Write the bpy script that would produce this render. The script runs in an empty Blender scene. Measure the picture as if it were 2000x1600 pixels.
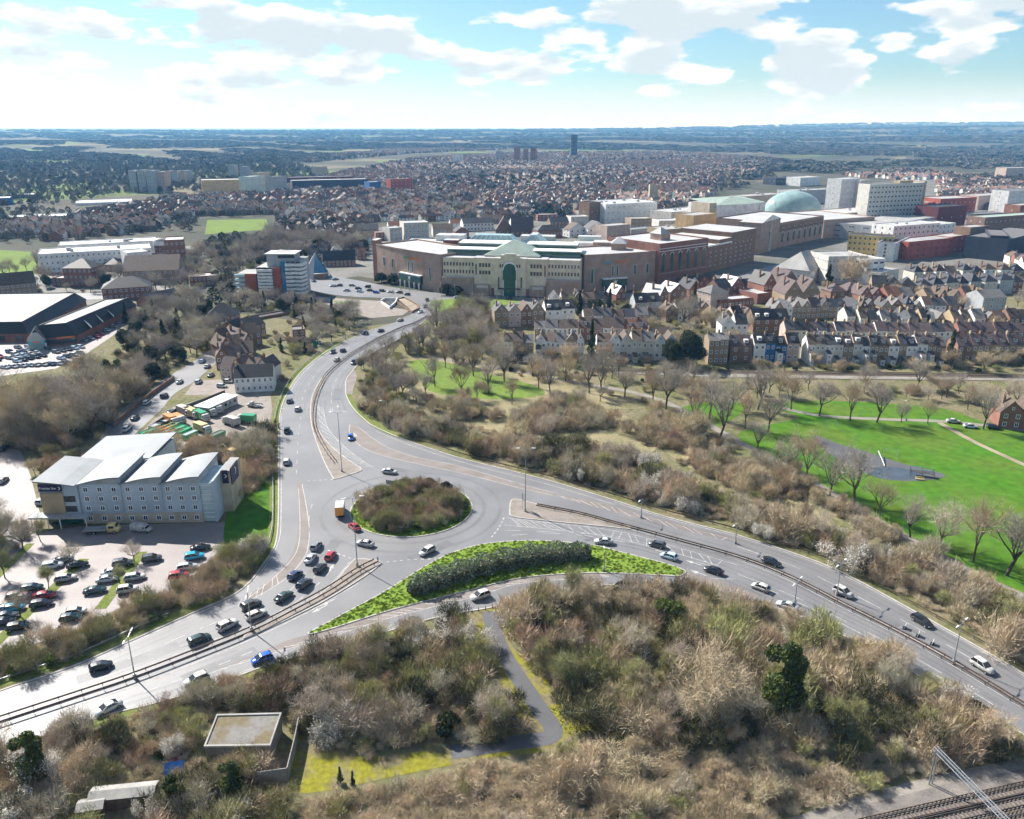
import bpy, bmesh, math, random
import numpy as np
from mathutils import Vector, Matrix
from mathutils.geometry import tessellate_polygon
random.seed(7); RNG = np.random.default_rng(7)
scene = bpy.context.scene
COL = scene.collection

# ------------------------------------------------------------------ camera
CAM_H = 95.0; F_PX = 1600.0; PITCH = math.radians(19.04)
SP, CP = math.sin(PITCH), math.cos(PITCH)
cam_data = bpy.data.cameras.new('camera'); cam = bpy.data.objects.new('camera', cam_data); COL.objects.link(cam)
cam.location = (0, 0, CAM_H); cam.rotation_euler = (math.pi/2 - PITCH, 0, 0)
cam_data.sensor_width = 36.0; cam_data.sensor_fit = 'HORIZONTAL'; cam_data.lens = 36.0*F_PX/2000.0
cam_data.clip_start = 1.0; cam_data.clip_end = 120000.0
scene.camera = cam

# ------------------------------------------------------------------ world, sun, exposure
SUN_EL = math.radians(38.0); SUN_AZ = math.radians(-47.0)      # azimuth measured from +Y towards +X
sun_dir = Vector((math.sin(SUN_AZ)*math.cos(SUN_EL), math.cos(SUN_AZ)*math.cos(SUN_EL), math.sin(SUN_EL)))
sun_data = bpy.data.lights.new('sun', 'SUN'); sun = bpy.data.objects.new('sun', sun_data); COL.objects.link(sun)
sun_data.energy = 5.0; sun_data.angle = math.radians(0.53); sun_data.color = (1.0, 0.965, 0.91)
sun.rotation_euler = (-sun_dir).to_track_quat('-Z', 'Y').to_euler(); sun.location = (-200, 200, 400)

world = bpy.data.worlds.new('World'); scene.world = world; world.use_nodes = True
wn = world.node_tree.nodes; wl = world.node_tree.links
for n in list(wn): wn.remove(n)
def wnode(t, **kw):
    n = wn.new(t)
    for k, v in kw.items(): setattr(n, k, v)
    return n
def wmath(op, a, b=None, c=None, clamp=False):
    n = wn.new('ShaderNodeMath'); n.operation = op; n.use_clamp = clamp
    for i, v in enumerate((a, b, c)):
        if v is None: continue
        if isinstance(v, (int, float)): n.inputs[i].default_value = v
        else: wl.new(v, n.inputs[i])
    return n.outputs[0]
SKY_STR = 0.075
sky = wnode('ShaderNodeTexSky'); sky.sky_type = 'NISHITA'; sky.sun_disc = False
sky.sun_elevation = SUN_EL; sky.sun_rotation = SUN_AZ; sky.altitude = 100; sky.air_density = 1.0; sky.dust_density = 0.4; sky.ozone_density = 2.0
tc = wnode('ShaderNodeTexCoord'); sep = wnode('ShaderNodeSeparateXYZ'); wl.new(tc.outputs['Generated'], sep.inputs[0])
def dirvec(px, py):
    v = Vector(((px-1000)/F_PX, 1.0, -(py-800)/F_PX)); return Vector((v.x, v.y*CP+v.z*SP, v.z*CP-v.y*SP)).normalized()
def cloud_noise(dz, detail):
    mp = wnode('ShaderNodeMapping'); mp.inputs['Location'].default_value = (3.1, 1.7, 0.9+dz); mp.inputs['Scale'].default_value = (7.0, 7.0, 20.0)
    wl.new(tc.outputs['Generated'], mp.inputs[0])
    nz = wnode('ShaderNodeTexNoise'); nz.inputs['Scale'].default_value = 1.5; nz.inputs['Detail'].default_value = detail; nz.inputs['Roughness'].default_value = 0.55
    wl.new(mp.outputs[0], nz.inputs['Vector']); return nz.outputs['Fac']
n0 = wmath('MULTIPLY_ADD', cloud_noise(0.0, 7), 1.7, -0.36); n1 = wmath('MULTIPLY_ADD', cloud_noise(0.26, 4), 1.7, -0.36)
# individual cumulus clouds of this sky: (pixel centre, half width, half height, weight); further ones stand all round the horizon
CLOUDS = [(1250, 42, 215, 50, .36), (1400, 62, 90, 34, .24), (740, 92, 105, 56, .34), (590, 80, 95, 50, .28), (1020, 125, 95, 36, .32), (1290, 112, 140, 36, .28), (910, 118, 85, 38, .24),
          (1595, 130, 80, 38, .32), (1632, 76, 44, 20, .28), (1738, 80, 40, 16, .26), (1910, 22, 120, 30, .30), (1940, 202, 48, 15, .24),
          (90, 40, 190, 36, .28), (420, 78, 190, 46, .30), (90, 112, 200, 30, .30), (300, 132, 150, 30, .28), (480, 155, 170, 18, .26), (260, 75, 420, 85, .20)]
az = wmath('ARCTAN2', sep.outputs['X'], sep.outputs['Y']); el = wmath('ARCSINE', sep.outputs['Z'])
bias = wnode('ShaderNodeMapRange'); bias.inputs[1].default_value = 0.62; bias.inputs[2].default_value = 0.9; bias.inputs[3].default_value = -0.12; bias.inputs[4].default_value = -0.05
wl.new(wmath('ABSOLUTE', az), bias.inputs[0]); bias = bias.outputs[0]      # out of frame the cumulus goes on, thinned to dim the ambient light
def blobs(lift):
    acc = None
    for (px, py, hw, hh, w) in CLOUDS:
        d = dirvec(px, py); a0, e0 = math.atan2(d.x, d.y), math.asin(d.z)-lift; ra, re = 1.35*hw/1650.0, 1.35*hh/1650.0
        da = wmath('MULTIPLY_ADD', az, 1.0/ra, -a0/ra); de = wmath('MULTIPLY_ADD', el, 1.0/re, -e0/re)
        g = wmath('MULTIPLY_ADD', wmath('MULTIPLY_ADD', da, da, wmath('MULTIPLY', de, de)), -w, w)
        acc = wmath('MAXIMUM', g, 0.0 if acc is None else acc)
    return acc
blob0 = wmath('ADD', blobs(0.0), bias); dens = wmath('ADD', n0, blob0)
cmask = wnode('ShaderNodeMapRange', interpolation_type='SMOOTHSTEP'); cmask.inputs[1].default_value = 0.48; cmask.inputs[2].default_value = 0.62; wl.new(dens, cmask.inputs[0])
# cloud standing above a point shades it: the bases are grey, the tops white
dens1 = wmath('ADD', n1, blob0)
shade = wnode('ShaderNodeMapRange', interpolation_type='SMOOTHSTEP'); shade.inputs[1].default_value = 0.44; shade.inputs[2].default_value = 0.74; wl.new(dens1, shade.inputs[0])
ccol = wnode('ShaderNodeMix', data_type='RGBA'); ccol.inputs[6].default_value = (7.0, 7.05, 7.1, 1); ccol.inputs[7].default_value = (4.5, 5.05, 5.35, 1); wl.new(shade.outputs[0], ccol.inputs[0])
hz = wnode('ShaderNodeMapRange', interpolation_type='SMOOTHSTEP'); hz.inputs[1].default_value = 0.0; hz.inputs[2].default_value = 0.06; hz.inputs[3].default_value = 0.94; hz.inputs[4].default_value = 0.0; wl.new(sep.outputs['Z'], hz.inputs[0])
m0 = wnode('ShaderNodeMix', data_type='RGBA'); tint = wnode('ShaderNodeVectorMath', operation='MULTIPLY'); wl.new(sky.outputs[0], tint.inputs[0]); tint.inputs[1].default_value = (0.58, 0.74, 0.83); wl.new(tint.outputs[0], m0.inputs[6]); m0.inputs[7].default_value = (5.9, 6.3, 6.5, 1); wl.new(hz.outputs[0], m0.inputs[0])
m1 = wnode('ShaderNodeMix', data_type='RGBA'); wl.new(m0.outputs[2], m1.inputs[6]); wl.new(ccol.outputs[2], m1.inputs[7]); wl.new(wmath('MULTIPLY', cmask.outputs[0], 0.96), m1.inputs[0])
bg = wnode('ShaderNodeBackground'); bg.inputs[1].default_value = SKY_STR; wl.new(m1.outputs[2], bg.inputs[0])
wo = wnode('ShaderNodeOutputWorld'); wl.new(bg.outputs[0], wo.inputs[0])
world.cycles.sampling_method = 'MANUAL'; world.cycles.sample_map_resolution = 512
scene.view_settings.view_transform = 'Standard'; scene.view_settings.look = 'None'
scene.view_settings.exposure = 1.15; scene.view_settings.gamma = 1.0; scene.view_settings.use_curve_mapping = False
scene.cycles.use_denoising = True; scene.cycles.use_adaptive_sampling = True; scene.cycles.adaptive_threshold = 0.03; scene.cycles.max_bounces = 4; scene.cycles.diffuse_bounces = 2; scene.cycles.glossy_bounces = 2
scene.cycles.transmission_bounces = 2; scene.cycles.volume_bounces = 0; scene.cycles.transparent_max_bounces = 4
scene.cycles.caustics_reflective = False; scene.cycles.caustics_refractive = False

# ------------------------------------------------------------------ helpers
def G(px, py, z=0.0):
    """ground point seen at a pixel of the 2000x1600 photograph"""
    v = (py-800)/F_PX; u = (px-1000)/F_PX; d = (CAM_H-z)/(SP+CP*v)
    return Vector((u*d, d*(CP-SP*v), z))
def HT(px, py, top):
    """height of a vertical edge standing at a ground pixel and reaching a pixel row"""
    y = G(px, py).y; v = (top-800)/F_PX
    return CAM_H+(-v*y*CP-y*SP)/(CP-v*SP)
def PX(x, y, z=0.0):
    dz = z-CAM_H; d = y*CP-dz*SP
    return (1000+F_PX*x/d, 800-F_PX*(y*SP+dz*CP)/d) if d > 1 else (-9e9, 9e9)
def spline(pts, n=6, closed=False):
    P = [Vector(p) for p in pts]; N = len(P); out = []
    for i in range(N if closed else N-1):
        g = (lambda k: P[k % N]) if closed else (lambda k: P[max(0, min(N-1, k))])
        p0, p1, p2, p3 = g(i-1), g(i), g(i+1), g(i+2)
        for k in range(n):
            t = k/n
            out.append(0.5*((2*p1)+(p2-p0)*t+(2*p0-5*p1+4*p2-p3)*t*t+(3*p1-p0-3*p2+p3)*t**3))
    if not closed: out.append(P[-1].copy())
    return out
def GP(pts): return [G(*p) for p in pts]

_mats = {}
def sock(n, k): return n.inputs[k]
def material(key, color, rough=0.85, var=0.12, scale=0.6, color2=None, metal=0.0, spec=0.3, bump=0.0, rnd=0.0, detail=4, lo=0.35, hi=0.65, coat=0.0, transl=0.0, hue=0.0, fine=None):
    """procedural principled material: two colours mixed by object-space noise, optional per-object variation"""
    if key in _mats: return _mats[key]
    m = bpy.data.materials.new(key); m.use_nodes = True; nt = m.node_tree; N = nt.nodes; L = nt.links
    b = N['Principled BSDF']; b.inputs['Roughness'].default_value = rough; b.inputs['Metallic'].default_value = metal; b.inputs['Specular IOR Level'].default_value = spec
    if coat: b.inputs['Coat Weight'].default_value = coat; b.inputs['Coat Roughness'].default_value = 0.08
    c = tuple(color)+(1,); c2 = tuple(color2)+(1,) if color2 else tuple(x*(1-2.2*var) for x in color)+(1,)
    last = None
    if var > 0 or color2:
        tcn = N.new('ShaderNodeTexCoord'); nz = N.new('ShaderNodeTexNoise'); nz.inputs['Scale'].default_value = scale; nz.inputs['Detail'].default_value = detail; nz.inputs['Roughness'].default_value = 0.552
        L.new(tcn.outputs['Object'], nz.inputs['Vector'])
        mr = N.new('ShaderNodeMapRange'); mr.inputs[1].default_value = lo; mr.inputs[2].default_value = hi; L.new(nz.outputs['Fac'], mr.inputs[0])
        mx = N.new('ShaderNodeMix'); mx.data_type = 'RGBA'; mx.inputs[6].default_value = c; mx.inputs[7].default_value = c2; L.new(mr.outputs[0], mx.inputs[0]); last = mx.outputs[2]
        if fine:
            nf = N.new('ShaderNodeTexNoise'); nf.inputs['Scale'].default_value = fine[0]; nf.inputs['Detail'].default_value = 3; L.new(tcn.outputs['Object'], nf.inputs['Vector'])
            mf = N.new('ShaderNodeMapRange'); mf.inputs[1].default_value = 0.3; mf.inputs[2].default_value = 0.7; mf.inputs[3].default_value = 1-fine[1]; mf.inputs[4].default_value = 1+fine[1]; L.new(nf.outputs['Fac'], mf.inputs[0])
            vm = N.new('ShaderNodeVectorMath'); vm.operation = 'SCALE'; L.new(last, vm.inputs[0]); L.new(mf.outputs[0], vm.inputs['Scale']); last = vm.outputs[0]
        if bump:
            bp = N.new('ShaderNodeBump'); bp.inputs['Strength'].default_value = bump; bp.inputs['Distance'].default_value = 0.1; L.new(nz.outputs['Fac'], bp.inputs['Height']); L.new(bp.outputs[0], b.inputs['Normal'])
    if rnd > 0 or hue > 0:
        oi = N.new('ShaderNodeObjectInfo'); hs = N.new('ShaderNodeHueSaturation')
        mr2 = N.new('ShaderNodeMapRange'); mr2.inputs[3].default_value = 1-rnd; mr2.inputs[4].default_value = 1+rnd; L.new(oi.outputs['Random'], mr2.inputs[0]); L.new(mr2.outputs[0], hs.inputs['Value'])
        if hue:
            ml = N.new('ShaderNodeMath'); ml.operation = 'MULTIPLY'; ml.inputs[1].default_value = 7.31; L.new(oi.outputs['Random'], ml.inputs[0])
            fr = N.new('ShaderNodeMath'); fr.operation = 'FRACT'; L.new(ml.outputs[0], fr.inputs[0])
            mr3 = N.new('ShaderNodeMapRange'); mr3.inputs[3].default_value = 0.5-hue; mr3.inputs[4].default_value = 0.5+hue; L.new(fr.outputs[0], mr3.inputs[0]); L.new(mr3.outputs[0], hs.inputs['Hue'])
        if last is not None: L.new(last, hs.inputs['Color'])
        else: hs.inputs['Color'].default_value = c
        last = hs.outputs[0]
    if last is not None: L.new(last, b.inputs['Base Color'])
    else: b.inputs['Base Color'].default_value = c
    if transl:
        tr = N.new('ShaderNodeBsdfTranslucent'); ms = N.new('ShaderNodeMixShader'); ms.inputs[0].default_value = transl
        if last is not None: L.new(last, tr.inputs[0])
        else: tr.inputs[0].default_value = c
        L.new(b.outputs[0], ms.inputs[1]); L.new(tr.outputs[0], ms.inputs[2]); L.new(ms.outputs[0], N['Material Output'].inputs[0])
    _mats[key] = m; return m
def M(key): return _mats[key]

class MB:
    """collects faces for ONE mesh"""
    def __init__(s): s.v = []; s.f = []; s.m = []
    def add(s, vs, fs, mi=0):
        o = len(s.v); s.v += [tuple(v) for v in vs]; s.f += [tuple(i+o for i in f) for f in fs]; s.m += [mi]*len(fs); return s
    def box(s, x0, x1, y0, y1, z0, z1, mi=0, top=None):
        vs = [(x0,y0,z0),(x1,y0,z0),(x1,y1,z0),(x0,y1,z0),(x0,y0,z1),(x1,y0,z1),(x1,y1,z1),(x0,y1,z1)]
        s.add(vs, [(0,1,5,4),(1,2,6,5),(2,3,7,6),(3,0,4,7),(3,2,1,0)], mi); s.add([vs[k] for k in (4,5,6,7)], [(0,1,2,3)], mi if top is None else top); return s
    def prism(s, poly, z0, z1, mi=0, top=None, bottom=False):
        n = len(poly); P = [Vector((p[0], p[1], 0)) for p in poly]
        if sum(P[i].x*P[(i+1)%n].y-P[(i+1)%n].x*P[i].y for i in range(n)) < 0: P = P[::-1]
        s.add([(p.x,p.y,z0) for p in P]+[(p.x,p.y,z1) for p in P], [(i,(i+1)%n,n+(i+1)%n,n+i) for i in range(n)], mi)
        s.flat(P, z1, mi if top is None else top)
        return s
    def flat(s, poly, z, mi=0):
        P = [Vector((p[0], p[1], 0)) for p in poly]; n = len(P)
        if sum(P[i].x*P[(i+1)%n].y-P[(i+1)%n].x*P[i].y for i in range(n)) < 0: P = P[::-1]
        tris = tessellate_polygon([P]); fs = []
        for t in tris:
            a, b, c = (P[i] for i in t)
            fs.append(t if (b-a).cross(c-a).z > 0 else (t[0], t[2], t[1]))
        s.add([(p.x,p.y,z) for p in P], fs, mi); return s
    def tube(s, pts, r0, r1=None, n=5, mi=0, cap=True):
        r1 = r0 if r1 is None else r1; P = [Vector(p) for p in pts]; rings = []
        for i, p in enumerate(P):
            t = (P[min(i+1,len(P)-1)]-P[max(i-1,0)]).normalized(); a = t.orthogonal().normalized(); b = t.cross(a); r = r0+(r1-r0)*i/max(1,len(P)-1)
            rings.append([p+a*r*math.cos(2*math.pi*k/n)+b*r*math.sin(2*math.pi*k/n) for k in range(n)])
        vs = [v for R in rings for v in R]; fs = [(i*n+k, i*n+(k+1)%n, (i+1)*n+(k+1)%n, (i+1)*n+k) for i in range(len(P)-1) for k in range(n)]
        if cap: fs.append(tuple(range((len(P)-1)*n, len(P)*n)))
        s.add(vs, fs, mi); return s
    def ribbon(s, pts, w, z, mi=0, off=0.0):
        P = [Vector((p[0],p[1],0)) for p in pts]; L = []; R = []
        for i, p in enumerate(P):
            t = (P[min(i+1,len(P)-1)]-P[max(i-1,0)]).normalized(); nrm = Vector((-t.y, t.x, 0))
            L.append(p+nrm*(off+w/2)); R.append(p+nrm*(off-w/2))
        n = len(P); s.add([(p.x,p.y,z) for p in L]+[(p.x,p.y,z) for p in R], [(n+i, n+i+1, i+1, i) for i in range(n-1)], mi); return s
    def kerb(s, pts, w, z0, z1, mi=0, closed=False):
        P = [Vector((p[0],p[1],0)) for p in pts]; n = len(P); sec = []
        for i, p in enumerate(P):
            a = P[(i-1) % n] if closed else P[max(i-1,0)]; b = P[(i+1) % n] if closed else P[min(i+1,n-1)]
            t = (b-a).normalized(); q = Vector((-t.y,t.x,0))*w/2; sec.append([(p.x+q.x,p.y+q.y,z0),(p.x+q.x,p.y+q.y,z1),(p.x-q.x,p.y-q.y,z1),(p.x-q.x,p.y-q.y,z0)])
        vs = [v for c in sec for v in c]; fs = []
        for i in range(n if closed else n-1):
            a, b = 4*i, 4*((i+1) % n)
            fs += [(a,a+1,b+1,b),(a+1,a+2,b+2,b+1),(a+2,a+3,b+3,b+2)]
        s.add(vs, fs, mi); return s
    def mesh(s, name, mats, smooth=False):
        me = bpy.data.meshes.new(name); me.from_pydata(s.v, [], s.f)
        for m in mats: me.materials.append(m)
        if len(mats) > 1: me.polygons.foreach_set('material_index', s.m)
        if smooth: me.polygons.foreach_set('use_smooth', [True]*len(me.polygons))
        me.update(); return me
def link(name, data, parent=None, loc=None, rz=None, scale=None):
    o = bpy.data.objects.new(name, data); COL.objects.link(o)
    if parent is not None: o.parent = parent
    if loc is not None: o.location = loc
    if rz is not None: o.rotation_euler = (0, 0, rz)
    if scale is not None: o.scale = scale if hasattr(scale, '__len__') else (scale,)*3
    return o
def tag(o, label=None, cat=None, group=None, kind=None):
    if label: o['label'] = label
    if cat: o['category'] = cat
    if group: o['group'] = group
    if kind: o['kind'] = kind
    return o
def thing(name, label, cat, loc=(0,0,0), rz=0.0, group=None):
    return tag(link(name, None, None, loc, rz), label, cat, group)
def struct(name, mb, mats, smooth=False, parent=None):
    o = link(name, mb.mesh(name, mats if isinstance(mats, (list, tuple)) else [mats], smooth), parent)
    if parent is None: o['kind'] = 'structure'
    return o
def part(name, mb, mat, parent, smooth=False, label=None):
    o = link(name, mb.mesh(name, mat if isinstance(mat, (list, tuple)) else [mat], smooth), parent)
    if label: o['label'] = label
    return o
def inpoly(x, y, poly):
    r = False; j = len(poly)-1
    for i in range(len(poly)):
        xi, yi = poly[i][0], poly[i][1]; xj, yj = poly[j][0], poly[j][1]
        if (yi > y) != (yj > y) and x < (xj-xi)*(y-yi)/(yj-yi)+xi: r = not r
        j = i
    return r
def strip(name, label, mat, poly_px, z, kind='structure', smooth_n=0, closed=True):
    pts = GP(poly_px)
    if smooth_n: pts = spline(pts, smooth_n, True)
    mb = MB(); mb.flat(pts, z); o = struct(name, mb, mat); return o
# ------------------------------------------------------------------ surface materials
material('asphalt', (0.185, 0.18, 0.18), rough=0.5, var=0.10, scale=0.06, spec=0.5, fine=(3.0, 0.08), detail=6)
material('asphalt_dark', (0.10, 0.10, 0.105), rough=0.7, var=0.12, scale=0.08, spec=0.35, fine=(3.0, 0.1))
material('red_surface', (0.21, 0.178, 0.16), rough=0.7, var=0.10, scale=0.25, fine=(2.5, 0.1))
material('paving', (0.25, 0.215, 0.185), rough=0.8, var=0.12, scale=0.3, fine=(3.0, 0.12))
material('kerb_stone', (0.45, 0.42, 0.38), rough=0.8, var=0.12, scale=0.5)
material('paint_white', (0.52, 0.505, 0.48), rough=0.7, var=0.2, scale=0.9)
material('paint_yellow', (0.70, 0.55, 0.25), rough=0.7, var=0.15, scale=0.9)
material('verge_grass', (0.11, 0.15, 0.03), rough=0.95, color2=(0.16, 0.165, 0.06), scale=0.25, spec=0.1, fine=(1.5, 0.25))
material('island_grass', (0.16, 0.235, 0.034), rough=0.95, color2=(0.135, 0.205, 0.028), scale=0.6, spec=0.1, fine=(2.2, 0.3))
material('park_grass', (0.05, 0.15, 0.008), rough=0.95, color2=(0.085, 0.14, 0.018), scale=0.05, spec=0.1, fine=(0.35, 0.22), detail=8)
material('park_grass_light', (0.135, 0.20, 0.035), rough=0.95, color2=(0.115, 0.165, 0.035), scale=0.05, spec=0.1, fine=(0.5, 0.2))
material('moss', (0.20, 0.19, 0.022), rough=0.95, color2=(0.165, 0.14, 0.08), scale=0.18, lo=.42, hi=.58, spec=0.1, fine=(1.2, 0.25))
material('gold_grass', (0.28, 0.235, 0.14), rough=0.95, color2=(0.19, 0.175, 0.09), scale=0.10, spec=0.1, fine=(0.9, 0.2))
material('scrub_soil', (0.185, 0.155, 0.10), rough=0.95, color2=(0.12, 0.125, 0.05), scale=0.08, spec=0.1, fine=(0.7, 0.3))
material('gravel', (0.25, 0.225, 0.195), rough=0.9, color2=(0.19, 0.17, 0.14), scale=0.12, fine=(1.5, 0.15))
material('ballast', (0.21, 0.185, 0.165), rough=0.95, color2=(0.14, 0.125, 0.115), scale=0.3, fine=(4, 0.2))
material('bare_earth', (0.33, 0.26, 0.19), rough=0.95, color2=(0.22, 0.18, 0.13), scale=0.15, fine=(1, 0.15))
material('car_park', (0.25, 0.212, 0.20), rough=0.6, var=0.12, scale=0.08, spec=0.4, fine=(2.5, 0.1))
material('town_ground', (0.16, 0.15, 0.135), rough=0.8, color2=(0.09, 0.088, 0.07), scale=0.03, fine=(0.4, 0.2))
# the country towards the horizon: woods, hedged fields and pale plots mixed by noise
def country_material():
    m = bpy.data.materials.new('country'); m.use_nodes = True; N = m.node_tree.nodes; L = m.node_tree.links; b = N['Principled BSDF']; b.inputs['Roughness'].default_value = 0.95; b.inputs['Specular IOR Level'].default_value = 0.1
    t = N.new('ShaderNodeTexCoord')
    def noise(s, d=5):
        n = N.new('ShaderNodeTexNoise'); n.inputs['Scale'].default_value = s; n.inputs['Detail'].default_value = d; n.inputs['Roughness'].default_value = 0.6; L.new(t.outputs['Object'], n.inputs['Vector']); return n.outputs['Fac']
    def ramp(src, a, c):
        r = N.new('ShaderNodeMapRange'); r.interpolation_type = 'SMOOTHSTEP'; r.inputs[1].default_value = a; r.inputs[2].default_value = c; L.new(src, r.inputs[0]); return r.outputs[0]
    def mix(f, a, c):
        x = N.new('ShaderNodeMix'); x.data_type = 'RGBA'; L.new(f, x.inputs[0])
        for i, q in ((6, a), (7, c)):
            if isinstance(q, tuple): x.inputs[i].default_value = q+(1,)
            else: L.new(q, x.inputs[i])
        return x.outputs[2]
    wood = mix(ramp(noise(0.02), .35, .65), (0.07, 0.066, 0.048), (0.045, 0.054, 0.034))
    base = mix(ramp(noise(0.006), .4, .6), wood, (0.085, 0.08, 0.06))
    v = N.new('ShaderNodeTexVoronoi'); v.inputs['Scale'].default_value = 0.0045; L.new(t.outputs['Object'], v.inputs['Vector'])
    sc = N.new('ShaderNodeSeparateColor'); L.new(v.outputs['Color'], sc.inputs[0])
    fieldm = N.new('ShaderNodeMath'); fieldm.operation = 'MULTIPLY'; L.new(ramp(sc.outputs[0], .72, .74), fieldm.inputs[0]); L.new(ramp(noise(0.0007, 3), .40, .50), fieldm.inputs[1])
    field = mix(ramp(sc.outputs[1], .45, .5), (0.11, 0.15, 0.045), (0.17, 0.15, 0.095))
    L.new(mix(fieldm.outputs[0], base, field), b.inputs['Base Color']); _mats['country'] = m
country_material()

# ------------------------------------------------------------------ ground and hills
gm = MB()
xs = sorted(set([-60000, -30000, -12000, -6000, -3000, -1500] + list(range(-900, 1000, 300)) + [1500, 3000, 6000, 12000, 30000, 60000])); ys = [-400, 0, 300, 700, 1200, 2000, 3500, 6000, 10000, 20000, 40000, 70000]
idx = {}
for j, y in enumerate(ys):
    for i, x in enumerate(xs): idx[i, j] = len(gm.v); gm.v.append((x, y, 0.0))
for j in range(len(ys)-1):
    for i in range(len(xs)-1): gm.f.append((idx[i,j], idx[i+1,j], idx[i+1,j+1], idx[i,j+1])); gm.m.append(0)
struct('ground', gm, M('country'))
def hill_h(x, y):
    """low wooded ridges beyond the town, higher towards the east"""
    e = 1/(1+math.exp(-(x/max(y,1)-0.30)/0.10))
    r = 0.0
    r += (14+36*e)*math.exp(-((y-5200-600*math.sin(x*.0009+1))/1300)**2)*(0.75+0.25*math.sin(x*.0021+.5))
    r += (28+60*e)*math.exp(-((y-8200-500*math.sin(x*.0006+2))/1500)**2)*(0.85+0.15*math.sin(x*.0013+2.1))
    r += (46+118*e)*math.exp(-((y-11500)/2200)**2)*(0.94+0.06*math.sin(x*.0006+.3))
    w = min(1, max(0, (y-3000)/1500)); return r*w
hm = MB(); NX, NY = 150, 60
for j in range(NY+1):
    y = 3000+11000*(j/NY)**1.3
    for i in range(NX+1):
        x = (i/NX*2-1)*0.95*y
        k = math.sin(x*.011)*math.sin(y*.009+.7)+.6*math.sin(x*.027+1.3)*math.sin(y*.021)
        hm.v.append((x, y, hill_h(x, y)+(2.5*k*min(1,(y-3000)/1500))-1.0+0.6*(j>0)))
for j in range(NY):
    for i in range(NX):
        a = j*(NX+1)+i; hm.f.append((a, a+1, a+NX+2, a+NX+1)); hm.m.append(0)
struct('hills', hm, M('country'), smooth=True)

# near ground: scrub soil under the thickets and gardens
struct('scrub_ground', MB().flat([G(-900,1620), G(2900,1620), G(2600,640), G(2100,560), G(1400,600), G(1000,600), G(700,640), G(350,600), G(0,640), G(-500,640)], 0.02), M('scrub_soil'))
# ------------------------------------------------------------------ roads
N_LEFT = [(822,600),(805,614),(787,622),(770,631),(735,642),(700,656),(677,665),(642,684),(607,710),(581,736),(564,763),(551,792),(545,827),(544,880),(544,1000),(540,1055),(530,1080),(514,1103),(490,1135),(455,1163),(385,1194),(245,1257),(140,1303),(0,1350),(-150,1410),(-300,1475)]
S_LOW = [(-300,1585),(-150,1520),(0,1464),(105,1432),(210,1397),(308,1373),(420,1338),(535,1296),(675,1258),(832,1212),(900,1197),(960,1187),(1030,1168),(1100,1152),(1200,1143),(1300,1148),(1415,1167),(1468,1179),(1524,1190),(1601,1221),(1685,1260),(1744,1291),(1825,1338),(1930,1397),(2000,1436),(2100,1496),(2300,1615)]
E_UP = [(2400,1560),(2200,1437),(2100,1378),(1993,1313),(1902,1260),(1790,1197),(1667,1130),(1580,1092),(1440,1046),(1300,1010),(1200,978),(1060,936),(920,901),(850,880),(780,855),(730,833),(712,820),(691,799),(677,775),(675,757),(677,740),(688,726),(700,712),(730,690),(770,670),(798,654),(808,643),(830,626),(850,606)]
nl, sl, eu = spline(GP(N_LEFT), 5), spline(GP(S_LOW), 5), spline(GP(E_UP), 5)
ROAD_POLY = nl+sl+eu
road = struct('road', MB().flat(ROAD_POLY, 0.06), M('asphalt'))
for nm, line in (('kerb', nl), ('kerb', sl), ('kerb', eu)):
    part(nm, MB().kerb(line, 0.35, 0.0, 0.17), M('kerb_stone'), road)
# town roads
MALL_ROAD = [(560,528),(600,540),(650,541),(700,548),(760,560),(830,570),(900,576),(1000,580),(1100,584),(1180,578),(1290,566),(1400,549),(1500,521),(1600,497),(1700,478),
             (1700,488),(1600,507),(1500,533),(1400,566),(1290,582),(1180,592),(1100,596),(1000,594),(880,590),(850,606),(822,602),(790,590),(740,582),(690,580),(640,574),(600,564),(560,545)]
town_road = struct('town_road', MB().flat(spline(GP(MALL_ROAD), 3, True), 0.05), M('asphalt'))
struct('forecourt', MB().flat(GP([(600,578),(700,586),(745,588),(760,600),(800,606),(786,616),(720,622),(690,610),(640,596),(600,590)]), 0.055), M('paving'))
LANE = [(300,1075),(200,1100),(60,1060),(0,1040),(-60,1010),(0,905),(90,905),(60,940),(90,1020),(150,1040),(300,1045)]
side_lane = struct('side_road', MB().flat(spline(GP([(186,880),(200,850),(240,800),(290,765),(330,735),(370,712),(400,690),(428,672),(440,655),(465,640),(480,628),(496,634),(470,655),(455,672),(432,700),(410,720),(380,745),(340,770),(315,800),(262,850),(240,880)]), 4, True), 0.05), M('asphalt'))
struct('yard', MB().flat(GP([(262,860),(300,820),(340,795),(430,770),(500,755),(528,770),(532,800),(525,835),(480,850),(430,870),(360,880),(290,872)]), 0.055), M('paving'))
struct('yard_lane', MB().flat(GP([(380,745),(470,738),(540,745),(530,770),(430,772),(360,772)]), 0.045), M('paving'))
struct('hotel_car_park', MB().flat(GP([(-60,1060),(60,1045),(110,1035),(160,1028),(455,1020),(440,1060),(420,1085),(400,1110),(360,1135),(330,1160),(250,1180),(180,1215),(120,1245),(0,1275),(-100,1300),(-160,1160)]), 0.05), M('car_park'))
struct('hotel_drive', MB().flat(GP([(-90,880),(0,875),(40,880),(60,930),(80,1010),(70,1042),(-60,1055)]), 0.052), M('car_park'))
struct('retail_car_park', MB().flat(GP([(-200,690),(0,668),(60,664),(150,668),(185,650),(250,615),(265,620),(215,660),(170,690),(110,720),(0,735),(-200,760)]), 0.05), M('car_park'))
struct('retail_road', MB().flat(GP([(-200,592),(0,580),(120,574),(200,572),(280,575),(300,583),(200,584),(120,588),(0,596),(-200,612)]), 0.05), M('asphalt'))
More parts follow.
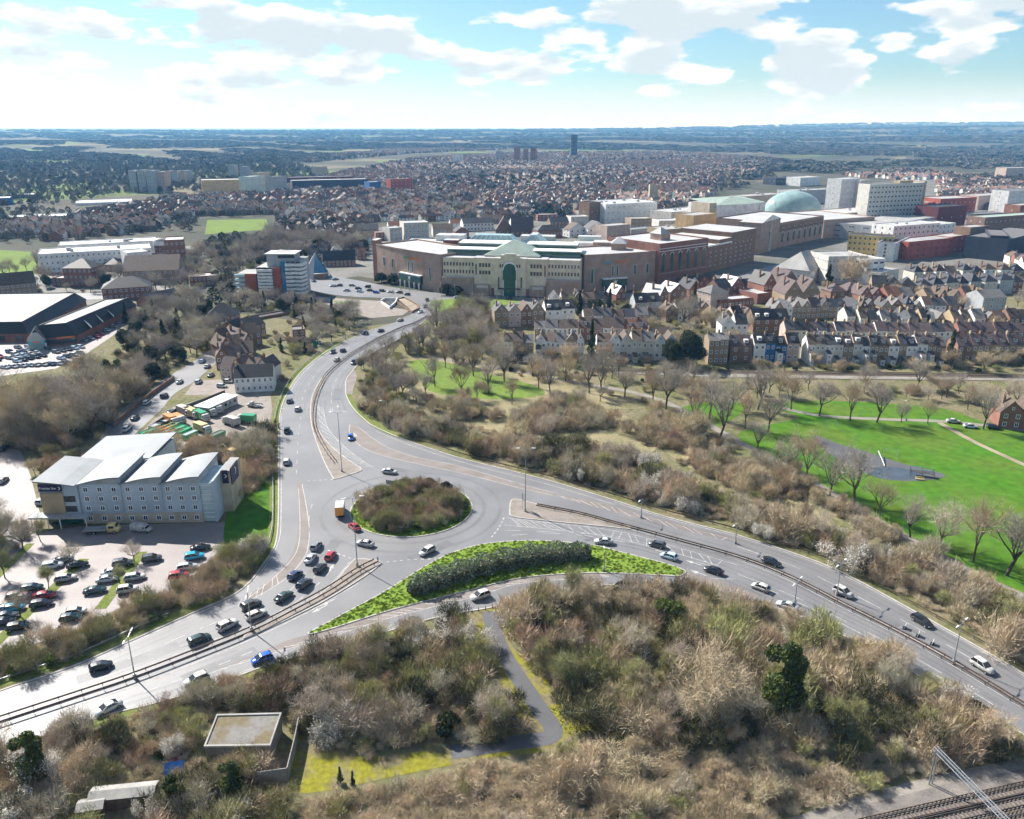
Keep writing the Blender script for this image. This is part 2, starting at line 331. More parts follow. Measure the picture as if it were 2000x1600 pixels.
# paved ground between the town buildings
struct('town_paving', MB().flat(GP([(1282,600),(1282,440),(1400,398),(1560,372),(1830,345),(2100,340),(2100,545),(1780,545),(1700,572),(1480,585),(1400,598)]), 0.03), M('town_ground'))
struct('town_paving', MB().flat(GP([(60,600),(-60,598),(-60,552),(80,520),(300,490),(372,480),(372,540),(300,590)]), 0.03), M('town_ground'))
struct('town_paving', MB().flat(GP([(545,560),(545,505),(640,470),(760,440),(1280,425),(1282,560),(900,566),(700,540)]), 0.028), M('town_ground'))
# planted strips between the parking bays of the hotel
for a_, b_, w_ in (((-20,1268),(165,1092),2.4),((196,1190),(278,1078),2.4),((-60,1180),(60,1062),2.0)): struct('planting_strip', MB().ribbon([G(*a_), (G(*a_)+G(*b_))/2, G(*b_)], w_, 0.062), M('verge_grass'))
# park lawns, paths and rough grass
struct('park_lawn', MB().flat(spline(GP([(1500,790),(1600,783),(1760,790),(1850,800),(1950,835),(2050,850),(2400,900),(2500,1250),(2120,1200),(2000,1158),(1890,1108),(1800,1062),(1700,1005),(1600,948),(1500,895),(1440,850),(1500,830),(1560,815)]), 4, True), 0.04), M('park_grass'))
struct('lawn', MB().flat(spline(GP([(800,706),(870,708),(950,730),(1040,752),(1060,772),(960,780),(850,768),(820,742)]), 4, True), 0.05), M('park_grass_light'))
struct('meadow', MB().flat(spline(GP([(760,700),(960,700),(1130,745),(1260,790),(1180,800),(900,790),(780,780)]), 4, True), 0.04), M('gold_grass'))
struct('lawn', MB().flat(spline(GP([(1335,795),(1400,785),(1460,792),(1420,825),(1380,838),(1345,815)]), 4, True), 0.05), M('park_grass'))
struct('lawn', MB().flat(spline(GP([(840,590),(900,584),(1000,586),(1010,592),(930,604),(870,612)]), 4, True), 0.052), M('park_grass_light'))
struct('lawn', MB().flat(GP([(-60,485),(60,492),(80,535),(-60,545)]), 0.05), M('park_grass_light'))
struct('lawn', MB().flat(GP([(405,430),(520,428),(525,448),(400,458)]), 0.05), M('park_grass_light'))
struct('lawn', MB().flat(GP([(868,403),(940,402),(950,414),(872,416)]), 0.05), M('park_grass_light'))
struct('lawn', MB().flat(GP([(690,590),(640,588),(700,600)]), 0.058), M('park_grass_light'))
struct('hotel_lawn', MB().flat(spline(GP([(438,1030),(450,985),(480,958),(525,945),(530,1000),(520,1050),(470,1075),(440,1062)]), 4, True), 0.06), M('park_grass'))
foot = spline(GP([(2250,1280),(2000,1168),(1880,1110),(1700,1010),(1560,925),(1440,862),(1330,800),(1250,770),(1130,748),(980,720),(850,700)]), 6)
struct('footpath', MB().ribbon(foot, 3.0, 0.07), M('gravel'))
struct('footpath', MB().ribbon(spline(GP([(1520,795),(1600,812),(1720,819),(1850,824),(1980,838),(2150,860)]), 5), 2.6, 0.072), M('gravel'))
struct('worn_path', MB().ribbon(spline(GP([(1835,826),(1900,862),(1960,890),(2060,935)]), 5), 2.0, 0.074), M('bare_earth'))
struct('rough_grass', MB().flat(spline(GP([(1310,850),(1380,880),(1480,930),(1560,975),(1610,1010),(1640,1045),(1600,1050),(1520,1000),(1420,950),(1330,905),(1290,870)]), 4, True), 0.06), M('gold_grass'))
struct('rough_grass', MB().flat(spline(GP([(860,800),(1000,790),(1180,800),(1290,850),(1250,890),(1100,870),(960,850)]), 4, True), 0.055), M('gold_grass'))
struct('playground_surface', MB().flat(spline(GP([(1590,850),(1640,868),(1700,885),(1760,905),(1840,925),(1830,936),(1760,940),(1690,925),(1640,900),(1600,870)]), 4, True), 0.075), M('asphalt_dark'))
material('play_blue', (0.06, 0.085, 0.115), var=0.15, scale=0.3)
struct('playground_surface', MB().flat(spline(GP([(1700,927),(1720,912),(1790,920),(1800,934),(1740,938)]), 4, True), 0.08), M('play_blue'))
# path with mossy edges between the thickets
struct('moss_verge', MB().flat(spline(GP([(920,1200),(1000,1192),(1000,1260),(1060,1320),(1120,1390),(1290,1440),(1280,1462),(1060,1470),(900,1492),(780,1515),(600,1550),(560,1515),(590,1428),(650,1445),(700,1478),(900,1458),(1005,1435),(1010,1400),(970,1320),(945,1250)]), 4, True), 0.05), M('moss'))
struct('footpath', MB().ribbon(spline(GP([(955,1195),(975,1260),(1010,1320),(1050,1380),(1080,1435),(1000,1452),(880,1470)]), 6), 3.2, 0.075), M('asphalt_dark'))
# grass verge beside the northern carriageway
vl = spline(GP([(668,668),(610,704),(580,730),(560,760),(545,795),(538,830),(536,880),(536,1000),(531,1055),(516,1085),(500,1105)]), 5)
struct('verge', MB().ribbon(vl, 2.6, 0.08), M('verge_grass'))
struct('verge', MB().flat(spline(GP([(677,772),(686,772),(700,795),(725,815),(765,840),(800,855),(778,856),(730,835),(700,812),(685,792)]), 4, True), 0.12), M('verge_grass'))
struct('verge', MB().ribbon(spline(GP([(-150,1395),(0,1337),(140,1290),(245,1246),(385,1183),(450,1152)]), 5), 2.4, 0.06), M('verge_grass'))
struct('verge', MB().ribbon(spline(GP([(105,1440),(210,1405),(308,1381),(420,1346),(535,1303),(675,1266),(832,1219)]), 5), 2.0, 0.06), M('verge_grass'))

# islands: raised kerbed slabs on the junction
ROUND_C = Vector((-26.4, 195.2, 0)); ROUND_R = 15.9
circ = [ROUND_C+Vector((math.cos(a), math.sin(a), 0))*ROUND_R for a in np.linspace(0, 2*math.pi, 72, endpoint=False)]
def island(name, pts, top_mat, z=0.18, inset=None):
    o = struct(name, MB().prism(pts, 0.0, z, 0, 1), [M('kerb_stone'), top_mat]); part('kerb', MB().kerb(pts, 0.3, 0.0, z+0.03, closed=True), M('kerb_stone'), o); return o
rb = island('roundabout_island', circ, M('island_grass'))
GREEN = spline(GP([(601,1239),(640,1217),(675,1198),(745,1160),(797,1128),(836,1104),(885,1080),(955,1062),(1060,1057),(1165,1067),(1200,1076),(1300,1102),(1334,1114),(1338,1120),(1325,1126),(1300,1125),(1186,1120),(1100,1122),(1010,1131),(920,1153),(815,1179),(745,1198),(640,1231)]), 4, True)
island('grass_island', GREEN, M('island_grass'))
ISL_N = spline(GP([(640,738),(624,762),(616,790),(617,820),(626,848),(655,880),(687,904),(704,915),(703,921),(680,929),(655,936),(649,932),(631,897),(612,845),(607,815),(607,790),(613,765),(630,738)]), 3, True)
island('traffic_island', ISL_N, M('paving'))
ISL_S = spline(GP([(736,1096),(741,1104),(710,1128),(647,1167),(600,1192),(500,1240),(480,1248),(478,1243),(500,1230),(600,1178),(650,1142),(688,1098),(700,1093)]), 3, True)
island('traffic_island', ISL_S, M('paving'))
ISL_E = spline(GP([(999,978),(1015,977),(1046,985),(1130,1001),(1200,1020),(1230,1030),(1228,1034),(1200,1031),(1060,1017),(1003,1010),(996,1000)]), 3, True)
island('traffic_island', ISL_E, M('paving'))
# red-brown surfaced channels
def surf(poly, z=0.066, n=4, mat='red_surface'): part('coloured_surface', MB().flat(spline(GP(poly), n, True), z), M(mat), road)
surf([(581,946),(590,946),(603,1020),(601,1072),(584,1104),(552,1135),(500,1167),(466,1184),(486,1163),(525,1135),(560,1100),(577,1065),(583,1020)])
surf([(684,829),(700,835),(745,868),(800,890),(885,908),(955,928),(1025,948),(1080,963),(1076,968),(1020,955),(955,938),(885,921),(800,903),(735,886),(700,868),(683,845)])
surf([(600,1241),(640,1233),(745,1200),(818,1181),(920,1155),(1010,1133),(1100,1124),(1186,1122),(1186,1127),(1100,1131),(1010,1141),(930,1163),(830,1190),(700,1228),(620,1252),(540,1275),(420,1312),(350,1335),(420,1304),(520,1268),(560,1252)])
surf([(1338,1117),(1420,1141),(1480,1165),(1460,1168),(1400,1152),(1335,1140),(1330,1130)])
surf([(1084,966),(1180,985),(1300,1018),(1440,1055),(1400,1052),(1290,1025),(1180,995)])
surf([(675,735),(690,722),(697,735),(690,760),(688,770),(677,770)])

# painted lines: each line is a part of the road
WM = M('paint_white')
def solid(px, w=0.16, z=0.074, mat=None, n=5):
    part('lane_line', MB().ribbon(spline(GP(px), n), w, z), mat or WM, road)
def dashes(px, dash, gap, w=0.16, z=0.074):
    P = spline(GP(px), 12); mb = MB(); acc = 0.0; on = True; seg = [P[0]]
    for a, b in zip(P, P[1:]):
        L = (b-a).length; t = 0.0
        while t < L:
            lim = (dash if on else gap)-acc; step = min(lim, L-t); t += step; acc += step; q = a+(b-a)*(t/L)
            if on: seg.append(q)
            if acc >= (dash if on else gap)-1e-6:
                if on and len(seg) > 1: mb.ribbon(seg, w, z)
                on = not on; acc = 0.0; seg = [q]
    if mb.f: part('dashed_line', mb, WM, road)
def off(a, b, t): return [(p[0]+(q[0]-p[0])*t, p[1]+(q[1]-p[1])*t) for p, q in zip(a, b)]
# eastern dual carriageway
EU = [(1200,978),(1300,1010),(1440,1046),(1580,1092),(1667,1130),(1790,1197),(1902,1260),(2000,1317)]
EM = [(1200,1022),(1300,1051),(1440,1090),(1545,1131),(1650,1185),(1755,1238),(1860,1296),(2000,1382)]
EL = [(1140,1061),(1240,1076),(1340,1112),(1440,1152),(1560,1203),(1685,1260),(1800,1325),(1930,1397)]
solid(off(EU,EM,.06)); solid(off(EU,EM,.92)); solid(off(EM,EL,.07)); dashes(off(EU,EM,.5)[2:], 5.5, 4.5)
dashes([(1300,1113),(1390,1130),(1450,1133),(1500,1152),(1600,1196),(1700,1248),(1800,1303),(1930,1379)], 5.5, 4.5)
dashes([(1280,1075),(1340,1092),(1440,1122),(1545,1163),(1650,1213),(1755,1268),(1860,1328),(1980,1402)], 5.5, 4.5)
solid([(1400,1160),(1480,1180),(1601,1216),(1744,1286),(1825,1333),(1930,1392)])
# entry hatching on the east and north splitters
def hatch(a, b, n, w=0.14):
    A, B = spline(GP(a), 8), spline(GP(b), 8); mb = MB()
    for k in range(n):
        i = int(k*(len(A)-2)/(n-1)); j = min(len(B)-1, int((k+.5)*(len(B)-2)/(n-1))+1); mb.ribbon([A[i], B[j]], w, 0.076)
    part('hatching', mb, WM, road)
solid([(990,1012),(1060,1020),(1200,1037),(1300,1063),(1440,1104)]); solid([(985,1026),(1070,1034),(1180,1047),(1290,1073),(1400,1105)])
hatch([(1000,1014),(1060,1021),(1200,1038),(1300,1064),(1420,1098)], [(1010,1029),(1070,1034),(1180,1048),(1290,1074),(1400,1105)], 26)
solid([(612,812),(622,850),(655,885),(700,915)]); solid([(632,800),(640,835),(670,870),(715,905),(730,912)])
hatch([(619,790),(622,822),(632,850),(660,882),(706,914)], [(632,800),(638,832),(662,862),(700,896),(728,912)], 22)
solid([(583,955),(586,1020),(583,1066),(566,1098),(525,1137),(470,1180)], .14); solid([(590,946),(603,1020),(601,1072),(584,1104),(552,1135),(500,1167),(462,1185)], .2, mat=M('kerb_stone'))
hatch([(540,1125),(500,1152),(470,1172)], [(552,1135),(505,1166),(466,1184)], 7)
solid([(684,829),(683,845),(700,868),(735,886),(800,903),(885,921),(955,938),(1020,955),(1080,968)], .2, mat=M('kerb_stone'))
solid([(700,835),(745,868),(800,890),(885,908),(955,928),(1025,948),(1080,963)], .14)
hatch([(1090,968),(1180,987),(1300,1019),(1430,1053)], [(1100,974),(1180,995),(1290,1025),(1410,1055)], 16)
hatch([(430,1308),(520,1275),(620,1245),(745,1202),(818,1183),(930,1158),(1010,1136),(1186,1122)], [(440,1306),(540,1275),(640,1246),(760,1208),(830,1190),(940,1163),(1020,1140),(1190,1127)], 26)
solid([(350,1336),(440,1306),(540,1275),(640,1246),(760,1208),(830,1190),(940,1163),(1020,1140),(1190,1127)], .14)
# southwest carriageways
SU = [(0,1350),(140,1303),(245,1257),(385,1194),(455,1163)]; SM = [(0,1404),(140,1358),(262,1316),(400,1262),(478,1235)]; SL = [(0,1464),(105,1432),(210,1397),(308,1373),(420,1338)]
solid(off(SU,SM,.07)); solid(off(SU,SM,.93)); dashes(off(SU,SM,.5), 4, 3); dashes(off(SU,SM,.32)[:3], 2, 2)
solid([(0,1424),(140,1376),(270,1338),(400,1288),(500,1245),(600,1197),(700,1140)]); solid([(0,1458),(105,1426),(210,1392),(308,1368),(420,1333),(535,1291),(675,1253),(800,1217)])
dashes([(0,1442),(140,1397),(270,1356),(400,1310),(500,1270)], 2.2, 2.2)
dashes([(478,1228),(560,1187),(600,1160),(640,1122),(655,1095)], 3, 3); dashes([(560,1160),(590,1130),(610,1100),(640,1072)], 3, 3)
solid([(500,1228),(560,1196),(640,1146),(683,1098)], .14)
dashes([(640,1075),(668,1085),(688,1092)], 0.8, 0.8, .3); dashes([(740,1100),(800,1094),(860,1092)], 0.8, 0.8, .25)
dashes([(960,1050),(975,1030),(985,1010)], 1, 1, .3); dashes([(1000,1046),(1080,1042),(1160,1049),(1240,1064)], 4, 4); dashes([(985,1036),(1070,1039),(1160,1044)], 4, 4)
dashes([(600,940),(630,938),(652,937)], .8, .8, .3); dashes([(610,985),(604,1010),(606,1060)], 3, 4)
# northern carriageways
NM = [(700,684),(678,698),(642,728),(625,754),(614,784),(610,819)]; NR = [(745,684),(715,702),(688,730),(678,755),(680,775),(690,795)]; NL = [(700,657),(677,666),(642,685),(607,711),(581,737),(564,764)]
solid(off(NL,NM,.06)); solid(off(NM,NL,.07)); solid(off(NM,NR,.07)); dashes(off(NL,NM,.5), 4, 5); dashes([(590,800),(583,850),(580,900),(579,935)], 3, 5); dashes(off(NM,NR,.5), 4, 5)
solid([(549,800),(549,880),(549,1000),(545,1055),(520,1103),(495,1135)]); solid([(735,843),(790,866),(860,890),(930,911),(1065,945),(1200,986)])
# darker wheel tracks and tarmac patches worn into the lanes
material('tarmac_worn', (0.163, 0.159, 0.159), rough=0.5, var=0.12, scale=0.12, spec=0.5, fine=(3.0, 0.1)); material('tarmac_patch', (0.15, 0.147, 0.148), rough=0.55, var=0.12, scale=0.2, spec=0.45, fine=(3.0, 0.12))
def tracks(px, z=0.069):
    P = spline(GP(px), 8)
    for s_ in (-.8, .8): part('wheel_track', MB().ribbon(P, .55, z, off=s_), M('tarmac_worn'), road)
for a_ in (.26, .74): tracks(off(EU,EM,a_)); tracks(off(SU,SM,a_)); tracks(off(NL,NM,a_)); tracks(off(NM,NR,a_))
for a_ in (.2, .5, .8): tracks(off(EM,EL,a_))
for a_ in (.3, .75): tracks(off(SM,SL,a_))
for rr_ in (3.2, 7.4): part('wheel_track', MB().ribbon([ROUND_C+Vector((math.cos(t), math.sin(t), 0))*(ROUND_R+rr_) for t in np.linspace(0, 2*math.pi, 90)], 1.0, .069), M('tarmac_worn'), road)
for (x, y, dx, dy, w, L) in [(612,1120,10,-14,2.8,16),(500,1270,-20,8,2.6,14),(1560,1140,20,9,3.0,22),(660,760,-2,14,2.8,14),(1400,1075,20,6,2.6,16),(150,1330,20,-7,2.8,18),(880,1060,-14,6,3,12),(760,915,16,3,2.6,10)]:
    a_ = G(x, y); d_ = (G(x+dx, y+dy)-a_).normalized(); part('tarmac_patch', MB().ribbon([a_, a_+d_*L], w, .0705), M('tarmac_patch'), road)
# direction arrows on the carriageway
def arrow(px, py, dx, dy, L=4.0):
    a = G(px, py); d = (G(px+dx, py+dy)-a).normalized(); nrm = Vector((-d.y, d.x, 0)); mb = MB()
    b = a+d*L*.55; t = a+d*L
    mb.add([(p.x,p.y,.076) for p in (a+nrm*.12, a-nrm*.12, b-nrm*.12, b+nrm*.12)], [(0,1,2,3)]); mb.add([(p.x,p.y,.076) for p in (b-nrm*.55, t, b+nrm*.55)], [(0,1,2)])
    part('road_arrow', mb, WM, road)
for a in [(655,1170,-40,20),(640,1182,-40,20),(690,846,12,14),(660,790,0,30),(645,800,2,30),(612,1130,20,-30),(640,1120,20,-30),(1370,1105,-30,-10),(1380,1125,-30,-10)]: arrow(*a)
# ------------------------------------------------------------------ street furniture
material('steel', (0.42, 0.43, 0.44), rough=0.45, var=0.1, scale=2.0, metal=0.7, spec=0.5)
material('dark_steel', (0.10, 0.095, 0.09), rough=0.6, var=0.2, scale=2.0, metal=0.3)
material('rust', (0.16, 0.11, 0.08), rough=0.8, var=0.2, scale=3.0, metal=0.3)
material('white_metal', (0.75, 0.76, 0.77), rough=0.4, var=0.06, scale=2.0)
material('lamp_glass', (0.75, 0.78, 0.78), rough=0.2, var=0.0, spec=0.6)
material('sign_back', (0.30, 0.31, 0.32), rough=0.5, var=0.1, scale=2.0, metal=0.4)
material('sign_black', (0.02, 0.02, 0.022), rough=0.5, var=0.0); material('sign_white', (0.8, 0.8, 0.8), rough=0.5, var=0.0); material('sign_green', (0.02, 0.13, 0.09), rough=0.5, var=0.0); material('sign_blue', (0.05, 0.16, 0.30), rough=0.5, var=0.0)
material('concrete', (0.20, 0.19, 0.17), rough=0.9, var=0.16, scale=0.7, fine=(3, .1)); material('concrete_pale', (0.33, 0.315, 0.29), rough=0.85, var=0.12, scale=0.4, fine=(2, .08))
material('brick_wall', (0.26, 0.15, 0.10), rough=0.9, var=0.16, scale=0.8, fine=(5, .12))
material('timber', (0.17, 0.12, 0.09), rough=0.9, var=0.2, scale=1.5)
post_mesh = MB().box(-.06,.06,-.06,.06,0,.80).mesh('barrier_post', [M('dark_steel')])
def barrier(label, px, z0=0.06, rails=((.42,.72),), spacing=3.2, mat='steel', n=6, double=0.0):
    P = spline(GP(px), n); t = thing('crash_barrier', label, 'crash barrier', P[0])
    o0 = P[0]
    for s in ((-double, double) if double else (0,)):
        Q = []
        for i, p in enumerate(P):
            d = (P[min(i+1,len(P)-1)]-P[max(i-1,0)]).normalized(); Q.append(p+Vector((-d.y, d.x, 0))*s-o0)
        for a, b in rails: part('rail', MB().kerb(Q, .10, z0+a, z0+b), M(mat), t)
        acc = 0.0
        for a, b in zip(Q, Q[1:]):
            L = (b-a).length; acc += L
            if acc >= spacing: link('post', post_mesh, t, (b.x, b.y, z0), math.atan2(b.y-a.y, b.x-a.x)); acc = 0.0
    return t
barrier('steel central barrier between the two southwest carriageways, foot of the junction', [(-200,1480),(-60,1432),(0,1412),(140,1366),(265,1324),(400,1272),(490,1235),(560,1200),(640,1157),(700,1118),(735,1100)], .2, double=.75, mat='rust')
barrier('steel central barrier on the eastern dual carriageway', [(1048,990),(1130,1006),(1200,1025),(1300,1052),(1440,1091),(1545,1132),(1650,1186),(1755,1239),(1860,1297),(2000,1383),(2150,1474)], .12, double=.45, mat='rust')
barrier('curved steel central barrier on the northern dual carriageway', [(838,618),(810,633),(784,642),(735,665),(700,685),(678,699),(642,729),(625,756),(615,784),(612,819),(620,850),(640,885),(655,905)], .15, double=.45, mat='rust')
barrier('steel barrier along the outer edge of the eastern carriageway beside the blossom thicket', [(790,852),(855,874),(925,896),(1060,930),(1200,970),(1300,1001),(1440,1037),(1580,1082),(1667,1119),(1790,1186),(1902,1249),(2000,1306),(2120,1376)], .1, mat='rust')
barrier('steel barrier along the grass verge of the northern carriageway', [(720,643),(672,662),(636,681),(600,708),(573,735),(555,764),(542,795),(535,830),(533,880),(533,1000),(528,1050),(512,1085)], .1, mat='steel')
barrier('low rail fence on the verge between hotel car park scrub and southwest road', [(-120,1375),(0,1333),(140,1286),(245,1240),(330,1203)], .06)

def lamp_mesh(h):
    return MB().tube([(0,0,0),(0,0,h*.5),(0,0,h)], .14, .07, 7).mesh('pole', [M('steel')])
_pm = {}
arm_mesh = MB().tube([(0,0,0),(.7,0,.22),(1.7,0,.34)], .055, .045, 5).mesh('arm', [M('steel')])
head_mesh = MB().add([(-.1,-.16,0),(.95,-.13,.02),(.95,.13,.02),(-.1,.16,0),(-.1,-.16,.16),(.95,-.08,.12),(.95,.08,.12),(-.1,.16,.16)], [(0,1,5,4),(1,2,6,5),(2,3,7,6),(3,0,4,7),(4,5,6,7)]).add([(-.05,-.13,-.01),(.9,-.11,.0),(.9,.11,.0),(-.05,.13,-.01)], [(3,2,1,0)], 1).mesh('lamp_head', [M('white_metal'), M('lamp_glass')])
base_mesh = MB().box(-.24,.24,-.24,.24,0,.9).mesh('cabinet', [M('steel')])
def lamp(label, px, py, top, arms, z=.1):
    b = G(px, py); h = HT(px, py, top)-z; k = round(h*2)/2
    t = thing('street_lamp', label, 'street lamp', (b.x, b.y, z), 0, 'street lamps around the junction')
    if k not in _pm: _pm[k] = lamp_mesh(k)
    link('pole', _pm[k], t, scale=(1,1,h/k)); link('base_cabinet', base_mesh, t)
    for a in arms:
        ar = link('arm', arm_mesh, t, (0,0,h-.3), a); link('lamp_head', head_mesh, ar, (1.6,0,.32))
    return t
R = math.radians
lamp('tall twin-headed lamp on the northern splitter island', 668, 922, 806, (0, R(180)), .18)
lamp('tall lamp on the paved splitter island with the blue direction sign', 1026, 1000, 876, (0, R(180)), .18)
lamp('tall lamp on the splitter island in front of the queue of cars', 698, 1107, 972, (R(200), R(20)), .18)
lamp('lamp between the southwest carriageways beside the small black car', 264, 1326, 1243, (R(95), R(275)), .2)
lamp('lamp on the central barrier by the white estate car in the queue', 492, 1234, 1157, (R(100), R(280)), .2)
lamp('twin lamp between carriageways beside the white car leaving the frame', 1862, 1297, 1217, (R(40), R(220)), .12)
lamp('lamp on the central barrier beside the large white blossom bush', 1634, 1163, 1100, (R(45), R(225)), .12)
lamp('lamp on the verge of the eastern road near the first white blossom', 1436, 1062, 1022, (R(230),), .1)
lamp('lamp in the central barrier by the silver saloon at the slip road end', 1552, 1180, 1136, (R(50), R(230)), .1)
lamp('lamp beside the eastern carriageway above the red hatching', 1252, 1012, 974, (R(240),), .1)
lamp('lamp on the scrub edge of the northern approach beside the bare thicket', 757, 838, 782, (R(200),), .1)
lamp('lamp on the green island end beside the evergreen hedge', 1180, 1116, 1078, (R(90),), .18)
lamp('lamp by the railing where the northern road bends towards the mall', 675, 664, 648, (R(0), R(180)), .1)
lamp('lamp beside the two black cars near the underpass', 716, 655, 626, (R(0), R(180)), .1)
lamp('lamp on the verge by the white house at the left of the northern road', 545, 838, 800, (R(0),), .1)
for i, (x, y, tp) in enumerate([(862,580,552),(889,583,556),(942,584,557),(970,585,563),(1016,585,563),(783,566,545),(800,568,548),(1051,592,556),(1236,588,558)]):
    lamp(f'slim street lamp in front of the mall, {["first","second","third","fourth","fifth","sixth","seventh","eighth","ninth"][i]} as listed along its frontage' if False else ['slim mast standing by the mall crossing','slim mast in front of the mall bushes','slim lamp by the green mall loading door','slim lamp left of the mall arch','slim lamp right of the mall arch','slim lamp by the left mall entrance bushes','slim lamp by the left mall entrance doors','slim lamp beyond the lawn in front of the mall','slim lamp by the right mall entrance behind the houses'][i], x, y, tp, (R(270),), .05)
lamp('white floodlight column standing on the park lawn', 1769, 822, 787, (R(90),), .05)

# traffic signs
def board(label, px, py, w, h, z0, facing, mat, back='sign_back', chev=0, posts=2, z=.18):
    b = G(px, py); t = thing('road_sign', label, 'road sign', (b.x, b.y, z), facing)       # local -Y is the printed side
    part('panel', MB().box(-w/2,w/2,-.03,.03,z0,z0+h), M(mat), t); part('panel_back', MB().box(-w/2+.02,w/2-.02,.032,.05,z0+.02,z0+h-.02), M(back), t)
    for s in ((-1,1) if posts == 2 else (0,)): part('post', MB().tube([(s*w*.35,.09,0),(s*w*.35,.09,z0+h)], .05, n=6), M('steel'), t)
    for k in range(chev):
        c = -w/2+w*(k+.5)/chev; q = w/chev*.28; y = -.034; zc = z0+h/2; hh = h*.4
        part('chevron', MB().add([(c-q,y,zc+hh),(c,y,zc+hh),(c+q,y,zc),(c,y,zc-hh),(c-q,y,zc-hh),(c,y,zc)], [(0,5,2,1),(5,4,3,2)]), M('sign_white'), t)
    return t
board('black and white chevron sign at the left front of the roundabout', 748, 1026, 3.4, 1.2, .6, R(-25), 'sign_black', chev=4)
board('chevron sign at the right edge of the roundabout', 885, 1012, 3.0, 1.2, .6, R(30), 'sign_black', chev=4)
board('grey back of the wide sign at the rear of the roundabout under the white car', 766, 957, 3.6, 1.2, 1.4, R(160), 'sign_black', chev=4)
board('grey back of the sign at the rear of the roundabout bushes, right one', 792, 954, 3.4, 1.2, 1.5, R(185), 'sign_black', chev=4)
sg = board('green direction sign on the eastern splitter island beside the tall lamp', 1023, 996, 2.2, 1.9, 2.4, R(115), 'sign_green', posts=2)
part('border', MB().box(-1.02,1.02,-.036,-.033,2.5,2.56), M('sign_white'), sg); part('route_line', MB().box(-.1,.1,-.036,-.033,2.7,3.9), M('sign_white'), sg)
board('white backed direction sign beside the northern road near the brown houses', 617, 690, 2.6, 3.4, 2.2, R(-30), 'sign_green', 'white_metal', z=.05)
board('blue direction sign seen from behind at the splitter tip near the queue', 738, 1098, .9, 1.0, .3, R(120), 'sign_blue', posts=1)
for i, (x, y, lb) in enumerate([(1767,1228,'hazard marker board in the carriageway, closest to the black car'),(1793,1243,'hazard marker board in the carriageway, middle of three'),(1821,1259,'hazard marker board in the carriageway, last of three towards the white car')]):
    t = thing('marker_board', lb, 'marker board', tuple(G(x,y)[:2])+(.07,), R(55), 'marker boards by the eastern central barrier')
    part('face', MB().add([(-.5,0,.05),(.5,0,.05),(.5,-.12,.95),(-.5,-.12,.95),(-.5,.1,.05),(.5,.1,.05),(.5,-.06,.95),(-.5,-.06,.95)], [(0,1,2,3),(5,4,7,6),(3,2,6,7),(1,5,6,2),(4,0,3,7)]), M('white_metal'), t); part('foot', MB().box(-.6,.6,-.25,.4,0,.1), M('sign_black'), t)
bol = MB().tube([(0,0,0),(0,0,.95)], .09, .08, 8).mesh('post', [M('sign_black')]); bcap = MB().tube([(0,0,.72),(0,0,.86)], .10, n=8).mesh('band', [M('white_metal')])
for i, (x, y) in enumerate([(922,1198),(935,1195),(948,1192),(962,1188),(975,1184)]):
    t = thing('bollard', ['bollard at the path mouth, leftmost of five','bollard at the path mouth, second from the car park side','bollard at the path mouth, middle of five','bollard at the path mouth, fourth from the left','bollard at the path mouth, nearest the blossom bush'][i], 'bollard', tuple(G(x,y)[:2])+(.06,), 0, 'bollards across the footpath mouth'); link('post', bol, t); link('band', bcap, t)

# ------------------------------------------------------------------ railway in the lower corner
struct('track_bed', MB().flat(GP([(1480,1700),(1600,1606),(1700,1570),(1850,1532),(2000,1502),(2200,1470),(2500,1440),(2600,1800)]), 0.09), M('ballast'))
struct('embankment', MB().flat(GP([(1480,1620),(1600,1580),(1700,1548),(1850,1510),(2000,1480),(2200,1450),(2200,1480),(2000,1502),(1850,1532),(1700,1570),(1600,1606),(1500,1650)]), 0.06), M('gravel'))
material('rail_steel', (0.30, 0.24, 0.20), rough=0.35, var=0.15, scale=2, metal=0.8); material('sleeper', (0.15, 0.12, 0.10), rough=0.9, var=0.2, scale=2)
def track(label, a, b, z=.1):
    A, B = G(*a), G(*b); d = (B-A).normalized(); L = (B-A).length; t = thing('railway_track', label, 'railway track', (A.x, A.y, z), math.atan2(d.y, d.x), 'railway tracks')
    for s in (-.72, .72): part('rail', MB().box(0, L, s-.06, s+.06, .12, .30), M('rail_steel'), t)
    part('third_rail', MB().box(0, L, 1.25, 1.33, .12, .26), M('rust'), t)
    sl = MB()
    for k in range(int(L/.75)): sl.box(k*.75, k*.75+.26, -1.25, 1.25, 0, .13)
    o = part('sleepers', sl, M('sleeper'), t); o['kind'] = 'stuff'
track('railway track in the bottom corner, closest to the scrub', (1585,1640), (2300,1474)); track('railway track in the bottom corner, second from the scrub', (1680,1640), (2300,1497)); track('railway track in the bottom corner, third under the gantry', (1800,1650), (2300,1528)); track('railway track in the bottom corner, outermost', (1890,1655), (2300,1550))
struct('track_bed', MB().flat(GP([(1200,722),(1400,728),(1700,732),(2000,735),(2200,736),(2200,746),(2000,745),(1700,742),(1400,738),(1200,730)]), 0.25), M('gravel'))
track('far railway track beyond the park, house side', (1150,723), (2150,737), .27); track('far railway track beyond the park, park side', (1150,726), (2150,741), .27)
